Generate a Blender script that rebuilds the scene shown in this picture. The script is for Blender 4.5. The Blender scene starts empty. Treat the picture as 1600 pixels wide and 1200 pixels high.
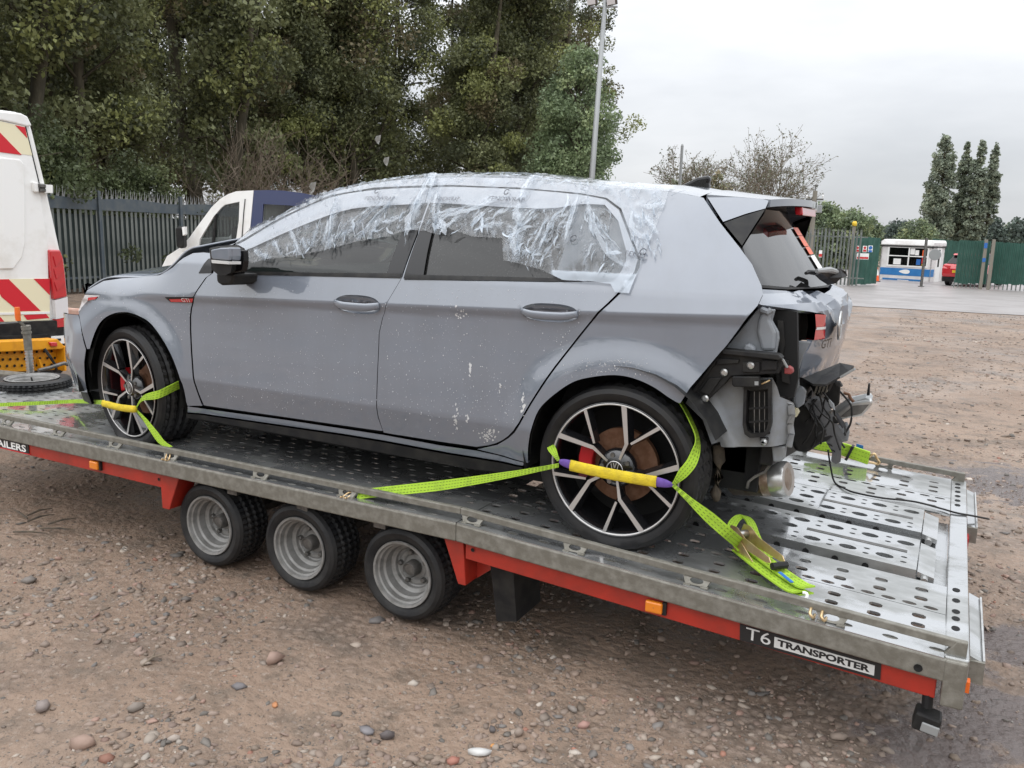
import bpy, math, random
import numpy as np
from mathutils import Vector, Matrix, noise, geometry
random.seed(7); RNG = np.random.default_rng(7)
R_ = math.radians
SC = bpy.context.scene
COL = SC.collection
# ------------------------------------------------------------------ camera
CAM_P = np.array([3.6738, -3.7311, 1.1438]); CAM_F = 1325.9   # focal length in pixels of a 1600 px wide frame
yaw, pitch, roll = -0.4761, -0.1854, 0.0282
_f = np.array([math.sin(yaw)*math.cos(pitch), math.cos(yaw)*math.cos(pitch), math.sin(pitch)])
_r = np.array([math.cos(yaw), -math.sin(yaw), 0.0]); _u = np.cross(_r, _f)
CAM_R = math.cos(roll)*_r + math.sin(roll)*_u
CAM_U = -math.sin(roll)*_r + math.cos(roll)*_u
cd = bpy.data.cameras.new('camera'); cam = bpy.data.objects.new('camera', cd); COL.objects.link(cam)
cd.sensor_width = 36; cd.lens = CAM_F/1600*36; cd.clip_start = .05; cd.clip_end = 2000
M = Matrix.Identity(4)
for i in range(3):
    M[i][0] = CAM_R[i]; M[i][1] = CAM_U[i]; M[i][2] = -_f[i]; M[i][3] = CAM_P[i]
cam.matrix_world = M
SC.camera = cam
# ------------------------------------------------------------------ sky, sun, exposure
SUN_EL, SUN_AZ = R_(52), R_(200)
world = bpy.data.worlds.new('World'); SC.world = world; world.use_nodes = True
nt = world.node_tree; nt.nodes.clear()
def N(t, kind, **kw):
    n = t.nodes.new(kind)
    for k, v in kw.items():
        if k in n.inputs: n.inputs[k].default_value = v
        else: setattr(n, k, v)
    return n
sky = N(nt, 'ShaderNodeTexSky', sky_type='NISHITA', sun_disc=False, sun_elevation=SUN_EL, sun_rotation=SUN_AZ)
tc = N(nt, 'ShaderNodeTexCoord'); sep = N(nt, 'ShaderNodeSeparateXYZ')
nt.links.new(tc.outputs['Generated'], sep.inputs[0])
el = N(nt, 'ShaderNodeMapRange'); el.inputs['From Min'].default_value = 0.0; el.inputs['From Max'].default_value = 1.0
el.inputs['To Min'].default_value = 1.0; el.inputs['To Max'].default_value = 4.2
nt.links.new(sep.outputs['Z'], el.inputs['Value'])
mp = N(nt, 'ShaderNodeMapping'); mp.inputs['Scale'].default_value = (1.0, 1.0, 3.2)
nt.links.new(tc.outputs['Generated'], mp.inputs[0])
cl = N(nt, 'ShaderNodeTexNoise', Scale=2.6, Detail=5.0, Roughness=.55)
nt.links.new(mp.outputs[0], cl.inputs['Vector'])
cr = N(nt, 'ShaderNodeValToRGB'); cr.color_ramp.elements[0].position = .30; cr.color_ramp.elements[1].position = .72
cr.color_ramp.elements[0].color = (3.75, 3.88, 4.1, 1); cr.color_ramp.elements[1].color = (5.15, 5.25, 5.4, 1)
nt.links.new(cl.outputs['Fac'], cr.inputs[0])
vm = N(nt, 'ShaderNodeVectorMath', operation='SCALE')
nt.links.new(cr.outputs[0], vm.inputs[0]); nt.links.new(el.outputs[0], vm.inputs['Scale'])
mx = N(nt, 'ShaderNodeMix', data_type='RGBA'); mx.inputs[0].default_value = .95      # thick overcast in front of the clear sky
nt.links.new(sky.outputs[0], mx.inputs[6]); nt.links.new(vm.outputs[0], mx.inputs[7])
bg = N(nt, 'ShaderNodeBackground', Strength=.1); wo = N(nt, 'ShaderNodeOutputWorld')
nt.links.new(mx.outputs[2], bg.inputs[0]); nt.links.new(bg.outputs[0], wo.inputs[0])
sl = bpy.data.lights.new('sun', 'SUN'); sl.energy = .8; sl.angle = R_(110); sl.color = (1, .97, .93)
so = bpy.data.objects.new('sun', sl); COL.objects.link(so)
so.rotation_euler = (R_(90)-SUN_EL, 0, math.pi-SUN_AZ)
SC.view_settings.view_transform = 'Standard'; SC.view_settings.look = 'None'
SC.view_settings.exposure = 0.48; SC.view_settings.gamma = 1; SC.view_settings.use_curve_mapping = False
SC.cycles.max_bounces = 8; SC.cycles.transparent_max_bounces = 24
# ------------------------------------------------------------------ helpers
def ray(px, py):
    return _f + CAM_R*(px-800)/CAM_F - CAM_U*(py-600)/CAM_F
def aty(px, py, Y):
    v = ray(px, py); return CAM_P + v*(Y-CAM_P[1])/v[1]
def atx(px, py, X):
    v = ray(px, py); return CAM_P + v*(X-CAM_P[0])/v[0]
def atz(px, py, Z):
    v = ray(px, py); return CAM_P + v*(Z-CAM_P[2])/v[2]
def atd(px, py, D): return CAM_P + ray(px, py)*D
def tag(o, label=None, cat=None, group=None, kind=None):
    for k, v in (('label', label), ('category', cat), ('group', group), ('kind', kind)):
        if v: o[k] = v
    return o
def thing(name, loc, label, cat, group=None, rz=0):
    o = bpy.data.objects.new(name, None); COL.objects.link(o); o.empty_display_size = .1
    o.location = Vector([float(q) for q in loc]); o.rotation_euler = (0, 0, rz)
    return tag(o, label, cat, group)
def link(o, parent=None, local=False):
    COL.objects.link(o)
    if parent is not None:
        o.parent = parent
        if not local and parent.type == 'EMPTY':
            o.matrix_parent_inverse = Matrix.Translation(-parent.location)
    return o
def mk(name, verts, faces, mat, parent=None, smooth=False, local=False, normals=None, colors=None):
    me = bpy.data.meshes.new(name)
    me.from_pydata([tuple(map(float, v)) for v in verts], [], [tuple(int(i) for i in f) for f in faces])
    me.materials.append(mat)
    if smooth: me.polygons.foreach_set('use_smooth', [True]*len(me.polygons))
    if normals is not None: me.normals_split_custom_set_from_vertices([tuple(map(float, n)) for n in normals])
    me.update()
    return link(bpy.data.objects.new(name, me), parent, local)
def fastmesh(name, verts, faces, mat, col=None, parent=None, smooth=False, local=False):
    """verts (n,3) float, faces (m,k) int, col (n,3)"""
    me = bpy.data.meshes.new(name); n, (m, k) = len(verts), faces.shape
    me.vertices.add(n); me.vertices.foreach_set('co', np.asarray(verts, np.float32).ravel())
    me.loops.add(m*k); me.loops.foreach_set('vertex_index', faces.astype(np.int32).ravel())
    me.polygons.add(m); me.polygons.foreach_set('loop_start', np.arange(0, m*k, k, dtype=np.int32))
    me.update(calc_edges=True)
    if smooth: me.polygons.foreach_set('use_smooth', [True]*m)
    if col is not None:
        a = me.color_attributes.new('tint', 'FLOAT_COLOR', 'POINT')
        c = np.ones((n, 4), np.float32); c[:, :3] = col; a.data.foreach_set('color', c.ravel())
    me.materials.append(mat)
    return link(bpy.data.objects.new(name, me), parent, local)
def shared(o, parent=None, name=None, local=True):
    c = bpy.data.objects.new(name or o.name.split('.')[0], o.data); return link(c, parent, local)
def copy_tree(o, parent=None):
    c = o.copy(); COL.objects.link(c)
    if parent is not None: c.parent = parent
    for ch in list(o.children): copy_tree(ch, c)
    return c
def bevel(o, w=.004, seg=2):
    m = o.modifiers.new('bevel', 'BEVEL'); m.width = w; m.segments = seg; m.limit_method = 'ANGLE'; m.angle_limit = R_(40)
    return o
class MB:
    def __init__(s): s.v = []; s.f = []
    def add(s, vs, fs):
        n = len(s.v); s.v += [np.asarray(v, float) for v in vs]; s.f += [[i+n for i in f] for f in fs]; return s
    def box(s, c, d, rot=None):
        c = np.asarray(c, float); h = np.asarray(d, float)/2
        vs = [np.array([x, y, z])*h for x in (-1, 1) for y in (-1, 1) for z in (-1, 1)]
        if rot is not None: vs = [np.array(rot @ Vector(v)) for v in vs]
        return s.add([c+v for v in vs], [(0, 1, 3, 2), (4, 6, 7, 5), (0, 4, 5, 1), (2, 3, 7, 6), (0, 2, 6, 4), (1, 5, 7, 3)])
    def prism(s, poly, d):
        """poly: 3D points of one cap, d: extrusion vector"""
        n = len(poly); P = [np.asarray(p, float) for p in poly]; d = np.asarray(d, float)
        return s.add(P+[p+d for p in P], [tuple(range(n))[::-1], tuple(range(n, 2*n))]+[(i, (i+1) % n, n+(i+1) % n, n+i) for i in range(n)])
    def tube(s, pts, r, n=8, cap=True, flat=1.0, ref=(0, 0, 1)):
        P = [np.asarray(p, float) for p in pts]; m = len(P); rs = r if hasattr(r, '__len__') else [r]*m
        vs, fs = [], []
        for i, p in enumerate(P):
            t = P[min(i+1, m-1)]-P[max(i-1, 0)]; t = t/(np.linalg.norm(t)+1e-12)
            a = np.cross(t, ref)
            if np.linalg.norm(a) < 1e-4: a = np.cross(t, (0, 1, 0.01))
            a /= np.linalg.norm(a); b = np.cross(a, t)
            for k in range(n):
                w = 2*math.pi*(k+.5)/n; vs.append(p+rs[i]*(math.cos(w)*a+flat*math.sin(w)*b))
        for i in range(m-1):
            for k in range(n):
                fs.append((i*n+k, i*n+(k+1) % n, (i+1)*n+(k+1) % n, (i+1)*n+k))
        if cap: fs += [tuple(range(n))[::-1], tuple(range((m-1)*n, m*n))]
        return s.add(vs, fs)
    def strap(s, pts, wdirs, width, th=.004):
        """flat webbing: centre points, width direction at each point"""
        m = len(pts); P = [np.asarray(p, float) for p in pts]; vs = []; fs = []
        ws = width if hasattr(width, '__len__') else [width]*m
        for i in range(m):
            t = P[min(i+1, m-1)]-P[max(i-1, 0)]; w = np.asarray(wdirs[i], float); w = w/np.linalg.norm(w)
            n = np.cross(t, w); n = n/(np.linalg.norm(n)+1e-9)
            for a, b in ((-.5, -.5), (.5, -.5), (.5, .5), (-.5, .5)): vs.append(P[i]+w*ws[i]*a+n*th*b)
        for i in range(m-1):
            for k in range(4): fs.append((4*i+k, 4*i+(k+1) % 4, 4*i+4+(k+1) % 4, 4*i+4+k))
        fs += [(0, 3, 2, 1), (4*m-4, 4*m-3, 4*m-2, 4*m-1)]; s.webs = getattr(s, 'webs', [])+[(vs, m)]
        return s.add(vs, fs)
    def lathe(s, prof, c=(0, 0, 0), axis='y', n=48, closed=False):
        """prof: (offset along axis, radius)"""
        c = np.asarray(c, float); m = len(prof); vs = []; fs = []
        for k in range(n):
            w = 2*math.pi*k/n; cs, sn = math.cos(w), math.sin(w)
            for a, r in prof:
                vs.append(c+np.array({'y': (r*cs, a, r*sn), 'x': (a, r*cs, r*sn), 'z': (r*cs, r*sn, a)}[axis]))
        for k in range(n):
            k2 = (k+1) % n
            for i in range(m if closed else m-1):
                j = (i+1) % m; fs.append((k*m+i, k*m+j, k2*m+j, k2*m+i))
        return s.add(vs, fs)
    def build(s, name, mat, parent=None, smooth=False, local=False, bev=0, auto=None):
        o = mk(name, s.v, s.f, mat, parent, smooth, local)
        if auto:
            m = o.data; m.polygons.foreach_set('use_smooth', [True]*len(m.polygons)); m.set_sharp_from_angle(angle=R_(auto))
        if bev: bevel(o, bev)
        if name == 'webbing': # rows of dark stitches along both faces of the webbing
            q = MB()
            for vs, m in s.webs:
                for a, b_, sg in ((0, 1, -1), (3, 2, 1)):
                    for f_ in (.2, .5, .8):
                        for i in range(m-1):
                            A = vs[4*i+a]+(vs[4*i+b_]-vs[4*i+a])*f_; B = vs[4*i+4+a]+(vs[4*i+4+b_]-vs[4*i+4+a])*f_; L = np.linalg.norm(B-A); k = max(1, int(L/.012))
                            w = vs[4*i+b_]-vs[4*i+a]; w = w/(np.linalg.norm(w)+1e-9)*.0011; n = np.cross(B-A, w); n = n/(np.linalg.norm(n)+1e-12)*.0006*sg; n = n if n @ (vs[4*i+3]-vs[4*i])*sg > 0 else -n
                            for j in range(k):
                                p0 = A+(B-A)*(j+.1)/k+n; p1 = A+(B-A)*(j+.65)/k+n; q.add([p0-w, p1-w, p1+w, p0+w], [(0, 1, 2, 3)])
            tag(q.build('stitching', MT['stitch'], o), kind='stuff')
        return o
def spl(pts, n=8, closed=False):
    """Catmull-Rom through points of any dimension"""
    P = [np.asarray(p, float) for p in pts]; m = len(P); out = []
    if m < 3:
        return [P[0]+(P[-1]-P[0])*k/n for k in range(n+1)]
    for i in range(m if closed else m-1):
        if closed: a, b, c, d = P[i-1], P[i], P[(i+1) % m], P[(i+2) % m]
        else: a, b, c, d = P[max(i-1, 0)], P[i], P[i+1], P[min(i+2, m-1)]
        for k in range(n):
            t = k/n; out.append(.5*((2*b)+(c-a)*t+(2*a-5*b+4*c-d)*t*t+(3*b-a-3*c+d)*t**3))
    if not closed: out.append(P[-1])
    return out
# ------------------------------------------------------------------ materials
def base_mat(name):
    m = bpy.data.materials.new(name); m.use_nodes = True; t = m.node_tree
    b = t.nodes['Principled BSDF']; return m, t, b
def pm(name, col, rough=.5, metal=0, spec=.5, col2=None, nscale=8, npos=(.4, .65), bump=0, bscale=40, rough2=None, coat=0, coatr=.05, stretch=None, detail=5, attr=False):
    """principled with noise driven second colour / roughness, noise bump"""
    m, t, b = base_mat(name); L = t.links
    b.inputs['Base Color'].default_value = (*col, 1); b.inputs['Roughness'].default_value = rough
    b.inputs['Metallic'].default_value = metal; b.inputs['Specular IOR Level'].default_value = spec
    b.inputs['Coat Weight'].default_value = coat; b.inputs['Coat IOR'].default_value = 1.75; b.inputs['Coat Roughness'].default_value = coatr
    co = N(t, 'ShaderNodeTexCoord').outputs['Object']
    if stretch:
        mp = N(t, 'ShaderNodeMapping'); mp.inputs['Scale'].default_value = stretch; L.new(co, mp.inputs[0]); co = mp.outputs[0]
    if col2 or rough2 is not None:
        n = N(t, 'ShaderNodeTexNoise', Scale=nscale, Detail=detail, Roughness=.6); L.new(co, n.inputs['Vector'])
        r = N(t, 'ShaderNodeMapRange'); r.inputs[1].default_value, r.inputs[2].default_value = npos; L.new(n.outputs['Fac'], r.inputs[0])
        if col2:
            x = N(t, 'ShaderNodeMix', data_type='RGBA'); x.inputs[6].default_value = (*col, 1); x.inputs[7].default_value = (*col2, 1)
            L.new(r.outputs[0], x.inputs[0]); L.new(x.outputs[2], b.inputs['Base Color'])
        if rough2 is not None:
            x = N(t, 'ShaderNodeMapRange'); x.inputs[3].default_value = rough; x.inputs[4].default_value = rough2
            L.new(r.outputs[0], x.inputs[0]); L.new(x.outputs[0], b.inputs['Roughness'])
    if attr:
        a = N(t, 'ShaderNodeVertexColor'); a.layer_name = 'tint'
        L.new(a.outputs['Color'], b.inputs['Base Color'])
    if bump:
        n = N(t, 'ShaderNodeTexNoise', Scale=bscale, Detail=4.0); L.new(co, n.inputs['Vector'])
        bp = N(t, 'ShaderNodeBump', Strength=bump, Distance=.01); L.new(n.outputs['Fac'], bp.inputs['Height']); L.new(bp.outputs[0], b.inputs['Normal'])
    return m
MT = {}
MT['paint'] = pm('grey_car_paint', (.162, .184, .222), .30, coat=1, coatr=.03, col2=(.153, .173, .207), nscale=1.1, stretch=(9, 9, 1.8), bump=.012, bscale=1.6)
MT['paint_rough'] = pm('unpolished_grey_paint', (.21, .225, .245), .5, col2=(.17, .17, .165), nscale=9, bump=.1, bscale=20)
MT['black'] = pm('black_plastic', (.009, .009, .010), .55, spec=.3, col2=(.024, .023, .021), nscale=14)
MT['black_gloss'] = pm('gloss_black', (.006, .006, .007), .22, spec=.4)
MT['void'] = pm('void_black', (.006, .006, .006), .9)  # near black standing in for shade in gaps, holes and cavities
MT['rubber'] = pm('tyre_rubber', (.007, .007, .008), .5, spec=.35, col2=(.016, .015, .014), nscale=12, rough2=.62)
MT['rubber_dusty'] = pm('worn_tyre_rubber', (.010, .0105, .012), .55, spec=.35, col2=(.028, .027, .026), nscale=7, bump=.2, bscale=60)
MT['alloy'] = pm('machined_alloy', (.50, .485, .475), .32, metal=.55, col2=(.5, .48, .46), nscale=20)
MT['alloy_black'] = pm('alloy_black_paint', (.008, .008, .009), .2, coat=.5)
MT['steel_wheel'] = pm('silver_wheel_paint', (.27, .265, .255), .5, metal=.35, col2=(.16, .155, .145), nscale=16, npos=(.45, .7))
MT['rust'] = pm('rusty_disc', (.13, .058, .028), .7, metal=.3, col2=(.19, .10, .06), nscale=30)
MT['red_caliper'] = pm('red_caliper', (.45, .01, .015), .4)
MT['red'] = pm('trailer_red', (.38, .024, .012), .42, coat=.15, col2=(.25, .022, .013), nscale=7, bump=.08, bscale=30)
MT['galv'] = pm('galvanised_frame', (.165, .155, .13), .55, metal=.3, col2=(.26, .25, .22), nscale=26, npos=(.42, .72), bump=.12, bscale=90, detail=8)
MT['dark_steel'] = pm('dirty_steel', (.10, .098, .092), .45, metal=.6, col2=(.2, .19, .18), nscale=22)
MT['exhaust'] = pm('heat_stained_steel', (.34, .29, .245), .34, metal=.8, col2=(.20, .14, .10), nscale=18, npos=(.45, .65), rough2=.55)
MT['bright_steel'] = pm('bright_steel', (.55, .55, .54), .3, metal=.8, col2=(.4, .4, .39), nscale=14)
MT['zinc'] = pm('zinc_passivated', (.62, .47, .27), .32, metal=.6, col2=(.5, .33, .16), nscale=20)
MT['web'] = pm('lime_webbing', (.34, .54, .03), .75, col2=(.15, .24, .025), nscale=16, npos=(.52, .8), bump=.25, bscale=300)
MT['stitch'] = pm('dark_stitching', (.09, .13, .02), .9)
MT['yellow_web'] = pm('yellow_sleeve', (.72, .55, .02), .75, col2=(.55, .41, .025), nscale=25, bump=.4, bscale=180)
MT['purple_web'] = pm('purple_webbing', (.14, .075, .32), .8, col2=(.10, .05, .25), nscale=50)
MT['white_paint'] = pm('white_van_paint', (.86, .86, .84), .35, coat=.4, col2=(.70, .68, .63), nscale=3.5, npos=(.5, .8))
MT['blue_paint'] = pm('dark_blue_paint', (.022, .035, .11), .35, coat=.5)
MT['chev_red'] = pm('red_reflective', (.60, .012, .025), .4)
MT['chev_cream'] = pm('cream_reflective', (.80, .74, .52), .4)
MT['yellow_paint'] = pm('worn_yellow_paint', (.74, .32, .006), .5, col2=(.55, .22, .01), nscale=9, npos=(.5, .75))
MT['orange_plastic'] = pm('orange_plastic', (.75, .14, .015), .4)
MT['amber'] = pm('amber_lens', (.72, .20, .005), .2, coat=.6)
MT['lamp_red'] = pm('red_lens', (.52, .012, .02), .12, coat=.8)
MT['scrap'] = pm('dirty_white_plastic', (.32, .32, .30), .6)
MT['lamp_clear'] = pm('clear_lens', (.72, .71, .72), .12, coat=.8)
MT['white'] = pm('white_print', (.82, .82, .80), .5)
MT['silver_print'] = pm('silver_print', (.55, .55, .54), .35)
MT['black_print'] = pm('black_print', (.015, .015, .016), .4)
MT['red_print'] = pm('red_print', (.55, .03, .03), .5)
MT['blue_print'] = pm('blue_print', (.02, .13, .42), .5)
MT['orange_print'] = pm('orange_print', (.85, .13, .03), .4)
MT['yellow_plate'] = pm('yellow_plate', (.75, .5, .03), .4)
MT['green_steel'] = pm('green_fence_sheet', (.018, .075, .055), .5, col2=(.03, .10, .075), nscale=3)
MT['palisade'] = pm('weathered_palisade', (.135, .15, .14), .55, col2=(.23, .245, .23), nscale=5, stretch=(1, 1, .3))
MT['tip'] = pm('galvanised_tips', (.30, .31, .31), .5, metal=.3)
MT['fence_blue'] = pm('blue_fence_rail', (.062, .082, .10), .5, col2=(.10, .115, .12), nscale=4)
MT['pole'] = pm('grey_pole', (.30, .31, .31), .5, metal=.3)
MT['bark'] = pm('tree_bark', (.055, .047, .03), .9, col2=(.10, .085, .055), nscale=9, bump=.5, bscale=14, stretch=(1, 1, .3))
MT['twig'] = pm('twig_bark', (.17, .135, .10), .9)
MT['lightwood'] = pm('weathered_pole_wood', (.22, .2, .165), .8)
MT['seat'] = pm('seat_cloth', (.02, .02, .022), .9)
MT['pink'] = pm('pink_concrete', (.52, .27, .21), .8, col2=(.6, .42, .34), nscale=5)
MT['mud'] = pm('dried_mud', (.10, .078, .055), .9, col2=(.05, .042, .034), nscale=20, bump=.5, bscale=30)
def leafmat(name):
    m, t, b = base_mat(name); L = t.links
    a = N(t, 'ShaderNodeVertexColor'); a.layer_name = 'tint'
    b.inputs['Roughness'].default_value = .45; b.inputs['Specular IOR Level'].default_value = .35
    L.new(a.outputs['Color'], b.inputs['Base Color'])
    tr = N(t, 'ShaderNodeBsdfTranslucent'); L.new(a.outputs['Color'], tr.inputs['Color'])
    x = N(t, 'ShaderNodeMixShader'); x.inputs[0].default_value = .3
    L.new(b.outputs[0], x.inputs[1]); L.new(tr.outputs[0], x.inputs[2]); L.new(x.outputs[0], t.nodes['Material Output'].inputs[0])
    return m
MT['leaf'] = leafmat('leaves')
MT['stone'] = pm('gravel_stone', (.2, .2, .2), .7, attr=True, bump=.25, bscale=60)
def two_sided_fresnel(t, ior):
    """the same reflectance from either side of a thin pane"""
    g = N(t, 'ShaderNodeNewGeometry'); r = N(t, 'ShaderNodeMapRange'); r.inputs[3].default_value = ior; r.inputs[4].default_value = 1/ior
    t.links.new(g.outputs['Backfacing'], r.inputs[0]); f = N(t, 'ShaderNodeFresnel'); t.links.new(r.outputs[0], f.inputs['IOR']); return f
def glassmat(name, tint, spec=1.0, dirt=0.0, ior=1.5):
    m, t, b = base_mat(name); L = t.links; out = t.nodes['Material Output']
    tr = N(t, 'ShaderNodeBsdfTransparent'); tr.inputs[0].default_value = (*tint, 1)
    gl = N(t, 'ShaderNodeBsdfGlossy', Roughness=.015); gl.inputs[0].default_value = (1, 1, 1, 1)
    fr = two_sided_fresnel(t, ior)
    x = N(t, 'ShaderNodeMixShader'); L.new(fr.outputs[0], x.inputs[0]); L.new(tr.outputs[0], x.inputs[1]); L.new(gl.outputs[0], x.inputs[2])
    last = x
    if dirt:
        co = N(t, 'ShaderNodeTexCoord'); v = N(t, 'ShaderNodeTexVoronoi', Scale=90.0); L.new(co.outputs['Object'], v.inputs['Vector'])
        n = N(t, 'ShaderNodeTexNoise', Scale=6.0, Detail=4.0); L.new(co.outputs['Object'], n.inputs['Vector'])
        r = N(t, 'ShaderNodeMapRange'); r.inputs[1].default_value = .32; r.inputs[2].default_value = .12; L.new(v.outputs['Distance'], r.inputs[0])
        r2 = N(t, 'ShaderNodeMapRange'); r2.inputs[1].default_value = .35; r2.inputs[2].default_value = .75; r2.inputs[3].default_value = .15; L.new(n.outputs['Fac'], r2.inputs[0])
        mu = N(t, 'ShaderNodeMath', operation='MULTIPLY_ADD'); L.new(r.outputs[0], mu.inputs[0]); L.new(r2.outputs[0], mu.inputs[1]); mu.inputs[2].default_value = .35
        mm = N(t, 'ShaderNodeMath', operation='MULTIPLY'); mm.inputs[1].default_value = dirt; L.new(mu.outputs[0], mm.inputs[0])
        d = N(t, 'ShaderNodeBsdfDiffuse'); d.inputs[0].default_value = (.33, .33, .32, 1)
        y = N(t, 'ShaderNodeMixShader'); L.new(mm.outputs[0], y.inputs[0]); L.new(x.outputs[0], y.inputs[1]); L.new(d.outputs[0], y.inputs[2]); last = y
    L.new(last.outputs[0], out.inputs[0]); t.nodes.remove(b)
    return m
MT['glass'] = glassmat('side_glass', (.20, .27, .24), dirt=.05)
MT['glass_dark'] = glassmat('privacy_glass', (.045, .045, .048), dirt=.13)
MT['glass_clear'] = glassmat('cab_glass', (.5, .53, .53), dirt=.15)
MT['water'] = pm('rain_drops', (.5, .52, .55), .05, spec=1.0)
def text_verts(s, size=1.0, bold=0.0, spacing=1.0):
    """flat text as (verts, faces) in the xy plane, left aligned from the origin"""
    c = bpy.data.curves.new('text', 'FONT'); c.body = s; c.size = size; c.offset = bold; c.space_character = spacing; c.resolution_u = 3
    o = bpy.data.objects.new('text', c); COL.objects.link(o)
    dg = bpy.context.evaluated_depsgraph_get(); me = bpy.data.meshes.new_from_object(o.evaluated_get(dg))
    vs = [np.array(v.co) for v in me.vertices]; fs = [tuple(p.vertices) for p in me.polygons]
    bpy.data.objects.remove(o); bpy.data.curves.remove(c); bpy.data.meshes.remove(me)
    return vs, fs
def text_on(name, s, mapf, size, mat, parent=None, width=None, **kw):
    vs, fs = text_verts(s, size, **kw)
    if width:
        w = max(v[0] for v in vs) - min(v[0] for v in vs); k = width/w
        for v in vs: v[0] *= k
    return mk(name, [mapf(v[0], v[1]) for v in vs], fs, mat, parent)
def smooth01(x, a, b):
    t = min(1, max(0, (x-a)/(b-a))); return t*t*(3-2*t)
# ------------------------------------------------------------------ ground
GZ = -.52
def gz(x, y): return GZ - .0125*max(0.0, y+1)
def gpt(px, py):
    P = atz(px, py, GZ)
    for _ in range(60): P = .5*P + .5*atz(px, py, gz(P[0], P[1]))
    return P
def groundmat():
    m, t, b = base_mat('wet_gravel_mud'); L = t.links
    g = N(t, 'ShaderNodeNewGeometry'); co = g.outputs['Position']
    def noi(s, d=6.0, r=.6):
        n = N(t, 'ShaderNodeTexNoise', Scale=s, Detail=d, Roughness=r); L.new(co, n.inputs['Vector']); return n.outputs['Fac']
    def rng(v, a, b_, c=0.0, d=1.0):
        r = N(t, 'ShaderNodeMapRange'); r.inputs[1].default_value = a; r.inputs[2].default_value = b_; r.inputs[3].default_value = c; r.inputs[4].default_value = d
        L.new(v, r.inputs[0]); return r.outputs[0]
    def mix(f, a, b_):
        x = N(t, 'ShaderNodeMix', data_type='RGBA'); L.new(f, x.inputs[0])
        for s, i in ((a, 6), (b_, 7)):
            if isinstance(s, tuple): x.inputs[i].default_value = (*s, 1)
            else: L.new(s, x.inputs[i])
        return x.outputs[2]
    c = mix(rng(noi(.9), .38, .62), (.222, .155, .112), (.285, .206, .153))
    c = mix(rng(noi(6), .5, .72), c, (.135, .105, .08))
    c = mix(rng(noi(42, 3), .58, .7), c, (.31, .25, .205))                 # grit
    c = mix(rng(noi(75, 2), .60, .70), c, (.10, .085, .07))
    v = N(t, 'ShaderNodeTexVoronoi', Scale=24.0); L.new(co, v.inputs['Vector'])
    c2 = mix(rng(v.outputs['Distance'], .1, .55), (.27, .215, .18), (.10, .078, .062))
    c = mix(rng(noi(1.3, 4), .5, .66, 0, .75), c, c2)                        # packed pebbles
    wet = None                                                                # shallow wet hollows
    for px, py, rad in ((1540, 1120, .55), (1590, 760, .9), (1470, 1190, .4), (1590, 1010, .35)):
        p = gpt(px, py); dn = N(t, 'ShaderNodeVectorMath', operation='DISTANCE'); L.new(co, dn.inputs[0]); dn.inputs[1].default_value = tuple(p)
        w_ = rng(dn.outputs['Value'], rad*.25, rad)
        w_i = N(t, 'ShaderNodeMath', operation='SUBTRACT'); w_i.inputs[0].default_value = 1.0; L.new(w_, w_i.inputs[1])
        if wet is None: wet = w_i.outputs[0]
        else: mx_ = N(t, 'ShaderNodeMath', operation='MAXIMUM'); L.new(wet, mx_.inputs[0]); L.new(w_i.outputs[0], mx_.inputs[1]); wet = mx_.outputs[0]
    ad = N(t, 'ShaderNodeMath', operation='MULTIPLY_ADD'); L.new(wet, ad.inputs[0]); ad.inputs[1].default_value = .45; L.new(noi(7, 5), ad.inputs[2]); wet = rng(ad.outputs[0], .72, .84)
    c = mix(wet, c, (.125, .10, .092)); L.new(c, b.inputs['Base Color'])
    r = rng(noi(.55, 5), .46, .64, .66, .24)
    rm = N(t, 'ShaderNodeMix', data_type='FLOAT'); L.new(wet, rm.inputs[0]); L.new(r, rm.inputs[2]); rm.inputs[3].default_value = .13; L.new(rm.outputs[0], b.inputs['Roughness'])
    b.inputs['Specular IOR Level'].default_value = .35
    a1 = N(t, 'ShaderNodeMath', operation='ADD'); L.new(noi(30, 6), a1.inputs[0])
    vm_ = N(t, 'ShaderNodeMath', operation='MULTIPLY'); L.new(v.outputs['Distance'], vm_.inputs[0]); vm_.inputs[1].default_value = -.5
    L.new(vm_.outputs[0], a1.inputs[1])
    bp = N(t, 'ShaderNodeBump', Strength=.9, Distance=.022); L.new(a1.outputs[0], bp.inputs['Height']); L.new(bp.outputs[0], b.inputs['Normal'])
    return m
def axis(breaks):
    out = []
    for a, b_, st in breaks: out += list(np.arange(a, b_, st))
    return np.array(out+[breaks[-1][1]])
GX = axis([(-600, -60, 60), (-60, -16, 4), (-16, -4, .5), (-4, 7, .06), (7, 16, .5), (16, 60, 4), (60, 600, 60)])
GY = axis([(-60, -6, 6), (-6, -4, .25), (-4, 5, .06), (5, 14, .2), (14, 50, 1.5), (50, 900, 50)])
def ghgt(x, y):
    h = gz(x, y)
    if -6 < x < 9 and -6 < y < 14:
        w = min(1, max(0, (9-x)/2))*min(1, max(0, (14-y)/4))*min(1, (x+6)/2)
        h += w*(.030*noise.noise((x*.7, y*.7, 0))+.018*noise.noise((x*2.3, y*2.3, 5))+.008*noise.noise((x*7, y*7, 9)))
    return h
gv = np.array([(x, y, ghgt(x, y)) for y in GY for x in GX]); nx = len(GX)
ii = np.array([(j*nx+i, j*nx+i+1, (j+1)*nx+i+1, (j+1)*nx+i) for j in range(len(GY)-1) for i in range(nx-1)])
tag(fastmesh('ground', gv, ii, groundmat(), smooth=True), kind='structure')
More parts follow.
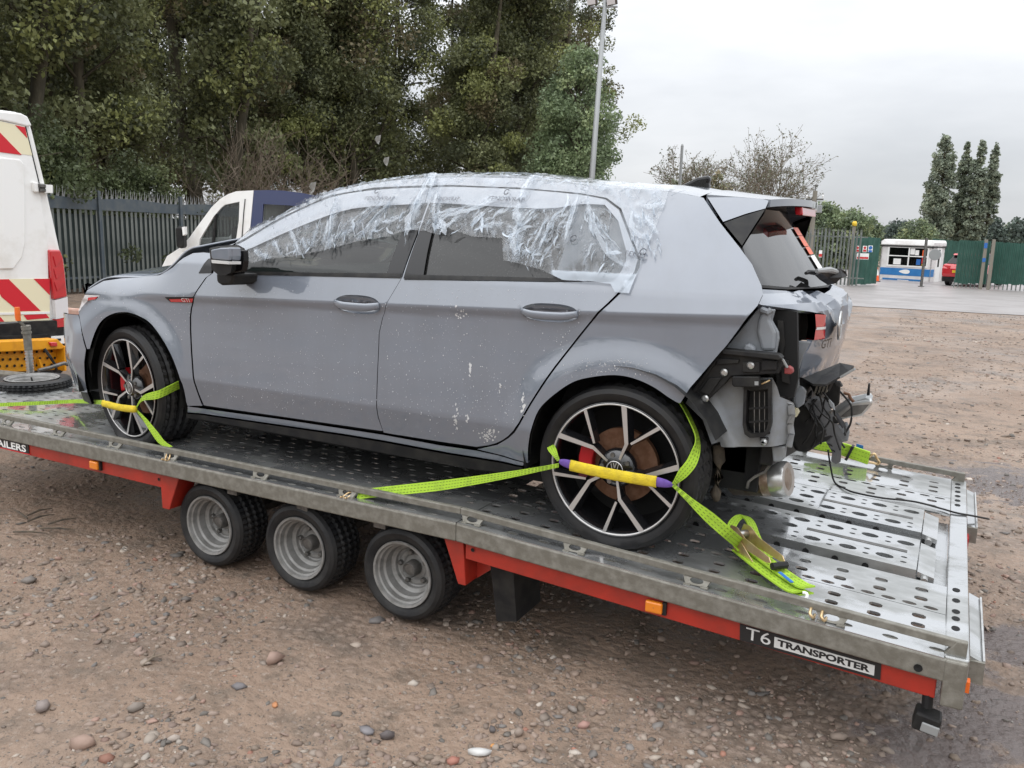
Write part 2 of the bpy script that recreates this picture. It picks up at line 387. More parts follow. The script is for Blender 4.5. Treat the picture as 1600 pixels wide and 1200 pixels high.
# wet concrete yard in front of the gate
yard = pm('wet_concrete', (.30, .275, .265), .35, col2=(.22, .20, .19), nscale=.8, rough2=.5, bump=.1, bscale=6)
def yl(x): return 21.3 + .12*(x-1) + .25*noise.noise((x*.9, 3, 0)) + .1*noise.noise((x*4, 1, 0))
xs = np.arange(-14, 40, .25); yv = []; yf = []
for k, x in enumerate(xs):
    for y in (yl(x), 30, 45, 60): yv.append((x, y, gz(x, y)+.012))
for k in range(len(xs)-1):
    for q in range(3): yf.append((k*4+q, k*4+4+q, k*4+5+q, k*4+q+1))
tag(mk('concrete_yard', yv, yf, yard), kind='structure')
# ------------------------------------------------------------------ gravel
def ico():
    p = (1+5**.5)/2
    v = np.array([(-1, p, 0), (1, p, 0), (-1, -p, 0), (1, -p, 0), (0, -1, p), (0, 1, p), (0, -1, -p), (0, 1, -p), (p, 0, -1), (p, 0, 1), (-p, 0, -1), (-p, 0, 1)], float)
    v /= np.linalg.norm(v[0])
    f = np.array([(0, 11, 5), (0, 5, 1), (0, 1, 7), (0, 7, 10), (0, 10, 11), (1, 5, 9), (5, 11, 4), (11, 10, 2), (10, 7, 6), (7, 1, 8), (3, 9, 4), (3, 4, 2), (3, 2, 6), (3, 6, 8), (3, 8, 9), (4, 9, 5), (2, 4, 11), (6, 2, 10), (8, 6, 7), (9, 8, 1)])
    return v, f
IV, IF = ico()
def ico2():
    v = [tuple(x) for x in IV]; f = []; cache = {}
    def mid(a, b_):
        k = (min(a, b_), max(a, b_))
        if k not in cache:
            q = np.array(v[a])+np.array(v[b_]); v.append(tuple(q/np.linalg.norm(q))); cache[k] = len(v)-1
        return cache[k]
    for a, b_, c in IF:
        x, y, z = mid(a, b_), mid(b_, c), mid(c, a); f += [(a, x, z), (b_, y, x), (c, z, y), (x, y, z)]
    return np.array(v), np.array(f)
PAL = np.array([(.215, .160, .125), (.245, .185, .148), (.175, .135, .108), (.225, .162, .13), (.27, .22, .18), (.13, .115, .10), (.19, .145, .11), (.31, .26, .215), (.25, .16, .125), (.165, .15, .138), (.40, .35, .30), (.27, .13, .09)])
PW = np.array([16, 14, 14, 12, 8, 8, 12, 4, 5, 6, 1.6, .7]); PW = PW/PW.sum()
def clus(x, y):
    return noise.noise((x*1.1, y*1.1, 3))+.6*noise.noise((x*3.1, y*3.1, 8))
def scatter(n, x0, x1, y0, y1, smin, smax, keep, sink=.25):
    P = []
    while len(P) < n:
        x, y = RNG.uniform(x0, x1), RNG.uniform(y0, y1)
        if RNG.random() < keep(x, y): P.append((x, y))
    S = smin*(smax/smin)**(RNG.random(n)**2.4)
    return np.array(P), S
def build_gravel(name, P, S, label=None):
    n = len(P); nv = len(IV); base = IV[None]*RNG.uniform(.5, 1.3, (n, nv, 1))
    sc = np.stack([RNG.uniform(.8, 1.35, n), RNG.uniform(.65, 1.0, n), RNG.uniform(.32, .62, n)], 1)
    v = base*sc[:, None, :]; a = RNG.uniform(0, 6.283, n); tl = RNG.normal(0, .3, n)
    c, s = np.cos(tl)[:, None], np.sin(tl)[:, None]; x, z = v[..., 0]*c-v[..., 2]*s, v[..., 0]*s+v[..., 2]*c; y = v[..., 1]
    c, s = np.cos(a)[:, None], np.sin(a)[:, None]; v = np.stack([x*c-y*s, x*s+y*c, z], -1)*S[:, None, None]*.5
    hz = np.array([ghgt(q[0], q[1]) for q in P])+S*.0
    v += np.stack([P[:, 0], P[:, 1], hz], 1)[:, None]
    f = (IF[None]+np.arange(n)[:, None, None]*nv).reshape(-1, 3)
    col = PAL[RNG.choice(len(PAL), n, p=PW)]*RNG.uniform(.7, 1.2, (n, 1))
    return tag(fastmesh(name, v.reshape(-1, 3), f, MT['stone'], np.repeat(col, nv, 0)), kind='stuff')
cam2 = CAM_P[:2]
def keep_near(x, y):
    d = math.hypot(x-cam2[0], y-cam2[1]); k = clus(x, y)
    if (x-cam2[0])*_f[0]+(y-cam2[1])*_f[1] < .8: return 0
    w = min(1, max(.10, .42+1.5*k))
    return w*min(1, (2.6/d)**1.2)
P1, S1 = scatter(44000, -5.5, 8.0, -2.6, 3.2, .0075, .05, keep_near)
P2, S2 = scatter(12000, 2.6, 9.5, 1.5, 21.5, .018, .075, lambda x, y: min(1, max(.12, .5+1.4*clus(x*.5, y*.9)))*min(1, (5/max(1, y+3.7))))
build_gravel('gravel', np.concatenate([P1, P2]), np.concatenate([S1, S2]))
IV2, IF2 = ico2()
def stone(px, py, size, col, label, cat='stone', group=None, flat=.6, seed=0, name='stone'):
    r = np.random.default_rng(seed); P = gpt(px, py); P[2] = ghgt(P[0], P[1])
    v = IV*r.uniform(.72, 1.2, (12, 1))*np.array([1.15, .8, flat])
    v = v.copy()
    for _ in range(13):
        nn = r.normal(0, 1, 3); nn /= np.linalg.norm(nn); dd = (v*np.array([1/1.15, 1/.8, 1/flat])) @ nn; cut = r.uniform(.55, .9); v -= (np.maximum(0, dd-cut)[:, None]*nn)*np.array([1.15, .8, flat])
    a = r.uniform(0, 6.28); c, s = math.cos(a), math.sin(a)
    v = np.stack([v[:, 0]*c-v[:, 1]*s, v[:, 0]*s+v[:, 1]*c, v[:, 2]], 1)*size*.42
    tint = (.72*np.array(col)+.28*np.array((.21, .155, .12)))[None]*(1+.25*np.array([noise.noise(tuple(q*3+seed)) for q in IV])[:, None])
    o = fastmesh(name, v, IF, MT['stone'], tint); o.location = Vector((P[0], P[1], P[2]+size*flat*.18))
    return tag(o, label, cat, group)
stone(427, 1040*1.0, .105, (.30, .20, .16), 'large pinkish brown angular stone standing proud of the mud near the bottom left', seed=1, flat=.8)
stone(67, 1110, .10, (.22, .19, .18), 'big grey rounded stone in the corner at the bottom left', seed=2)
stone(213, 1115, .075, (.17, .15, .13), 'dark brown stone resting against a smaller one right of the grey corner stone', seed=3)
stone(130, 1175, .10, (.31, .21, .165), 'pink brown boulder-like stone at the very bottom edge on the left', seed=4, flat=.8)
stone(290, 938, .062, (.09, .085, .08), 'dark charcoal stone on bare mud below the leading trailer wheel', seed=5)
stone(272, 1163, .06, (.36, .31, .27), 'pale cream stone beside a row of small stones at bottom left', seed=6)
stone(375, 1080, .075, (.12, .125, .14), 'flat blue grey slate piece with white flecks', seed=7, flat=.35)
stone(573, 1142, .085, (.16, .165, .185), 'flat slate grey slab in the dark stone heap under the middle trailer wheel', seed=8, flat=.35)
stone(606, 1148, .075, (.055, .055, .065), 'nearly black blocky stone at the right end of the dark stone heap', seed=9, flat=.7)
stone(769, 1142, .05, (.06, .065, .075), 'small black glossy stone on bare mud above the white foil lump', seed=10)
stone(811, 1148, .062, (.25, .20, .165), 'brown upright pebble right of the small black stone', seed=11, flat=.9)
stone(912, 1133, .06, (.36, .20, .17), 'pink wedge shaped stone lying alone on smooth mud', seed=12, flat=.7)
stone(895, 1107, .055, (.22, .2, .18), 'grey stone with an orange chip beside it near the pink wedge', seed=13)
stone(708, 1190, .06, (.33, .12, .085), 'brick red stone at the bottom edge left of the foil lump', seed=14)
stone(750, 1178, .085, (.62, .63, .62), 'crumpled white and grey foil lump near the bottom edge', 'litter', seed=15, flat=.45, name='foil_lump')
stone(770, 1166, .03, (.62, .28, .07), 'orange chip touching the top right of the foil lump', seed=16)
stone(430, 1104, .045, (.50, .20, .07), 'terracotta orange chip right of the slate with white flecks', seed=17, flat=.4)
stone(1308, 1158, .075, (.2, .16, .13), 'rounded brown stone right below the transporter lettering', seed=18, flat=.6)
stone(45, 905, .11, (.16, .15, .14), 'ragged grey shard heap on the mud at the left edge', seed=19, flat=.4)
stone(277, 868, .10, (.05, .055, .055), 'crushed dark green bottle fragment behind the leading trailer wheel', 'litter', seed=20, flat=.3, name='crushed_bottle')
stone(588, 968, .11, (.10, .105, .11), 'shredded dark plastic scrap left of the rear trailer wheel', 'litter', seed=21, flat=.28, name='plastic_scrap')
b_ = MB(); P = gpt(222, 1045)
b_.tube([P+(0, 0, .012), P+(.01, -.01, .02)+np.array((.0, .05, .01)), P+(-.03, .09, .03)], [.004, .005, .002], 5)
b_.tube([P+(.01, .04, .03), P+(.03, .08, .03)], [.004, .002], 5)
tag(b_.build('twig', MT['twig']), 'thin forked brown twig lying on bare mud', 'twig')
b_ = MB(); P = gpt(330, 1000+15)
for k in range(6):
    a = RNG.uniform(0, 6.28); q = gpt(40+RNG.uniform(-25, 35), 825+RNG.uniform(-18, 22)); q[2] = ghgt(q[0], q[1])+.012
    b_.tube([q, q+np.array((math.cos(a)*.12, math.sin(a)*.07, .01)), q+np.array((math.cos(a)*.2, math.sin(a)*.15, 0))], [.005, .006, .002], 5)
tag(b_.build('leaf_litter', MT['mud']), kind='stuff')
# ------------------------------------------------------------------ trees
def crown_leaves(centres, radii, n, size, cols, rng, up=.2):
    """leaf quads gathered in clumps; cols = list of (rgb, weight)"""
    C = np.asarray(centres); k = len(C); w = np.asarray(radii)**2; idx = rng.choice(k, n, p=w/w.sum())
    off = rng.normal(0, 1, (n, 3)); off /= np.linalg.norm(off, axis=1)[:, None]; off *= (rng.random((n, 1))**.45)
    p = C[idx]+off*np.asarray(radii)[idx][:, None]*np.array([1, 1, .85])
    a = rng.normal(0, 1, (n, 3)); a /= np.linalg.norm(a, axis=1)[:, None]
    b = np.cross(a, rng.normal(0, 1, (n, 3))); b /= np.linalg.norm(b, axis=1)[:, None]
    s = size*rng.uniform(.45, 1.4, (n, 1))
    c = np.cross(a, b)*s*.12
    v = np.stack([p-a*s*.5, p+b*s*.32+c, p+a*s*.5, p-b*s*.32+c], 1).reshape(-1, 3)
    f = np.arange(4*n).reshape(n, 4)
    cw = np.array([q[1] for q in cols], float); pal = np.array([q[0] for q in cols])
    clc = pal[rng.choice(len(pal), k, p=cw/cw.sum())]*rng.uniform(.75, 1.25, (k, 1))
    col = clc[idx]*rng.uniform(.7, 1.3, (n, 1))
    return v, f, np.repeat(col, 4, 0)
def branches(mb, p, d, L, r, depth, rng, ends, spread=.55, up=.15, kids=3, n=5, minr=.008):
    pts = [p]; rs = [r]; q = p.copy(); dd = d/np.linalg.norm(d)
    for k in range(4):
        dd = dd+rng.normal(0, .13, 3)+np.array((0, 0, up*.3)); dd /= np.linalg.norm(dd)
        q = q+dd*L/4; pts.append(q.copy()); rs.append(max(minr, r*(1-.14*(k+1))))
    mb.tube(pts, rs, n if depth > 1 else 3, cap=False)
    ends.append((pts[2], depth)); ends.append((q, depth))
    if depth > 0:
        for k in range(kids):
            e = dd+rng.normal(0, spread, 3)+np.array((0, 0, up)); s = pts[2+(k % 3)]
            branches(mb, s, e/np.linalg.norm(e), L*rng.uniform(.55, .8), r*.55, depth-1, rng, ends, spread, up, kids, n, minr)
IVY = [((.148, .160, .076), 4), ((.188, .203, .096), 4), ((.105, .118, .064), 3), ((.245, .262, .10), 2.2), ((.195, .168, .096), 1.2)]
FRESH = [((.075, .135, .055), 3), ((.10, .17, .068), 3), ((.05, .095, .042), 2), ((.125, .19, .075), 1)]
def make_tree(seed, H, W, n, cols, size=.17, low=.12, trunks=2, bare=.0, shape='column'):
    rng = np.random.default_rng(seed); tb = MB(); ends = []
    for t in range(trunks):
        x0 = np.array((rng.uniform(-.5, .5)*(trunks > 1), rng.uniform(-.5, .5)*(trunks > 1), -.2)); lean = rng.normal(0, .06, 2)
        pts = []; rs = []
        for k in range(9):
            h = H*.93*k/8; pts.append(x0+np.array((lean[0]*h+.15*math.sin(h*.7+t), lean[1]*h+.15*math.cos(h*.6+t*2), h))); rs.append(.17*(1-.8*k/8)*rng.uniform(.85, 1.15)*(H/13))
        tb.tube(pts, rs, 8)
        for k in range(2, 9):
            for j in range(3):
                a = rng.uniform(0, 6.28); L = W*rng.uniform(.6, 1.05)*(1-.35*(k/8)); d = np.array((math.cos(a), math.sin(a), rng.uniform(.1, .8)))
                branches(tb, pts[k], d, L, rs[k]*.45, 1, rng, ends, n=4, kids=2, minr=.012)
    C = []; Rr = []
    for p, dep in ends:
        if p[2] > H*low and rng.random() > bare:
            C.append(p+rng.normal(0, .2, 3)); Rr.append(rng.uniform(.28, .7)*W/2.2)
    for k in range(int(26*H/12)):
        h = rng.uniform(low*H, H*.95); a = rng.uniform(0, 6.28); rr = rng.uniform(.1, .8)*W*.8
        C.append(np.array((math.cos(a)*rr, math.sin(a)*rr, h))); Rr.append(rng.uniform(.35, .9)*W/2.2)
    v, f, c = crown_leaves(C, Rr, n, size, cols, rng)
    return tb, (v, f, c)
def plant_tree(name, loc, data, label, cat, group=None, src=None, rz=0, sc=1.0, bark='bark'):
    t = thing(name, loc, label, cat, group, rz); t.scale = (sc, sc, sc)
    if src is None:
        tb, (v, f, c) = data
        tr = tb.build('trunk', MT[bark], t, smooth=True, local=True); cr_ = fastmesh('crown', v, f, MT['leaf'], c, t, local=True)
    else:
        for ch in src.children: shared(ch, t)
    return t
kinds = [make_tree(11, 15.5, 2.5, 52000, IVY, .128), make_tree(12, 16.5, 2.4, 48000, IVY, .135, trunks=1), make_tree(13, 15, 2.7, 52000, IVY, .128, trunks=3),
         make_tree(14, 16.0, 2.2, 28000, IVY, .14, bare=.2, trunks=2)]
srcs = [None]*4
FD = np.array((-.171, .985)); F0 = np.array((-13.55, 8.1))           # line of the left hand fence
def fl(s, off=0): # s metres along the fence, off metres behind it
    q = F0+FD*s+np.array((-FD[1], FD[0]))*off; return q
tl = [(-6.5, 3.4, 0, 'ivy clad tree farthest to the left, partly cut by the frame above the white van'),
      (-3.6, 2.6, 2, 'ivy clad tree with dark crown just right of the white van roof'),
      (-.4, 4.4, 1, 'tall ivy clad tree whose forked trunk shows a patch of pale sky'),
      (1.8, 2.8, 3, 'slender thinner tree beside the forked trunk with gaps to the sky'),
      (4.6, 3.6, 0, 'dense ivy clad tree standing behind the white pickup cab'),
      (7.2, 4.6, 2, 'broad dark ivy tree behind the blue rear part of the pickup'),
      (10.0, 3.2, 3, 'sparse tree with many bare twigs above the windscreen of the grey car'),
      (13.0, 4.2, 1, 'tall tree with a reddish bare lower trunk above the car roof front'),
      (16.5, 3.4, 0, 'full ivy tree above the middle of the grey car roof'),
      (18.5, 3.0, 2, 'wide olive green tree behind the rear door of the grey car'),
      ((745, 36), 0, 1, 'tall dark tree left of the thin gappy trees by the lamp post'), ((795, 39), 0, 0, 'dark ivy tree filling the space above the rear of the car roof'),
      ((845, 42), 0, 3, 'thin dark tree full of sky gaps left of the lamp post'),
      ((908, 45), 0, 3, 'thin dark tree whose top pokes out right of the lamp post')]
for i, (s, off, k, lab) in enumerate(tl):
    q = fl(s, off) if not isinstance(s, tuple) else atd(s[0], 300, s[1]); z = gz(0, q[1])-.1; s = 20 if isinstance(s, tuple) else s
    t = plant_tree('tree', (q[0], q[1], z), kinds[k], lab, 'tree', 'ivy clad trees behind the left fence', srcs[k], rz=i*1.9, sc=1.0+.13*math.sin(i*2.3)+(.1 if s > 18 else 0))
    if srcs[k] is None: srcs[k] = t
back = [(40, 33, 1), (150, 35, 0), (280, 37, 2), (400, 40, 1), (500, 43, 0), (610, 46, 2), (700, 50, 1), (780, 54, 0), (850, 58, 2)]
for i, (px, D, k) in enumerate(back):
    q = atd(px, 300, D); plant_tree('tree', (q[0], q[1], gz(0, q[1])-.3), None, 'second row tree glimpsed '+('above the white van roof', 'left of the forked trunk', 'right of the forked trunk', 'above the pickup mirror', 'above the pickup blue rear', 'above the car windscreen', 'right of the reddish trunk', 'above the rear door', 'left of the light green tree')[i], 'tree', 'second row of trees', srcs[k], rz=i*2.7+1, sc=1.12)
# light green feathery tree and low shrubs
def make_shrub(seed, W, H, n, cols, size=.14):
    rng = np.random.default_rng(seed); tb = MB(); ends = []
    for k in range(5):
        a = rng.uniform(0, 6.28); branches(tb, np.array((0, 0, -.1)), np.array((math.cos(a)*.5, math.sin(a)*.5, 1)), H*.6, .04, 2, rng, ends, n=4, kids=2)
    C = [e[0]*np.array((W/H, W/H, 1)) for e in ends]; C = [np.array((c[0], c[1], max(.3, min(c[2], H)))) for c in C]
    for k in range(24):
        a = rng.uniform(0, 6.28); r = W*rng.random()**.5; C.append(np.array((math.cos(a)*r, math.sin(a)*r, H*rng.uniform(.15, .85)*(1-.4*(r/W)**2))))
    v, f, c = crown_leaves(C, [rng.uniform(.3, .65) for _ in C], n, size, cols, rng)
    return tb, (v, f, c)
sk = make_shrub(41, 2.3, 4.6, 22000, [((.10, .125, .058), 3), ((.13, .155, .072), 3), ((.075, .092, .045), 2), ((.18, .19, .065), .8)], .11)
s0 = None
for s, off, sc, lab in [(-2.6, 1.5, .95, 'rounded ivy shrub rising behind the fence right beside the white van'), (.9, 1.4, .9, 'leafy green shrub over the fence tips behind the pickup mirror'),
                        (3.6, 1.3, .75, 'yellowish green shrub over the fence above the pickup cab roof'), (17.5, 1.3, .7, 'low bright leafy shrub above the car roof'),
                        (-6, 1.6, 1.0, 'dark ivy shrub hidden mostly behind the white van'), (23, 1.3, .9, 'shrub below the tall dark trees above the rear car roof')]:
    q = fl(s, off); t = plant_tree('shrub', (q[0], q[1], gz(0, q[1])), sk, lab, 'shrub', 'shrubs behind the left fence', s0, rz=s*2.1, sc=sc)
    s0 = s0 or t
def twiggy(seed, H, n=3, kids=3, depth=3, r=.035, spread=.6):
    rng = np.random.default_rng(seed); tb = MB(); e = []
    for k in range(n):
        a = rng.uniform(0, 6.28); branches(tb, np.array((rng.uniform(-.3, .3), rng.uniform(-.3, .3), -.1)), np.array((math.cos(a)*.4, math.sin(a)*.4, 1)), H*.45, r, depth, rng, e, spread, .1, kids, 4, .007)
    return tb, e
for s, off, H, sd, lab in [(8.2, 1.5, 5.0, 51, 'bare brown thicket of twigs above the pickup blue rear'), (11.4, 1.4, 5.4, 52, 'bare tangled twigs with a scrap of white plastic above the windscreen')]:
    q = fl(s, off); t = thing('bare_shrub', (q[0], q[1], gz(0, q[1])), lab, 'shrub'); twiggy(sd, H, 7, 4, 3, .03)[0].build('stem', MT['twig'], t, local=True)
for px, py, D, lab in ((590, 218, 29, 'torn white plastic scrap caught high in the twigs'), (603, 252, 29, 'torn white plastic scrap caught lower in the twigs'), (488, 292, 25.5, 'white plastic scrap hanging beside the blue pickup roof')):
    P = atd(px, py, D); v = [P+CAM_R*a*.19+CAM_U*b*.24+_f*c*.12 for a, b, c in ((-.5, 0, 0), (-.3, .6, .5), (.2, .5, -.4), (.6, .7, .2), (.4, 0, .6), (.2, -.7, 0), (-.2, -.4, .5))]
    tag(mk('plastic_scrap', v, [(0, 1, 2), (0, 2, 6), (2, 3, 4), (2, 4, 6), (4, 5, 6)], MT['scrap']), lab, 'litter')
# bare tree with few leaves on the horizon
rng = np.random.default_rng(5)
for px, py0, D, H, sd, dens, lab in ((1195, 330, 72, 12.3, 61, .9, 'larger half bare tree on the skyline above the rear spoiler'), (1082, 330, 70, 10.2, 62, .9, 'smaller half bare tree on the skyline left of the larger one')):
    P = atd(px, py0, D); t = thing('half_bare_tree', (P[0], P[1], gz(0, P[1])-.2), lab, 'tree')
    tb = MB(); e = []
    r2 = np.random.default_rng(sd)
    tb.tube([(0, 0, 0), (.05, 0, H*.25), (0, .05, H*.4)], [.2, .15, .11], 7)
    for k in range(15):
        a = 6.28*k/15+r2.uniform(-.3, .3); z0 = H*r2.uniform(.14, .42); branches(tb, np.array((0, 0, z0)), np.array((math.cos(a)*.9, math.sin(a)*.9, r2.uniform(.35, 1.4))), H*.27, .06, 3, r2, e, .55, .12, 4, 4, .013)
    tb.build('trunk', MT['twig'], t, local=True)
    C = [q[0] for q in e if q[1] < 2]; n = int(len(C)*2.2*dens)
    v, f, c = crown_leaves(C, [.3]*len(C), n, .17, [((.17, .16, .12), 2), ((.21, .195, .14), 2), ((.14, .16, .10), 2)], r2); fastmesh('crown', v, f, MT['leaf'], c, t, local=True)
# hedge-like crowns on the right: bushes, poplars, conifers
BUSH = [((.055, .075, .035), 3), ((.075, .095, .045), 3), ((.10, .115, .05), 1.5), ((.04, .055, .03), 2)]
DARK = [((.022, .034, .026), 3), ((.03, .045, .032), 2), ((.018, .026, .022), 2)]
haze_lift = lambda q: 2.5*q+.045  # pales the leaf colours in place of distance haze
def far_tree(name, px, D, top, W, cols, lab, shape, n, size, seed, base=None):
    P = atd(px, 400, D); z0 = gz(0, P[1]) if base is None else base; zt = atd(px, top, D)[2]; H = zt-z0; r2 = np.random.default_rng(seed)
    t = thing(name, (P[0], P[1], z0), lab, 'tree'); tb = MB(); tb.tube([(0, 0, 0), (.1, 0, H*.5), (0, .1, H*.9)], [H*.02, H*.013, .03], 7)
    C = []; Rr = []
    for k in range(330 if shape == 'poplar' else 190):
        h = r2.uniform(.04, 1)
        if shape == 'poplar': w = W*(.10+.95*math.sin(math.pi*(h*.80+.19))**.85)
        elif shape == 'cone': w = W*(1.05-h)
        else: w = W*math.sqrt(max(.03, 1-(1.6*h-.65)**2))
        a = r2.uniform(0, 6.28); rr = w*r2.random()**.5*(.75 if shape == 'poplar' else .9); C.append((math.cos(a)*rr, math.sin(a)*rr, h*H*.97)); Rr.append(r2.uniform(.3, .6)*W*(.55 if shape == 'poplar' else .7)*(1 if h < .85 else .6))
        if k % 4 == 0: tb.tube([(0, 0, max(0, h*H*.97-.8)), C[-1]], [.06, .02], 4)
    tb.build('trunk', MT['bark'], t, local=True)
    v, f, c = crown_leaves(C, Rr, int(n*1.8), size, np.array([(*[1.45*q for q in a_], w_) for a_, w_ in cols]) if False else [(tuple(haze_lift(q) for q in a_), w_) for a_, w_ in cols], r2); fastmesh('crown', v, f, MT['leaf'], c, t, local=True)
far_tree('tree', 892, 35, 80, 1.8, [((.07, .096, .043), 3), ((.092, .12, .055), 3), ((.048, .068, .03), 2), ((.115, .14, .066), 1)], 'light green feathery tree directly behind the tall lamp post', 'round', 17000, .13, 31)
POP = [((.075, .09, .062), 3), ((.09, .105, .072), 3), ((.06, .073, .052), 2), ((.11, .12, .08), 1)]
far_tree('poplar', 1457, 95, 207, 2.0, POP, 'tallest poplar, leftmost of the group above the kiosk', 'poplar', 9000, .3, 71)
far_tree('poplar', 1491, 97, 219, 1.2, POP, 'narrow poplar second from the left in the group', 'poplar', 5500, .3, 72)
far_tree('poplar', 1513, 95, 217, 1.3, POP, 'poplar third from the left, touching its right neighbour', 'poplar', 6500, .3, 73)
far_tree('poplar', 1535, 97, 221, 1.2, POP, 'rightmost poplar of the group', 'poplar', 5500, .3, 74)
far_tree('bush_tree', 1278, 62, 316, 2.1, BUSH, 'green bushy tree behind the utility pole', 'round', 4500, .24, 75)
far_tree('bush_tree', 1326, 60, 326, 1.9, BUSH, 'yellowish green bushy tree right of the utility pole', 'round', 4500, .24, 76)
far_tree('bush_tree', 1352, 64, 340, 1.3, BUSH, 'small yellowish bush left of the kiosk skyline', 'round', 2500, .24, 77)
far_tree('conifer', 1400, 85, 345, 1.9, DARK, 'dark conifer clump behind the kiosk roof', 'round', 3500, .28, 78)
far_tree('bush_tree', 1428, 80, 343, 1.9, BUSH, 'green bushy tree at the foot of the tallest poplar', 'round', 3500, .26, 79)
far_tree('conifer', 1552, 80, 341, 1.5, DARK, 'dark pointed conifer right of the poplars', 'cone', 3500, .26, 80)
far_tree('conifer', 1592, 78, 339, 1.9, DARK, 'dark conifer at the right edge of the photo', 'round', 3500, .26, 81)
far_tree('bush_tree', 1110, 66, 268, 1.6, [((.09, .075, .04), 2), ((.075, .08, .04), 2)], 'brownish leafy tree behind the roof aerial', 'round', 2200, .24, 82)
far_tree('bush_tree', 1050, 68, 279, 1.0, [((.05, .06, .035), 2), ((.075, .07, .04), 2)], 'small brown green tree left of the roof aerial', 'round', 1400, .24, 83)
for k, (px, tp) in enumerate(((1380, 352), (1475, 335), (1572, 352), (1240, 335), (1630, 330), (1690, 325))):
    far_tree('bush_tree', px, 105, tp, 3.2, BUSH, 'pale distant tree low on the skyline '+('left of the kiosk roof', 'right of the poplar trunks', 'between the two dark conifers', 'behind the rear spoiler', 'just beyond the right edge', 'far beyond the right edge')[k], 'round', 2500, .35, 90+k)
# unseen leaf mass added behind the camera so the car mirrors a dark band
r2 = np.random.default_rng(99); C = [(r2.uniform(-34, 40), -24+r2.normal(0, 1.2), GZ+r2.uniform(.2, 4.6)*(1+.3*math.sin(k*.37))) for k in range(420)]
v, f, c = crown_leaves(C, [r2.uniform(.7, 1.3) for _ in C], 16000, .42, IVY, r2); tag(fastmesh('reflection_hedge', v, f, MT['leaf'], c), kind='stuff')
# ------------------------------------------------------------------ palisade fences
def pale_mesh(H=2.35, w=.068):
    mb = MB(); x = [-w/2, -w*.22, 0, w*.22, w/2]; y = [0, -.022, -.006, -.022, 0]; h = [H-.22, H-.06, H+.04, H-.06, H-.22]
    vs = [(x[i], y[i], 0.05) for i in range(5)]+[(x[i], y[i], H-.25) for i in range(5)]
    fs = [(i, i+1, i+6, i+5) for i in range(4)]
    vs2 = [(a, b+.003, c) for a, b, c in vs]; n = len(vs); fs2 = [tuple(q+n for q in f[::-1]) for f in fs]
    return mb.add(vs+vs2, fs+fs2)
def tip_mesh(H=2.35, w=.068):
    mb = MB()
    for x0, x1, xt, yt, z in ((-w/2, -w*.15, -w*.55, -.05, -.02), (-w*.2, w*.2, 0, 0, .03), (w*.15, w/2, w*.55, -.05, -.02)):
        mb.add([(x0, -.006, H-.26), (x1, -.016, H-.26), (xt, yt, H+z), (x0, .004, H-.26), (x1, -.004, H-.26)], [(0, 1, 2), (4, 3, 2), (0, 2, 3), (1, 4, 2)])
    return mb
def palisade(name, a, b, label, face, mats, n=None, pitch=.155, H=2.35, post_every=2.75):
    a = np.array(a, float); b = np.array(b, float); L = np.linalg.norm(b-a); d = (b-a)/L; ang = math.atan2(d[1], d[0])
    t = thing(name, (a[0], a[1], gz(0, a[1])), label, 'fence', 'palisade fences'); proto = tp = None
    k = 0; s = 0
    nrm = np.array((d[1], -d[0]))*face
    n = int(L/pitch)
    for k in range(n):
        q = a+d*(k*pitch); z = gz(0, q[1])+.02*noise.noise((k*.37, 1, 2))
        if proto is None:
            proto = pale_mesh(H).build('pale', MT[mats[0]], t, local=True); tp = tip_mesh(H).build('pale_tip', MT['tip'], proto, local=True); o = proto
        else:
            o = shared(proto, t); o2 = shared(tp, o)
        o.location = (q[0]-a[0], q[1]-a[1], z-gz(0, a[1])); o.rotation_euler = (0, RNG.normal(0, .006), ang+(0 if face > 0 else math.pi))
    for zz in (.35, H-.36):
        mb = MB(); m = 9
        p = [np.array((*(a+d*L*i/m-nrm*.03), gz(0, (a+d*L*i/m)[1])+zz)) for i in range(m+1)]
        mb.tube(p, .032, 4); mb.build('rail', MT[mats[1]], t)
    for j in range(int(L/post_every)+1):
        q = a+d*(j*post_every)+nrm*.05; z = gz(0, q[1]); MB().box((q[0], q[1], z+H/2-.05), (.07, .07, H)).build('post', MT[mats[2]], t)
    return t
A = fl(-7); B = fl(24.0)
f1 = palisade('palisade_fence', A, B, 'grey green palisade fence with blue band along the left, behind the white van', 1, ('palisade', 'fence_blue', 'fence_blue'))
# blue windbreak band and green debris netting fixed to the left fence
net = pm('green_debris_netting', (.045, .062, .06), .85, col2=(.03, .045, .042), nscale=3, detail=8)
nv = []; band = []
off = np.array((FD[1], -FD[0]))
for i in range(63):
    q = fl(-7+i*.5); z = gz(0, q[1])
    for zz in (.12, .95, 1.75): nv.append((q[0]-off[0]*.055, q[1]-off[1]*.055, z+zz+.03*noise.noise((i*.6, zz, 0))))
    for zz, o_ in ((1.86, .03), (2.12+.03*math.sin(i*1.1), .035)): band.append((q[0]+off[0]*o_, q[1]+off[1]*o_, z+zz))
mk('netting', nv, [(i*3+k, i*3+3+k, i*3+4+k, i*3+1+k) for i in range(62) for k in range(2)], net, f1)
mk('blue_band', band, [(i*2, i*2+2, i*2+3, i*2+1) for i in range(62)], MT['fence_blue'], f1)
C0 = fl(25.5)
palisade('palisade_fence', (-9.5, 33.8), (.35, 33.4), 'far palisade fence ending at the dark green gate by the kiosk', 1, ('palisade', 'palisade', 'palisade'), pitch=.15)
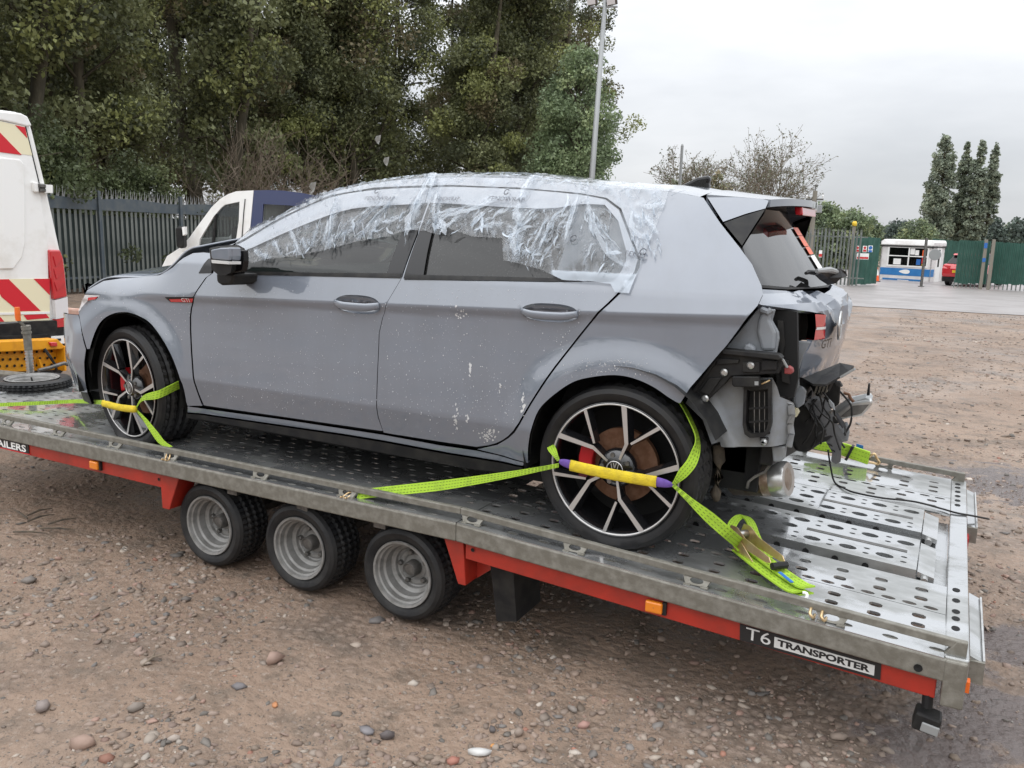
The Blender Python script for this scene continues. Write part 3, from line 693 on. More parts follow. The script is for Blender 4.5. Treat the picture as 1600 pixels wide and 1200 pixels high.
# ------------------------------------------------------------------ gate, signs, corrugated fences
def sheet(name, pxa, pxb, Da, Db, top, label, cat, nrib, pieces=True, H=None, clear=0.05):
    a = atd(pxa[0], pxa[1], Da); b = atd(pxb[0], pxb[1], Db); t = thing(name, (a[0], a[1], gz(0, a[1])), label, cat)
    d = (b-a)[:2]; L = np.linalg.norm(d); d = d/L; nrm = np.array((d[1], -d[0])); w = L/nrib; za, zb = a[2], b[2]
    for k in range(nrib):
        q = a[:2]+d*w*k; zt = za+(zb-za)*k/nrib; zb_ = gz(0, q[1])+clear+RNG.uniform(-.02, .03)
        pr = [(0, 0), (.55, 0), (.65, .035), (.9, .035), (1.0, 0)]
        mb = MB(); vs = []
        for z in (zb_, zt+RNG.uniform(-.015, .015)):
            for s, o in pr: p = q+d*w*s*.99+nrm*o; vs.append((p[0], p[1], z))
        fs = [(i, i+1, i+6, i+5) for i in range(4)]; v2 = [(x-nrm[0]*.004, y-nrm[1]*.004, z) for x, y, z in vs]
        mb.add(vs+v2, fs+[tuple(i+10 for i in f[::-1]) for f in fs]); mb.build('panel', MT['green_steel'], t)
    return t, a, b, d, nrm
g, a, b, d, nrm = sheet('steel_gate', (1336, 369), (1376, 372), 35, 36, 0, 'dark green sheet steel gate carrying four safety signs', 'gate', 5)
q = a[:2]-d*.12; zg = gz(0, q[1]); MB().box((q[0], q[1], zg+1.2), (.12, .12, 2.45)).build('gate_post', MT['lightwood'], g)
mb = MB(); mb.lathe([(0, .0), (0, .09), (.12, .10), (.2, .06), (.2, 0)], (q[0], q[1], zg+2.44), 'z', 12); tag(mb.build('beacon', MT['yellow_plate'], None, smooth=True), 'small yellow beacon on top of the gate post', 'beacon')
def board(name, px0, py0, px1, py1, D, mat, parent=None, th=.01):
    """upright board facing the camera side, in a plane along the gate direction"""
    P = atd(px0, py1, D); Q = atd(px1, py1, D); T = atd(px0, py0, D); dd = (Q-P); dd[2] = 0; L = np.linalg.norm(dd); dd /= L; h = T[2]-P[2]
    mb = MB(); n_ = np.array((dd[1], -dd[0], 0)); mb.prism([P, P+dd*L, P+dd*L+(0, 0, h), P+(0, 0, h)], -n_*th)
    o = mb.build(name, mat, parent); return o, P+n_*.002, dd, L, h
sg = []
for px0, py0, px1, py1, m2, lab in ((1336, 384, 1342.5, 394, 'red_print', 'small white and red safety sign at the left of the gate'), (1347.5, 384, 1354, 394, 'red_print', 'small white and red safety sign in the middle of the gate'),
                                    (1356, 383.5, 1363, 394, 'blue_print', 'small blue and white mandatory sign at the right of the gate'), (1338, 395.5, 1357, 405, 'red_print', 'wide white and red warning sign under the small gate signs')):
    o, P, dd, L, h = board('safety_sign', px0, py0, px1, py1, 34.6, MT['white']); tag(o, lab, 'sign', 'signs on the green gate')
    mb = MB(); n_ = np.array((dd[1], -dd[0], 0))
    if m2 == 'blue_print':
        c_ = P+dd*L*.5+np.array((0, 0, h*.66)); mb.add([c_+n_*.004]+[c_+n_*.004+dd*h*.28*math.cos(w)+np.array((0, 0, h*.28*math.sin(w))) for w in np.linspace(0, 6.283, 17)[:-1]], [(0, i+1, (i+1) % 16+1) for i in range(16)])
        mb.prism([P+dd*.02, P+dd*(L-.02), P+dd*(L-.02)+(0, 0, h*.3), P+dd*.02+(0, 0, h*.3)], n_*.004)
    else:
        mb.prism([P+dd*.02+(0, 0, .02), P+dd*(L-.02)+(0, 0, .02), P+dd*(L-.02)+(0, 0, h*.42), P+dd*.02+(0, 0, h*.42)], n_*.004)
        if L < .3:
            c_ = P+dd*L*.5+np.array((0, 0, h*.7)); mb.prism([c_+dd*.055*math.cos(w)+np.array((0, 0, .055*math.sin(w))) for w in np.linspace(0, 6.283, 13)[:-1]], n_*.004)
    mb.build('print', MT[m2], o)
o, P, dd, L, h = board('safety_sign', 1279, 391, 1284, 402, 33, MT['white']); tag(o, 'small red and white sign on the far palisade fence', 'sign')
MB().prism([P+(0, 0, .02), P+dd*L+(0, 0, .02), P+dd*L+(0, 0, h*.5), P+(0, 0, h*.5)], np.array((dd[1], -dd[0], 0))*.004).build('print', MT['red_print'], o)
g2, a2, b2, d2, n2 = sheet('corrugated_fence', (1499, 375), (1549, 377), 36.5, 36, 0, 'green corrugated sheet fence just right of the red car', 'fence', 9, clear=.2)
g3, a3, b3, d3, n3 = sheet('corrugated_fence', (1556, 378), (1660, 384), 36, 34.5, 0, 'green corrugated sheet fence at the right edge beyond the joint post', 'fence', 18, clear=.25)
for tt, aa, bb, dd_, nn in ((g2, a2, b2, d2, n2), (g3, a3, b3, d3, n3)):
    L = np.linalg.norm((bb-aa)[:2])
    for k in range(int(L/.16)):
        q = aa[:2]+dd_*k*.16-nn*.06; z = gz(0, q[1]); MB().box((q[0], q[1], z+.19), (.05, .02, .38)).build('foot_pale', MT['palisade'], tt)
for px, D, lab in ((1541, 35.6, 'grey post with a small blue tag between the two corrugated fences'), (1553, 35.4, 'plain grey post right beside the tagged fence post')):
    P = atd(px, 378, D); z = gz(0, P[1]); t = thing('fence_post', (P[0], P[1], z), lab, 'post'); MB().box((P[0], P[1], (z+P[2])/2+.05), (.13, .13, P[2]-z+.1)).build('shaft', MT['lightwood'], t, bev=.01)
    if px < 1545: [MB().box((P[0], P[1]-.075, P[2]-a_), (.12, .02, b_)).build('tag', MT['blue_print'], t) for a_, b_ in ((.15, .22), (.75, .16))]
P1 = atd(1470, 374, 46); P2 = atd(1515, 379, 44); t = thing('corrugated_fence', (P1[0], P1[1], gz(0, P1[1])), 'dull green sheet fence visible behind the kiosk and red car', 'fence')
for k in range(12):
    a_ = P1+(P2-P1)*(k/12*1.5-.3); b__ = P1+(P2-P1)*((k+.96)/12*1.5-.3); mb = MB(); z = gz(0, a_[1]); mb.prism([(a_[0], a_[1], z), (b__[0], b__[1], z), (b__[0], b__[1], a_[2]), (a_[0], a_[1], a_[2])], (0, .03, 0)); mb.build('panel', MT['green_steel'], t)
# ------------------------------------------------------------------ kiosk
K0 = atd(1372, 440, 43.5); K1 = atd(1451, 449.5, 41.9)                   # front corners on the ground
kd = (K1-K0); kd[2] = 0; KL = np.linalg.norm(kd); kd /= KL; kn = np.array((kd[1], -kd[0], 0)); kz = min(K0[2], K1[2]); KH = 2.3; KD = 1.9
K0[2] = kz
def kp(s, h, o=0): return K0+kd*s+np.array((0, 0, h))+kn*o
kk = thing('kiosk', K0, 'white gatehouse kiosk with a wide window and a blue stripe', 'kiosk')
wm = pm('kiosk_panel', (.72, .71, .70), .5, col2=(.6, .58, .56), nscale=2)
x0, x1, z0, z1 = .40, KL-.24, 1.03, 1.9
mb = MB()
for s0, s1, h0, h1 in ((0, KL, .12, z0), (0, KL, z1, KH-.3), (0, x0, z0, z1), (x1, KL, z0, z1)): mb.prism([kp(s0, h0), kp(s1, h0), kp(s1, h1), kp(s0, h1)], -kn*.06)
mb.prism([kp(KL, .12), kp(KL, KH-.3), kp(KL, KH-.3, -KD), kp(KL, .12, -KD)], -kd*.06); mb.prism([kp(0, .12), kp(0, .12, -KD), kp(0, KH-.3, -KD), kp(0, KH-.3)], kd*.06); mb.prism([kp(0, .12, -KD), kp(KL, .12, -KD), kp(KL, KH-.3, -KD), kp(0, KH-.3, -KD)], kn*.06)
mb.build('wall', wm, kk)
mb = MB(); mb.prism([kp(-.05, KH-.3, .05), kp(KL+.05, KH-.3, .05), kp(KL+.05, KH-.12, .05), kp(KL-.05, KH, -.1), kp(.05, KH, -.1), kp(-.05, KH-.12, .05)], -kn*(KD+.1)); mb.build('roof', wm, kk, bev=.05)
mb = MB(); mb.prism([kp(-.06, KH-.36, .06), kp(KL+.06, KH-.36, .06), kp(KL+.06, KH-.31, .06), kp(-.06, KH-.31, .06)], -kn*(KD+.12)); mb.build('gutter', MT['black'], kk)
mb = MB()
for s0, s1, h0, h1 in ((x0-.07, x1+.07, z0-.07, z0), (x0-.07, x1+.07, z1, z1+.07), (x0-.07, x0, z0, z1), (x1, x1+.07, z0, z1), ((x0+x1)/2+.02, (x0+x1)/2+.08, z0, z1), (x0, x1, (z0+z1)/2, (z0+z1)/2+.05)): mb.prism([kp(s0, h0, .025), kp(s1, h0, .025), kp(s1, h1, .025), kp(s0, h1, .025)], -kn*.05)
fr_ = mb.build('window', MT['white'], kk)
MB().prism([kp(x0, z0, -.02), kp(x1, z0, -.02), kp(x1, z1, -.02), kp(x0, z1, -.02)], -kn*.01).build('pane', glassmat('kiosk_glass', (.25, .26, .27)), fr_)
MB().prism([kp(.06, .13, -.7), kp(KL-.06, .13, -.7), kp(KL-.06, 2.05, -.7), kp(.06, 2.05, -.7)], -kn*.02).build('interior', MT['void'], kk)
for s0, s1, h0, h1, m in ((.78, 1.22, 1.06, 1.35, 'white'), (1.72, 1.98, 1.58, 1.88, 'white'), (2.0, 2.22, 1.55, 1.8, 'white'), (2.42, 2.62, 1.5, 1.82, 'orange_print'), (2.42, 2.62, 1.16, 1.48, 'red_print'), (2.12, 2.36, 1.08, 1.36, 'blue_print'), (2.45, 2.6, 1.06, 1.14, 'yellow_plate')):
    k_ = KL/3.0; MB().prism([kp(s0*k_, h0, -.015), kp(s1*k_, h0, -.015), kp(s1*k_, h1, -.015), kp(s0*k_, h1, -.015)], kn*.004).build('notice', MT[m], kk)
blue = pm('kiosk_blue', (.02, .16, .42), .5, col2=(.03, .2, .48), nscale=3)
MB().prism([kp(.04, .52, .001), kp(KL-.02, .52, .001), kp(KL-.02, .88, .001), kp(.04, .88, .001)], kn*.008).build('stripe', blue, kk)
MB().prism([kp(.2, .2, .001), kp(KL-.35, .2, .001), kp(KL-.35, .36, .001), kp(.2, .36, .001)], kn*.008).build('stripe', blue, kk)
c_ = kp(KL*.5, .72, .012); mb = MB(); mb.add([c_]+[c_+kd*.26*math.cos(w)+np.array((0, 0, .1*math.sin(w)+.02*math.sin(2*w))) for w in np.linspace(0, 6.283, 25)[:-1]], [(0, i+1, (i+1) % 24+1) for i in range(24)]); mb.build('emblem', MT['white'], kk)
MB().prism([kp(KL*.38, .255, .012), kp(KL*.60, .255, .012), kp(KL*.60, .305, .012), kp(KL*.38, .305, .012)], kn*.003).build('caption', MT['white'], kk)
# side door on the right hand wall
def ks(o, h, e=0): return K0+kd*(KL+e)+np.array((0, 0, h))-kn*o
dr = MB().prism([ks(.55, .15), ks(1.3, .15), ks(1.3, 2.0), ks(.55, 2.0)], kd*.04).build('door', MT['white'], kk)
MB().prism([ks(.8, 1.0, .04), ks(1.05, 1.0, .04), ks(1.05, 1.85, .04), ks(.8, 1.85, .04)], kd*.008).build('pane', MT['black_gloss'], dr)
MB().prism([ks(.02, .52), ks(.5, .52), ks(.5, .88), ks(.02, .88)], kd*.01).build('stripe', blue, kk)
MB().prism([kp(-.08, -.03, .08), kp(KL+.08, -.03, .08), kp(KL+.08, .12, .08), kp(-.08, .12, .08)], -kn*(KD+.16)).build('plinth', pm('grey_plinth', (.2, .19, .18), .8), kk)
P = atd(1448, 372, 36); z = gz(0, P[1]); t = thing('barrier_post', (P[0], P[1], z), 'thin dark post in front of the right corner of the kiosk', 'post')
MB().tube([(P[0], P[1], z), (P[0], P[1], P[2])], .06, 8).build('shaft', MT['dark_steel'], t)
MB().tube([(P[0], P[1], z), (P[0], P[1], z+.04)], .13, 8).build('base_plate', MT['dark_steel'], t)
P = atd(1461, 398, 37.5); t = thing('round_sign', P, 'round grey mirror disc at the kiosk corner', 'mirror'); MB().lathe([(0, 0), (0, .24), (.03, .25), (.05, .2), (.05, 0)], P, 'y', 20).build('disc', MT['tip'], t); MB().tube([P+(0, .05, 0), P+(0, .3, -.1)], .02, 6).build('bracket', MT['dark_steel'], t)
P = gpt(1367, 440); t = thing('traffic_cone', P, 'orange and white traffic cone leaning by the left end of the kiosk', 'cone')
MB().lathe([(.04, .19), (.30, .14)], P, 'z', 16).lathe([(.58, .085), (.82, .045), (.86, .03)], P, 'z', 16).build('cone_body', MT['orange_print'], t, smooth=True); MB().lathe([(.30, .14), (.58, .085)], P, 'z', 16).build('sleeve', MT['white'], t, smooth=True)
MB().box(P+(0, 0, .02), (.46, .46, .04)).build('cone_base', MT['black'], t)
# low barrier rail by the fence end
P = gpt(1330, 443); t = thing('barrier_rail', P, 'low grey bollard with a short rail at the end of the far fence', 'barrier'); Q = atd(1322, 427, 33)
MB().tube([(P[0], P[1], P[2]), (P[0], P[1], Q[2]+.05)], .07, 8).build('post', MT['pole'], t); MB().tube([atd(1300, 425.5, 33.2), Q], .04, 6).build('rail', MT['pole'], t)
# ------------------------------------------------------------------ red car beside the kiosk (rear three quarter)
P = gpt(1500, 448); rc = thing('parked_car', P, 'bright red hatchback half hidden behind the green corrugated fence', 'car')
rp = pm('red_car_paint', (.55, .012, .02), .3, coat=.8)
fwd = np.array((.28, .96, 0)); fwd /= np.linalg.norm(fwd); rt = np.array((fwd[1], -fwd[0], 0))
def rcp(a, b, c): return P+fwd*a+rt*b+np.array((0, 0, c))
W = .88; sec = [(0, .42, .38), (0, .72, .42), (.04, .95, .55), (.2, 1.0, .8)]
def hull(prof, w0, w1): # prof: list (along, z, halfwidth)
    mb = MB(); n = len(prof); vs = [rcp(a, -w, z) for a, z, w in prof]+[rcp(a, w, z) for a, z, w in prof]
    return mb.add(vs, [tuple(range(n))[::-1], tuple(range(n, 2*n))]+[(i, (i+1) % n, n+(i+1) % n, n+i) for i in range(n)])
hull([(0.02, .35, .8), (0, .55, .86), (.0, .78, .86), (.1, .98, .82), (3.0, .98, .82), (4.0, .8, .75), (4.15, .4, .75)], 0, 0).build('body', rp, rc, bev=.05)
hull([(.14, .98, .74), (.55, 1.36, .58), (1.0, 1.45, .56), (2.0, 1.44, .56), (2.9, .98, .74)], 0, 0).build('cabin', MT['black_gloss'], rc, bev=.04)
hull([(.42, 1.38, .57), (.5, 1.44, .57), (1.2, 1.49, .55), (2.0, 1.475, .54), (2.0, 1.43, .54), (.6, 1.37, .57)], 0, 0).build('roof', rp, rc, bev=.02)
MB().prism([rcp(-.02, -.4, .6), rcp(-.02, .12, .6), rcp(-.02, .12, .71), rcp(-.02, -.4, .71)], fwd*.02).build('number_plate', MT['yellow_plate'], rc)
for s in (-1, 1): MB().prism([rcp(-.012, s*.5, .78), rcp(.03, s*.84, .78), rcp(.06, s*.82, .92), rcp(.02, s*.5, .9)], fwd*.05).build('tail_lamp', MT['lamp_red'], rc)
hull([(-.02, .2, .78), (-.03, .42, .8), (.15, .42, .8), (.15, .2, .78)], 0, 0).build('bumper', MT['black'], rc)
for a_, s in ((.75, -1), (.75, 1), (3.3, -1), (3.3, 1)):
    c_ = rcp(a_, s*.72, .31); mb = MB(); pts = []
    for k in range(20):
        w = 2*math.pi*k/20; pts.append(c_-rt*.1+fwd*.31*math.cos(w)+np.array((0, 0, .31*math.sin(w))))
    mb.prism(pts, rt*.2); mb.build('wheel', MT['rubber'], rc)
# ------------------------------------------------------------------ poles
P = atd(925, 275, 25); z = gz(0, P[1]); Tp = atd(945.5, 2, 25); lp = thing('lamp_post', (P[0], P[1], z), 'tall slim grey floodlight pole in front of the light green tree', 'lamp post')
ax = (Tp-P)/np.linalg.norm(Tp-P); Bp = P+ax*((z-P[2])/ax[2])
MB().tube([Bp, P, Tp+ax*.4], [.095, .085, .06], 12).build('pole', MT['pole'], lp, smooth=True)
MB().tube([Tp-ax*.16-CAM_R*.42, Tp-ax*.16+CAM_R*.38], .03, 6).build('crossbar', MT['pole'], lp)
for a_, b_, w in ((-.36, -.02, .30), (.22, .02, .30)):
    c_ = Tp+ax*(.0)+CAM_R*a_; fl_ = MB().box(c_+np.array((0, -.05, .02)), (w, .16, .26), Matrix.Rotation(R_(25), 3, 'X') @ Matrix.Rotation(.5, 3, 'Z')).build('floodlight', MT['dark_steel'], lp, bev=.02)
    MB().box(c_+np.array((.0, -.14, -.03)), (w*.8, .02, .18), Matrix.Rotation(R_(25), 3, 'X') @ Matrix.Rotation(.5, 3, 'Z')).build('lens', MT['lamp_clear'], fl_)
P = atd(1066, 228, 60); z = gz(0, P[1]); t = thing('flag_pole', (P[0], P[1], z), 'plain pale pole on the skyline left of the half bare trees', 'pole'); MB().tube([(P[0], P[1], z), P], [.13, .10], 8).build('shaft', MT['pole'], t); MB().lathe([(0, .1), (.12, .06), (.16, 0)], P, 'z', 8).build('cap', MT['pole'], t)
P = atd(1274, 298, 50); z = gz(0, P[1]); t = thing('utility_pole', (P[0], P[1], z), 'wooden utility pole with crossarm and transformer near the spoiler', 'pole')
MB().tube([(P[0], P[1], z), P], [.17, .13], 10).build('shaft', MT['lightwood'], t); 
MB().box(P+(0, 0, -.5), (1.0, .1, .1)).build('crossarm', MT['dark_steel'], t)
for s in (-.45, 0, .45): MB().lathe([(-.45, .03), (-.3, .05), (-.22, .02)], P+(s, 0, 0), 'z', 8).build('insulator', MT['white'], t)
MB().tube([P, P+(0, 0, .35)], .03, 6).box(P+(0, 0, .3), (.3, .05, .05)).build('top_pin', MT['dark_steel'], t)
MB().box(P+(.32, -.1, -1.05), (.3, .3, .45)).build('transformer', MT['pole'], t, bev=.03)
# ------------------------------------------------------------------ white van ahead of the trailer
VX = -3.35
def vp(px, py, o=0): P = atx(px, py, VX); return P+np.array((o, 0, 0))
vr = [vp(45, 181), vp(52, 205), vp(75, 300), vp(95, 390), vp(104, 470), vp(106, 520)]
yb = vr[-1][1]; yc = yb-1.0
van = thing('van', (VX, yc, gz(0, 1)), 'white high roof van with red and cream chevrons on its rear doors', 'van')
top = vr[0][2]; prof = [(p[1], p[2]) for p in vr]+[(yb, -.12)]
half = [(top+.02, prof[0][0]-.10)]+[(z, y) for y, z in prof]
poly = [(VX, yc+(y-yc), z) for z, y in half]; poly2 = [(VX, 2*yc-y, z) for z, y in half[::-1]]
MB().prism([(VX, y, z) for z, y in half]+poly2, (-2.6, 0, 0)).build('body', MT['white_paint'], van, bev=.03)
MB().prism([(VX-2.6, yc-.95, -.12), (VX-2.6, yc+.95, -.12), (VX-2.6, yc+.9, 1.6), (VX-2.6, yc-.9, 1.6)], (-1.9, 0, 0)).build('cab', MT['white_paint'], van, bev=.25)
cap = [vp(-30, 166, .03), vp(0, 174, .03), vp(30, 177, .03), vp(40, 182, .03), vp(47, 197, .03), vp(38, 197.5, .03), vp(10, 190.5, .03), vp(-30, 183, .03)]
MB().prism(cap, (-.2, 0, 0)).build('roof_lip', MT['white_paint'], van, bev=.012)
def vpoly(name, pts, o, mat, parent=van, th=.006): return MB().prism([vp(x, y, o) for x, y in pts], (-th, 0, 0)).build(name, MT[mat], parent)
door = vpoly('rear_door', [(-160, 178), (0, 189), (37, 197), (58.5, 286), (73, 380), (75, 500), (-160, 500)], .018, 'white_paint', th=.02); bevel(door, .006)
pan = vpoly('door_pressing', [(-140, 243), (0, 246), (28, 249), (34, 256), (36, 300), (36, 380), (31, 402), (18, 420), (-140, 424)], .032, 'white_paint', th=.02); bevel(pan, .012, 3)
sk_ = vpoly('door_seal', [(37, 197), (39.5, 197.5), (61, 287), (58.5, 287)], .012, 'black', th=.03)
vpoly('chevron_panel', [(-150, 170), (0, 190), (36.7, 198.7), (48, 243), (0, 237), (-150, 222)], .021, 'chev_cream', door)
vpoly('chevron_stripe', [(21, 195.6), (36.5, 199), (40, 216)], .024, 'chev_red', door)
vpoly('chevron_stripe', [(0, 210), (31, 242), (0, 238), (-30, 234), (-62, 196), (-40, 184.5), (-22, 187.5)], .024, 'chev_red', door)
vpoly('chevron_panel', [(-150, 438), (75, 435), (75.5, 500), (-150, 508)], .021, 'chev_cream', door)
vpoly('chevron_stripe', [(-14, 436.5), (11, 436), (61, 485.5), (27, 486), (0, 464)], .024, 'chev_red', door)
vpoly('chevron_stripe', [(50, 435.4), (75, 435.2), (75.4, 461)], .024, 'chev_red', door)
vpoly('chevron_stripe', [(-82, 438), (-55, 437.5), (-6, 487), (-40, 488)], .024, 'chev_red', door)
vpoly('chevron_stripe', [(34, 492), (69, 490), (74.5, 496.5), (40, 499.5)], .024, 'chev_red', door)
vpoly('chevron_stripe', [(-40, 497), (-2, 495), (4, 502), (-34, 504)], .024, 'chev_red', door)
vpoly('trim_strip', [(-150, 491), (75, 486.5), (75, 490), (-150, 495)], .027, 'white', door)
h_ = vpoly('hinge', [(46, 284), (54, 285), (56, 301), (49, 300)], .05, 'white_paint', th=.04); bevel(h_, .01)
vpoly('hinge', [(62, 288), (76, 289), (76, 301.5), (63, 301)], .055, 'white_paint', th=.05); MB().tube([vp(55, 290, .05), vp(64, 291, .05)], .02, 6).tube([vp(56, 297, .05), vp(64, 297, .05)], .02, 6).build('hinge_pin', MT['dark_steel'], van)
lam = vpoly('tail_lamp', [(72, 390), (89, 390), (94, 404), (97, 430), (100, 463), (80, 468), (75, 430)], .05, 'lamp_red', th=.08); bevel(lam, .015, 3)
vpoly('reversing_lens', [(80, 468.5), (100, 463.5), (101.5, 494), (82, 498)], .05, 'lamp_clear', lam, .08); vpoly('lower_lens', [(82, 498.5), (101.5, 494.5), (102.5, 509), (83, 511)], .052, 'lamp_red', lam, .08)
for k in range(3): vpoly('lens_facet', [(77+k*.8, 400+k*20), (91+k*2.4, 404+k*18), (81+k, 416+k*19)], .058, 'lamp_red', lam, .02)
vpoly('bumper', [(-150, 512), (0, 506), (82, 500), (83, 512), (103, 510), (105, 530), (103, 566), (60, 572), (-150, 575)], .06, 'black', th=.2)
vpoly('bumper_step', [(-150, 530), (62, 521), (66, 523), (66, 536), (-150, 542)], .12, 'black', th=.1)
vpoly('number_plate', [(66, 525), (97, 523), (98, 535), (70, 537)], .075, 'white', th=.015)
vpoly('plate_mark', [(79, 528), (86, 527.5), (86.5, 531), (80, 531.5)], .08, 'black_print', th=.006)
vpoly('reflector', [(91, 548), (99, 547), (99, 556), (91, 557)], .075, 'lamp_red', th=.015)
MB().tube([(VX-.9, yb-.12, gz(0, 1)+.33), (VX-.9, yb-.34, gz(0, 1)+.33)], .33, 20).build('wheel', MT['rubber'], van); MB().tube([(VX-.9, yc*2-yb+.12, gz(0, 1)+.33), (VX-.9, yc*2-yb+.34, gz(0, 1)+.33)], .33, 20).build('wheel', MT['rubber'], van)
MB().tube([(VX-3.7, yb-.12, gz(0, 1)+.33), (VX-3.7, yb-.34, gz(0, 1)+.33)], .33, 20).build('wheel', MT['rubber'], van); MB().tube([(VX-3.7, yc*2-yb+.12, gz(0, 1)+.33), (VX-3.7, yc*2-yb+.34, gz(0, 1)+.33)], .33, 20).build('wheel', MT['rubber'], van)
# yellow rear step of the van: plate, folded lip, end cheek, holes
YX = -2.95
def yp(px, py, o=0): return atx(px, py, YX)+np.array((o, 0, 0))
st = MB().prism([yp(-120, 551), yp(0, 545), yp(88, 540), yp(91, 577), yp(0, 582), yp(-120, 588)], (-.02, 0, 0)).build('step_plate', MT['yellow_paint'], van)
MB().prism([yp(-120, 536, .09), yp(0, 531.5, .09), yp(66, 529, .09), yp(79, 528, .09), yp(90, 539, .09), yp(88, 544, .09), yp(0, 548, .09), yp(-120, 553, .09)], (-.13, 0, 0)).build('step_lip', MT['yellow_paint'], van, bev=.008)
MB().prism([yp(88, 541, .1), yp(91, 539, .1), yp(92, 577, .1), yp(89, 578, .1)], (-.3, 0, 0)).build('step_cheek', MT['yellow_paint'], van)
mb = MB()
for r in range(3):
    for k in range(16):
        c = yp(-95+k*11.6+(5 if r % 2 else 0), 572-r*10.5-(k-8)*.35, .012); mb.lathe([(0, 0), (.002, .012)], c, 'x', 8)
tag(mb.build('step_holes', MT['void'], st), kind='stuff')
rl = MB().prism([yp(64, 533, .11), yp(76, 533, .11), yp(77, 539.5, .11), yp(67, 539.5, .11)], (-.03, 0, 0)).build('step_lamp', MT['lamp_red'], van, bev=.006)
MB().prism([yp(53, 560, .06), yp(56, 560, .06), yp(62, 576, .06), yp(58, 577, .06)], (-.04, 0, 0)).build('step_bracket', MT['yellow_paint'], van)
MB().tube([yp(57, 543, .1), yp(63, 556, .13), yp(72, 568, .12), yp(76, 575, .1), yp(74, 586, .05)], .012, 6).build('cable', MT['black'], van)
MB().prism([yp(-120, 588, .05), yp(95, 577, .05), yp(80, 590, .05), yp(-120, 604, .05)], (-.2, 0, 0)).build('tow_beam', MT['black'], van)
# pale pinkish block behind the front corner of the car
P = gpt(112, 545); P = atd(114, 486, 10.5); zb = gz(0, P[1]); t = thing('concrete_block', (P[0], P[1], zb), 'pale pink weathered block standing between the van and the front of the grey car', 'block')
a_, b_, c_ = atd(101, 480, 10.5), atd(125, 482, 10.5), atd(122, 476, 10.9)
MB().prism([np.array((a_[0], a_[1], zb)), np.array((b_[0], b_[1], zb)), b_, a_], CAM_R*.05+_f*.6).build('block_body', MT['pink'], t, bev=.03)
# ------------------------------------------------------------------ white pickup with blue rear
TD = 13.0; T0 = atd(395, 400, TD); th_ = np.array((CAM_R[0], CAM_R[1], 0)); th_ /= np.linalg.norm(th_); tn = np.array((-th_[1], th_[0], 0))   # along the truck, away from the camera
if tn @ _f < 0: tn = -tn
def tp(px, py, o=0):
    v = ray(px, py); return CAM_P+v*((T0-CAM_P) @ tn)/(v @ tn)+tn*o
tk = thing('pickup_truck', (T0[0], T0[1], gz(0, T0[1])), 'small truck with a white front cab and a dark blue rear body', 'truck')
g0 = gz(0, T0[1])
def down(P, z): return np.array((P[0], P[1], z))
cabp = [(397, 297.5), (370, 299), (358, 303), (346, 310), (332, 323), (315, 346), (297, 371), (282, 387), (262, 400), (250, 425), (246, 470)]
cp = [tp(*q) for q in cabp]; fl0 = down(cp[-1], g0+.3); fl1 = down(tp(379, 470), g0+.3)
win = [(375, 315), (352, 320), (346, 325), (335, 338), (313, 374), (311, 386), (340, 383), (369, 379), (374, 345)]
def holed(name, outer, hole, mat, parent, th):
    """flat side panel with a window opening (triangulated), closed behind by thickness"""
    v2 = [(p @ th_, p[2]) for p in outer+hole]; n, m = len(outer), len(hole)
    vs, es, fs, _, _, _ = geometry.delaunay_2d_cdt([Vector(q) for q in v2], [(i, (i+1) % n) for i in range(n)]+[(n+i, n+(i+1) % m) for i in range(m)], [], 0, 1e-6)
    P3 = [th_*v.x+np.array((0, 0, v.y))+tn*(outer[0] @ tn) for v in vs]
    def ins(p, pl):
        c = False; j = len(pl)-1
        for i in range(len(pl)):
            if (pl[i][1] > p[1]) != (pl[j][1] > p[1]) and p[0] < (pl[j][0]-pl[i][0])*(p[1]-pl[i][1])/(pl[j][1]-pl[i][1])+pl[i][0]: c = not c
            j = i
        return c
    keep = []
    for f in fs:
        c = sum((vs[i] for i in f), Vector((0, 0)))/len(f)
        if ins(c, v2[:n]) and not ins(c, v2[n:]): keep.append(tuple(f))
    o = mk(name, P3, keep, mat, parent); md = o.modifiers.new('solid', 'SOLIDIFY'); md.thickness = th; md.offset = 0; return o
holed('cab_side', cp+[fl0, fl1], [tp(*q) for q in win], MT['white_paint'], tk, .05)
MB().prism([p+tn*1.85 for p in cp+[fl0, fl1]], tn*.05).build('cab_side', MT['white_paint'], tk)
MB().prism([cp[0]+tn*.03, cp[1]+tn*.03, cp[2]+tn*.03, cp[3]+tn*.03, cp[3]-(0, 0, .05)+tn*.03, cp[0]-(0, 0, .06)+tn*.03], tn*1.8).build('cab_roof', MT['white_paint'], tk)
MB().prism([cp[6], cp[7], cp[8], cp[9], cp[10], fl0, down(cp[6], g0+.3)], tn*1.85).build('bonnet', MT['white_paint'], tk, bev=.03)
MB().prism([tp(x, y, .04) for x, y in win], tn*.01).build('cab_window', MT['glass_clear'], tk)
MB().prism([tp(x, y, -.02) for x, y in ((336, 337), (339, 334), (335, 382), (331, 383))], tn*.04).build('window_divider', MT['black'], tk)
MB().prism([tp(x, y, .9) for x, y in ((330, 355), (395, 345), (395, 420), (330, 420))], tn*.3).build('cab_seat', MT['seat'], tk, bev=.05)
MB().prism([tp(x, y, -.012) for x, y in ((297, 372), (300, 372), (346, 312), (344, 311))], tn*.02).build('pillar_trim', MT['white_paint'], tk)
MB().tube([tp(x, y, -.03) for x, y in ((384, 311), (382, 330), (378, 385))], .008, 4).build('door_gap', MT['black'], tk)
MB().prism([tp(x, y, -.02) for x, y in ((297, 373), (311, 374), (311, 386), (300, 388), (294, 386))], tn*.06).build('mirror_mount', MT['black'], tk)
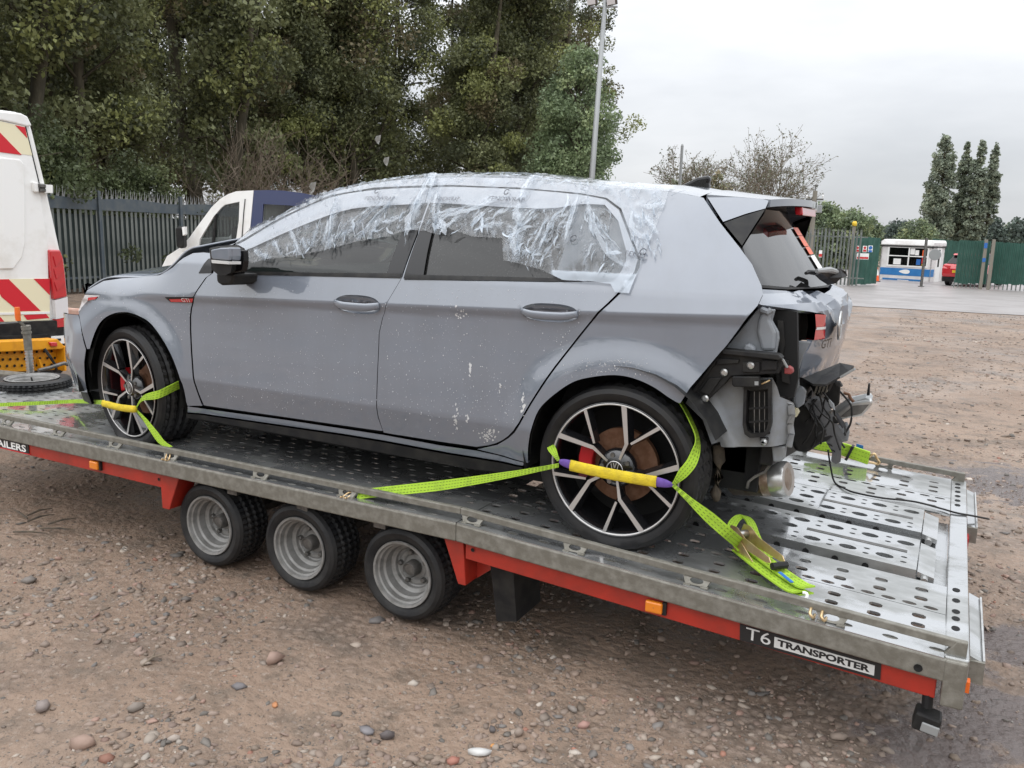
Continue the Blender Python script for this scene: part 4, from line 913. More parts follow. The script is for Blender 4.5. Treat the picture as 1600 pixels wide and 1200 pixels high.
MB().prism([tp(x, y, -.28) for x, y in ((284.5, 357), (289, 353.5), (296, 355), (298, 385), (294, 388), (286, 385))], tn*.16).build('door_mirror', MT['black'], tk, bev=.03)
MB().prism([tp(x, y, -.29) for x, y in ((295.5, 355), (299.5, 354), (300, 366), (297, 368))], tn*.1).build('mirror_back', MT['white_paint'], tk)
bl = [(397.6, 297.5), (420, 297), (445, 298), (475, 302), (495, 307), (560, 318), (575, 345), (575, 470), (380, 470)]
bp_ = [tp(*q) for q in bl]; bw = [(412, 319), (452, 321), (500, 325), (500, 360), (410, 357)]
bp_[-1] = down(bp_[-1], g0+.3); bp_[-2] = down(bp_[-2], g0+.3)
holed('rear_side', bp_, [tp(*q) for q in bw], MT['blue_paint'], tk, .05)
MB().prism([p+tn*1.85 for p in bp_], tn*.05).build('rear_side', MT['blue_paint'], tk)
MB().prism([bp_[0]+tn*.03, bp_[2]+tn*.03, bp_[5]+tn*.03, bp_[5]-(0, 0, .06)+tn*.03, bp_[0]-(0, 0, .06)+tn*.03], tn*1.8).build('rear_roof', MT['blue_paint'], tk)
MB().prism([bp_[6]+tn*.03, bp_[5]+tn*.03, bp_[5]+tn*1.83, bp_[6]+tn*1.83], th_*-.04).prism([bp_[6]+tn*.03, bp_[7]+tn*.03, bp_[7]+tn*1.83, bp_[6]+tn*1.83], th_*-.04).build('tail_panel', MT['blue_paint'], tk)
MB().prism([tp(x, y, .04) for x, y in bw], tn*.01).build('rear_window', MT['glass_clear'], tk)
for px in (300, 520):
    c = down(tp(px, 470), g0+.34)+tn*.05; n = 24; mb = MB(); mb.prism([c+th_*.34*math.cos(6.283*k/n)+np.array((0, 0, .34*math.sin(6.283*k/n))) for k in range(n)], tn*.22); mb.build('wheel', MT['rubber'], tk); mb = MB(); mb.prism([c+tn*1.6+th_*.34*math.cos(6.283*k/n)+np.array((0, 0, .34*math.sin(6.283*k/n))) for k in range(n)], tn*.22); mb.build('wheel', MT['rubber'], tk)
# ------------------------------------------------------------------ car transporter trailer
XK, BETA, X0, X1 = 2.0545, .0566, -1.6, 3.765
def dz(x): return 0.0 if x < XK else -(x-XK)*math.tan(BETA)
def dp(px, py, h=0):
    P = atz(px, py, h)
    for _ in range(12): P = atz(px, py, h+dz(P[0]))
    return P
tr = thing('car_trailer', (1.2, 0, GZ), 'galvanised tri axle car transporter trailer with red side rails under the grey car', 'trailer')
def deckmat():
    m, t, b = base_mat('wet_galvanised_deck'); L = t.links
    co = N(t, 'ShaderNodeTexCoord').outputs['Object']
    def noi(s, d=5.0, st=None):
        c = co
        if st: mp_ = N(t, 'ShaderNodeMapping'); mp_.inputs['Scale'].default_value = st; L.new(co, mp_.inputs[0]); c = mp_.outputs[0]
        n = N(t, 'ShaderNodeTexNoise', Scale=s, Detail=d, Roughness=.6); L.new(c, n.inputs['Vector']); return n.outputs['Fac']
    def rng(v, a, b_, c=0.0, d=1.0):
        r = N(t, 'ShaderNodeMapRange'); r.inputs[1].default_value = a; r.inputs[2].default_value = b_; r.inputs[3].default_value = c; r.inputs[4].default_value = d; L.new(v, r.inputs[0]); return r.outputs[0]
    wet = rng(noi(2.1, 6, (1, 1.3, 1)), .46, .53)                    # puddles against damp metal
    x = N(t, 'ShaderNodeMix', data_type='RGBA'); L.new(rng(noi(14, 6, (.5, 1, 1)), .4, .7), x.inputs[0]); x.inputs[6].default_value = (.33, .335, .325, 1); x.inputs[7].default_value = (.47, .475, .47, 1)
    y = N(t, 'ShaderNodeMix', data_type='RGBA'); L.new(wet, y.inputs[0]); L.new(x.outputs[2], y.inputs[6]); y.inputs[7].default_value = (.46, .47, .475, 1)
    L.new(y.outputs[2], b.inputs['Base Color']); b.inputs['Metallic'].default_value = .75
    r = N(t, 'ShaderNodeMix', data_type='FLOAT'); L.new(wet, r.inputs[0]); L.new(rng(noi(30, 4, (.4, 1, 1)), .3, .7, .30, .48), r.inputs[2]); r.inputs[3].default_value = .13; L.new(r.outputs[0], b.inputs['Roughness'])
    cw = N(t, 'ShaderNodeMath', operation='MULTIPLY'); L.new(wet, cw.inputs[0]); cw.inputs[1].default_value = .9; L.new(cw.outputs[0], b.inputs['Coat Weight']); b.inputs['Coat Roughness'].default_value = .02
    bp = N(t, 'ShaderNodeBump', Strength=.12, Distance=.004); L.new(noi(26, 5, (.5, 1, 1)), bp.inputs['Height']); L.new(bp.outputs[0], b.inputs['Normal'])
    return m
MT['deck'] = deckmat()
def hole(cx, cy, kind):
    if kind == 'r':
        a, b_ = .021, .017; return [(cx+a*c, cy+b_*s) for c, s in ((1, .55), (.6, 1), (-.6, 1), (-1, .55), (-1, -.55), (-.6, -1), (.6, -1), (1, -.55))]
    a, b_ = {'o': (.024, .013), 's': (.024, .008), 'O': (.034, .024), 'q': (.012, .009)}[kind]
    return [(cx+a*math.cos(w), cy+b_*math.sin(w)) for w in np.linspace(0, 6.283, 11)[:-1]]
def plate(name, x0, x1, y0, y1, holes, zoff=0, mat='deck', th=.008, parent=tr, slot=None):
    """perforated deck board: real holes with turned down rims"""
    loops = [h for h in holes]; xs = sorted(set([x0, x1]+([XK] if x0 < XK < x1 else [])))
    out = [(x, y0) for x in xs]+[(x, y1) for x in xs[::-1]]
    V2 = list(out); E2 = [(i, (i+1) % len(out)) for i in range(len(out))]
    if len(xs) == 3: E2.append((1, 4))
    for h in loops:
        n = len(V2); V2 += h; E2 += [(n+i, n+(i+1) % len(h)) for i in range(len(h))]
    vs, es, fs, ov, _, _ = geometry.delaunay_2d_cdt([Vector(q) for q in V2], E2, [], 0, 1e-7)
    hc = np.array([np.mean(h, axis=0) for h in loops]) if loops else np.zeros((0, 2)); ha = [(max(abs(q[0]-c[0]) for q in h), max(abs(q[1]-c[1]) for q in h)) for h, c in zip(loops, hc)]
    ha = np.array(ha) if len(ha) else np.zeros((0, 2)); keep = []
    for f in fs:
        c = sum((vs[i] for i in f), Vector((0, 0)))/len(f); c = np.array(c)
        if len(hc) and (np.sum(((c-hc)/ha)**2, axis=1) < .98).any(): continue
        keep.append(tuple(f))
    P3 = [(v.x, v.y, dz(v.x)+zoff) for v in vs]; mb = MB(); mb.add(P3, keep)
    for h in loops+[out]:
        n = len(h); mb.add([(q[0], q[1], dz(q[0])+zoff) for q in h]+[(q[0], q[1], dz(q[0])+zoff-th) for q in h], [(i, (i+1) % n, n+(i+1) % n, n+i) for i in range(n)])
    return mb.build(name, MT[mat], parent)
def lane(kind, y, xs): return [hole(x, y, kind) for x in xs]
XR = np.arange(3.686-.1335*12, 3.72, .1335); XO = np.arange(3.719-.0667*24, 3.73, .0667)
XF = np.arange(X0+.06, XK-.06, .105)
def front_rows(y0, y1):
    h = []
    for k, y in enumerate(np.arange(y0+.035, y1-.02, .068)): h += lane('s', y, XF+(.052 if k % 2 else 0))
    return h
def board(y0, y1, rows): return plate('deck_board', XK+.003, X1, y0, y1, [h for k, y, xs in rows for h in lane(k, y, xs)])
board(-1.03, -.702, [('r', -.765, XR), ('r', -.841, XR), ('r', -.925, XR), ('o', -.985, XR+.06)])
board(-.698, -.44, [('o', -.673, XO), ('r', -.610, XR), ('r', -.527, XR), ('o', -.467, XR[:-6]+.06)])
board(.47, .748, [('r', .56, XR), ('r', .645, XR), ('o', .715, XO)])
board(.752, 1.12, [('r', .82, XR), ('r', .90, XR), ('o', .99, XR)])
YB = [-1.03, -.70, -.37, -.035, .30, .635, .97, 1.12]
for a, b_ in zip(YB[:-1], YB[1:]): plate('deck_board', X0, XK-.003, a+.002, b_-.002, front_rows(a, b_))
plate('deck_tray', XK+.003, X1, -.438, .468, [], -.045, th=.01)
for y0, y1 in ((-.375, -.015), (.085, .425)):
    rx0, rx1 = XK+.06, 3.66; h = []
    yc_ = (y0+y1)/2
    for k, x in enumerate(np.arange(rx0+.08, rx1-.08, .135)):
        h += [hole(x, yc_-.10, 'O'), hole(x+.065, yc_+.10, 'O')]
        if not 3.22 < x < 3.6: h.append(hole(x+.03, yc_, 'O'))
        h += [hole(x+.068, yc_-.125, 'q'), hole(x+.068, yc_-.07, 'q'), hole(x, yc_+.13, 'q'), hole(x, yc_+.07, 'q')]
    sx = [(3.24, yc_-.012), (3.62, yc_-.012), (3.62, yc_+.014), (3.24, yc_+.014)]
    rp_ = plate('loading_ramp', rx0, rx1, y0, y1, [q for q in h if not any(abs(np.mean(q, axis=0)-np.array((3.43, yc_)))[0] < .215 and abs(np.mean(q, axis=0)[1]-yc_) < .04 for _ in (0,))], .012, th=.05)
    MB().prism([(sx[0][0], sx[0][1], dz(3.24)+.0135), (sx[1][0], sx[1][1], dz(3.62)+.0135), (sx[2][0], sx[2][1], dz(3.62)+.0135), (sx[3][0], sx[3][1], dz(3.24)+.0135)], (0, 0, -.001)).build('ramp_slot', MT['dark_steel'], rp_)
    MB().prism([(rx1+.004, y0+.01, dz(rx1)+.004), (rx1+.062, y0+.01, dz(rx1)-.012), (rx1+.062, y1-.01, dz(rx1)-.012), (rx1+.004, y1-.01, dz(rx1)+.004)], (0, 0, -.02)).build('ramp_tongue', MT['deck'], rp_)
    MB().lathe([(-.02, 0), (-.02, .014), (.02, .014), (.02, 0)], (rx1+.03, y0-.004, dz(rx1)-.02), 'y', 10).build('ramp_bolt', MT['bright_steel'], rp_)
    mb = MB()
    for x in np.arange(rx0+.05, rx1-.1, .11): mb.lathe([(0, 0), (-.002, .013)], (x, y0-.002, dz(x)-.018), 'y', 8)
    tag(mb.build('ramp_side_holes', MT['void'], rp_), kind='stuff')
# main frame, rails, posts
for s, yo, yr in ((-1, -1.03, -.99), (1, 1.12, 1.10)):
    for a, b_ in ((X0, XK), (XK, X1+.065)):
        p = [(a, yo, dz(a)-.0035), (b_, yo, dz(b_)-.0035), (b_, yo, dz(b_)-.077), (a, yo, dz(a)-.077)]
        o = MB().prism([np.array(q)+(0, s*.004, 0) for q in p], (0, -s*.06, 0)).build('side_frame', MT['galv'], tr, bev=.006)
    mb = MB()
    for a, b_ in ((X0+.02, XK), (XK, X1+.05)):
        for z0, z1 in ((.024, .051),): mb.prism([(a, yr-.011, dz(a)+z0), (b_, yr-.011, dz(b_)+z0), (b_, yr-.011, dz(b_)+z1), (a, yr-.011, dz(a)+z1)], (0, .022, 0))
    mb.build('side_rail', MT['galv'], tr, bev=.004)
    for x in (-1.25, -.813, -.381, .054, .447, 1.016, 1.5, 2.109, 2.544, 2.999, 3.439):
        # upright tie plate with an oval eye
        c = np.array((x, yr-s*.002, dz(x))); w, w2, hh = .052, .036, .03; n = 14; out = [(-w2, .001), (w2, .001), (w, hh), (-w, hh)]; ov = [(.024*math.cos(q), hh*.52+.009*math.sin(q)) for q in np.linspace(0, 6.283, n+1)[:-1]]
        vs, _, fs, _, _, _ = geometry.delaunay_2d_cdt([Vector(q) for q in out+ov], [(0, 1), (1, 2), (2, 3), (3, 0)]+[(4+i, 4+(i+1) % n) for i in range(n)], [], 0, 1e-7)
        fs = [f for f in fs if ((sum(vs[i].x for i in f)/3/.024)**2+((sum(vs[i].y for i in f)/3-hh*.52)/.009)**2) > .97]
        o = mk('tie_plate', [(c[0]+v.x, yr+s*.5*(abs(yo-yr)-.004)*(1-v.y/hh), c[2]+v.y) for v in vs], [tuple(f) for f in fs], MT['galv'], tr); md = o.modifiers.new('s', 'SOLIDIFY'); md.thickness = .008; md.offset = 0
        for q in (-.03, .03): MB().box((c[0]+q, yr+s*.55*abs(yo-yr), c[2]+.002), (.026, .016, .007)).build('weld', MT['galv'], o, bev=.002)
    ex = X1+.03
    MB().prism([(ex-.05, yr-.012, dz(ex)-.03), (ex+.03, yr-.012, dz(ex)-.03), (ex+.03, yr-.012, dz(ex)+.05), (ex-.0, yr-.012, dz(ex)+.05)], (0, .024, 0)).build('end_bracket', MT['galv'], tr, bev=.004)
    MB().box((X1+.035, yo-s*.03, -.175), (.062, .075, .15)).build('corner_post', MT['galv'], tr, bev=.006)
    # red side rail in two lengths with wedge brackets round the wheels
    rr = yo-s*.022
    MB().prism([(-1.55, rr, -.079), (.45, rr, -.079), (.45, rr, -.152), (-1.55, rr, -.138)], (0, -s*.03, 0)).build('side_rail_red', MT['red'], tr, bev=.003)
    MB().prism([(2.085, rr, dz(2.085)-.079), (3.755, rr, dz(3.755)-.079), (3.755, rr, -.246), (2.085, rr, -.150)], (0, -s*.03, 0)).build('side_rail_red', MT['red'], tr, bev=.003)
    MB().prism([(.378, rr-.004*-s, -.078), (.505, rr, -.078), (.425, rr, -.256), (.378, rr, -.256)], (0, -s*.12, 0)).build('wheel_bracket', MT['red'], tr, bev=.004)
    MB().prism([(1.985, rr+s*.003, dz(2.0)-.079), (2.075, rr+s*.003, dz(2.07)-.079), (2.09, rr+s*.003, -.262), (2.055, rr+s*.003, -.262)], (0, -s*.13, 0)).build('wheel_bracket', MT['red'], tr, bev=.004)
    MB().prism([(2.09, rr-s*.09, -.262), (2.22, rr-s*.09, -.16), (2.30, rr-s*.09, dz(2.3)-.09), (2.08, rr-s*.09, -.08)], (0, -s*.03, 0)).build('bracket_web', MT['red'], tr)
    MB().prism([(2.14, yo-s*.10, -.09), (2.25, yo-s*.10, -.12), (2.28, yo-s*.10, -.40), (2.19, yo-s*.10, -.42)], (0, -s*.22, 0)).build('mud_flap', MT['black'], tr)
    for x, z in ((-.085, -.109), (2.861, -.158)):
        mkr = MB().box((x, rr+s*.012, z), (.062, .022, .042)).build('marker_lamp', MT['amber'], tr, bev=.006); MB().box((x+.036, rr+s*.006, z), (.014, .014, .046)).build('lamp_base', MT['black'], mkr); MB().lathe([(0, 0), (.003, .005)], (x, rr+s*.024, z), 'y', 8).build('screw', MT['dark_steel'], mkr)
    MB().lathe([(0, 0), (s*.003, .008)], (2.12, rr+s*.002, -.105), 'y', 10).lathe([(0, 0), (s*.003, .008)], (.37, rr+s*.002, -.11), 'y', 10).lathe([(0, 0), (s*.003, .013)], (3.70, yo+s*.006, -.145), 'y', 10).build('bolt_hole', MT['void'], tr)
rear = MB().box((X1+.035, .045, dz(X1)-.035), (.068, 2.13, .075)).build('rear_crossbar', MT['deck'], tr, bev=.005)
mb = MB()
for y in (-.46, -.56, -.66, -.72, -.80, .641, .72, .8, .88, .96, 1.026): mb.add([(X1+.03+.013*math.cos(w), y+.019*math.sin(w), dz(X1)+.0036) for w in np.linspace(0, 6.283, 11)[:-1]], [tuple(range(10))])
tag(mb.build('drain_holes', MT['void'], rear), kind='stuff')
MB().box((X0-.02, .045, -.03), (.05, 2.15, .085)).build('front_crossbar', MT['deck'], tr, bev=.005)
for y0, y1 in ((-.93, -.40), (.44, 1.04)):
    pl = MB().prism([(X1+.073, y0, dz(X1)-.02), (X1+.108, y0, dz(X1)-.034), (X1+.108, y1, dz(X1)-.034), (X1+.073, y1, dz(X1)-.02)], (0, 0, -.008)).build('lamp_board', MT['deck'], tr)
    MB().prism([(X1+.109, y0, dz(X1)-.028), (X1+.109, y1, dz(X1)-.028), (X1+.109, y1, dz(X1)-.09), (X1+.109, y0, dz(X1)-.09)], (.006, 0, 0)).build('board_edge', MT['bright_steel'], pl); MB().box((X1+.092, y0-.007, dz(X1)-.065), (.045, .012, .07)).build('board_end', MT['galv'], pl)
MB().box((X1+.07, -1.0, dz(X1)-.085), (.016, .03, .035)).build('side_reflector', MT['orange_plastic'], tr)
MB().box((X1+.075, .5, dz(X1)-.085), (.016, .3, .05)).build('tail_lamp', MT['lamp_red'], tr)
# hanging work lamp at the rear corner
wl = MB().tube([(3.735, -.985, -.20), (3.738, -1.0, -.285)], .016, 10).build('lamp_arm', MT['black'], tr)
MB().box((3.742, -1.0, -.325), (.075, .07, .06), Matrix.Rotation(.15, 3, 'Y')).build('lamp_head', MT['black'], wl, bev=.008); MB().box((3.752, -1.034, -.335), (.05, .012, .03), Matrix.Rotation(.15, 3, 'Y')).build('lamp_lens', MT['tip'], wl, bev=.003)
# lettering
yl_ = -1.03+.022
def onrail(x0, z0, x1, z1):
    def f(u, v):
        k = u; return (x0+u*(x1-x0)/math.hypot(x1-x0, z1-z0)-v*0, yl_-.0075, z0+u*(z1-z0)/math.hypot(x1-x0, z1-z0)+v)
    return f
plt = MB().prism([(3.157, yl_-.001, -.150), (3.598, yl_-.001, -.174), (3.600, yl_-.001, -.227), (3.161, yl_-.001, -.208)], (0, -.004, 0)).build('badge_plate', MT['black_print'], tr)
text_on('lettering', 'T6', onrail(3.178, -.1955, 3.6, -.2165), .060, MT['silver_print'], plt, width=.082)
MB().prism([(3.272, yl_-.006, -.1655), (3.580, yl_-.006, -.182), (3.581, yl_-.006, -.216), (3.273, yl_-.006, -.202)], (0, -.001, 0)).build('badge_panel', MT['silver_print'], plt)
text_on('lettering', 'TRANSPORTER', onrail(3.284, -.193, 3.6, -.2095), .030, MT['black_print'], plt, width=.285, bold=.0013)
pl2 = MB().prism([(-1.35, yl_-.001, -.0795), (-.628, yl_-.001, -.0815), (-.628, yl_-.001, -.134), (-1.35, yl_-.001, -.134)], (0, -.004, 0)).build('maker_plate', MT['black_print'], tr)
text_on('lettering', 'TRAILERS', onrail(-1.0, -.127, -.6, -.127), .052, MT['white'], pl2, width=.355, bold=.0015)
MB().prism([(-1.36, yl_+.002, -.134), (-.62, yl_+.002, -.134), (-.62, yl_+.002, -.139), (-1.36, yl_+.002, -.139)], (0, -.007, 0)).build('plate_border', MT['chev_red'], pl2)
# chassis below
mb = MB()
for y in (-.55, .6): mb.box((1.0, y, -.14), (5.0, .09, .11))
for x in np.arange(-1.3, 3.7, .42): mb.box((x, .045, dz(x)-.10), (.06, 2.02, .05))
mb.build('chassis', MT['dark_steel'], tr)
mb = MB()
for s in (-.35, .35): mb.tube([(X0, s+.045, -.12), (X0-1.6, .045+s*.08, -.10)], .045, 6)
mb.box((X0-1.55, .045, -.09), (.35, .12, .12)); mb.build('drawbar', MT['galv'], tr)
# wheels
def tyre_mesh(R, Wd, rimR, blocks=44, grooves=(.2, .5, .8), depth=.011, side=.014, n=132, edge=.82):
    """tyre about the y axis, outer face at y=0, body towards +y"""
    pr = [(.012, rimR), (0.0, rimR+(R-rimR)*.25), (-.004, rimR+(R-rimR)*.55), (.004, R-(R-rimR)*.22), (.020, R-.006)]
    m = 15; tw = [(.026+(Wd-.052)*k/(m-1), R, k/(m-1)) for k in range(m)]
    prof = [(a, r, -1) for a, r in pr]+tw+[(Wd-a, r, -1) for a, r in pr[::-1]]; vs = []; fs = []
    for k in range(n):
        w = 2*math.pi*k/n
        for a, r, u in prof:
            if u >= 0:
                r = R-.006*(2*u-1)**4
                if any(abs(u-g) < .045 for g in grooves): r -= depth
                elif k % 3 == 0 and not (.36 < u < .64 and blocks < 40): r -= depth*.75
            vs.append((r*math.cos(w), a, r*math.sin(w)))
    q = len(prof)
    for k in range(n):
        for i in range(q-1): fs.append((k*q+i, k*q+i+1, ((k+1) % n)*q+i+1, ((k+1) % n)*q+i))
    return np.array(vs), np.array(fs)
TV, TF = tyre_mesh(.211, .195, .142)
WZ = -.308
def squash(vs, cz, ground, amt=1.0):
    v = vs.copy(); lo = ground-cz; m = v[:, 2] < lo; v[m, 2] = lo; return v
TVs = squash(TV, WZ, GZ+.005)
w0 = fastmesh('wheel', TVs, TF, MT['rubber_dusty'], smooth=False, local=True); w0.data.polygons.foreach_set('use_smooth', [True]*len(TF)); w0.data.set_sharp_from_angle(angle=R_(28))
mb = MB(); mb.lathe([(.016, .139), (.004, .146), (-.002, .144), (.0, .135), (.014, .131), (.018, .124), (.040, .121), (.046, .112), (.080, .108), (.086, .098), (.088, .092), (.102, .089), (.106, .083), (.100, .074), (.100, .060), (.108, .052), (.104, .040), (.104, .0)], (0, 0, 0), 'y', 64)
r0 = mb.build('rim', MT['steel_wheel'], w0, local=True, auto=32)
mb = MB(); mb.lathe([(.098, .036), (.058, .034), (.052, .030), (.06, .024), (.06, 0)], (0, 0, 0), 'y', 20); mb.build('hub_cap', MT['dark_steel'], w0, local=True, auto=35)
mb = MB()
for k in range(5):
    a = 6.283*k/5+.5; mb.lathe([(.11, .012), (.084, .0115), (.080, .008), (.080, 0)], (.068*math.cos(a), 0, .068*math.sin(a)), 'y', 6)
mb.build('wheel_nuts', MT['dark_steel'], w0, local=True)
first = True
for x in (.640, 1.195, 1.752):
    for s in (-1, 1):
        if first: w = w0; w.parent = tr; w.matrix_parent_inverse = Matrix.Translation(-tr.location); first = False
        else: w = copy_tree(w0, tr); 
        w.matrix_parent_inverse = Matrix.Translation(-tr.location); w.location = (x, -.965 if s < 0 else 1.055, WZ); w.rotation_euler = (0, 0, 0 if s < 0 else math.pi)
mb = MB()
for x in (.640, 1.195, 1.752): mb.tube([(x, -.85, WZ), (x, .95, WZ)], .035, 8)
mb.build('axle', MT['dark_steel'], tr)
# jockey post in front of the deck
JX = -2.03
def jp(px, py, o=0): return atx(px, py, JX+o)
jk = MB().tube([jp(41, 512), jp(44.5, 547)], .026, 14).build('jockey_post', MT['galv'], tr); mb = MB()
p, q = jp(44.5, 547), jp(48, 588)
for k in range(9): a_ = p+(q-p)*k/9; b__ = p+(q-p)*(k+.6)/9; mb.tube([a_, b__], .0255, 12); mb.tube([b__, p+(q-p)*(k+1)/9], .020, 12)
mb.build('threaded_sleeve', MT['bright_steel'], jk); MB().tube([jp(40, 509), jp(41.2, 515)], .031, 14).tube([jp(41.2, 518), jp(41.6, 521)], .033, 14).build('collar', MT['galv'], jk)
cr0 = MB().strap([jp(41, 512), jp(28, 500)], [(0, .3, 1), (0, .3, 1)], .02, .012).build('crank', MT['galv'], jk); MB().tube([jp(28.5, 501), jp(27.5, 490), jp(26.5, 480)], [.017, .019, .016], 8).build('handle', MT['orange_plastic'], cr0)
MB().tube([jp(60, 579, .1), jp(80, 574, .1), jp(95, 569, .1), jp(101, 567.5, .1), jp(106, 570, .1)], .013, 8).build('bent_bar', MT['dark_steel'], tr)
# spare wheel lying flat at the front of the deck
P = atd(51, 601, 5.62); sw = thing('spare_wheel', P, 'spare trailer wheel lying flat in front of the deck below the jockey handle', 'spare wheel')
o = fastmesh('tyre', TV*np.array([1.12, .5, 1.12]), TF, MT['rubber_dusty'], parent=sw, local=True); o.rotation_euler = (R_(-90), 0, 0); o.data.polygons.foreach_set('use_smooth', [True]*len(TF)); o.data.set_sharp_from_angle(angle=R_(28)); o.location = (0, 0, .045)
o2 = shared(r0, sw, 'rim'); o2.rotation_euler = (R_(-90), 0, 0); o2.location = (0, 0, .05); o2.scale = (1.12, .6, 1.12)
MB().tube([(.10, -.06, .02), (.10, -.07, .07)], .006, 6).build('valve', MT['black'], sw, local=True)
# ------------------------------------------------------------------ grey hatchback
car = thing('car', (1.3, 0, 0), 'grey hatchback with film wrapped windows and missing rear bumper, strapped on the trailer', 'car')
WB = 2.63; HF, HR = .2727, .2642
def half(x):
    if x < -.25:
        t = min(1, (-.25-x)/.60); return .893*max(0, 1-t**2.5)**(1/2.5)
    if x > 2.2: return .893-.11*((x-2.2)/.9)**2
    return .893
def S(x, z):
    zc = .776+.034*(x-.51); zb = .925
    if z < zc:
        d = zc-z; o = .015*smooth01(d, 0, .045)-.007*smooth01(d, .10, .30)
        if z < .375: o += .30*(.375-z)
    elif z < zb: o = .030*(z-zc)/(zb-zc)
    else: o = .030+.60*(z-zb)+.40*(z-zb)**2
    w = 1-smooth01(x, -.05, .45)
    if w > 0:
        of = o if z < zc else 0
        if z > .70: of = of*.6+3.3*(z-.70)**2
        o = o*(1-w)+of*w
    for cx, cz in ((0, HF), (WB, HR)):
        r = math.hypot(x-cx, z-cz)
        if r < .56: o -= .016*(1-smooth01(r, .39, .50))
    return half(x)-o
def side_ray(px, py):
    v = ray(px, py); v = v/np.linalg.norm(v); pt = None
    for t in np.arange(2.6, 8, .01):
        P = CAM_P+v*t
        if P[0] < -.85: return pt
        if P[1]+S(P[0], P[2]) > 0:
            a, b_ = t-.01, t
            for _ in range(30):
                m = (a+b_)/2; P = CAM_P+v*m
                if P[1]+S(P[0], P[2]) > 0: b_ = m
                else: a = m
            return CAM_P+v*b_
        pt = P
    return pt
def toU(x): return x if x > -.25 else -.25-.60*math.asin(min(1, (-.25-x)/.60))
def fromU(u): return u if u > -.25 else -.25-.60*math.sin(min(math.pi/2, (-.25-u)/.60))
def SP(px, py): P = side_ray(px, py); return np.array((toU(P[0]), P[2]))
def side(u, z, push=0.0, s=-1):
    x = fromU(u); e = .004
    def p(uu, zz): xx = fromU(uu); return np.array((xx, S(xx, zz), zz))
    a = p(u+e, z)-p(u-e, z); b_ = p(u, z+e)-p(u, z-e); n = np.cross(b_, a); L = np.linalg.norm(n)
    n = n/L if L > 1e-12 else np.array((-1., 0, 0))
    if n[1] < 0 and x > -.8: n = -n
    P = p(u, z)+n*push; return np.array((P[0], s*P[1], P[2])), np.array((n[0], s*n[1], n[2]))
def inside(pts, pl):
    pts = np.asarray(pts); pl = np.asarray(pl); x, y = pts[:, 0], pts[:, 1]; c = np.zeros(len(pts), bool); j = len(pl)-1
    for i in range(len(pl)):
        k = ((pl[i, 1] > y) != (pl[j, 1] > y)); d = (pl[j, 1]-pl[i, 1]) or 1e-12
        c ^= k & (x < (pl[j, 0]-pl[i, 0])*(y-pl[i, 1])/d+pl[i, 0]); j = i
    return c
def densify(pl, st):
    out = []; n = len(pl)
    for i in range(n):
        a, b_ = np.asarray(pl[i]), np.asarray(pl[(i+1) % n]); m = max(1, int(np.linalg.norm(b_-a)/st))
        out += [a+(b_-a)*k/m for k in range(m)]
    return out
def segd(p, pl):
    pl = np.asarray(pl); q = np.roll(pl, -1, 0); d = q-pl; t = np.clip(((p[:, None]-pl)*d).sum(-1)/np.maximum((d*d).sum(-1), 1e-12), 0, 1)
    return np.linalg.norm(p[:, None]-(pl+d*t[..., None]), axis=-1).min(1)
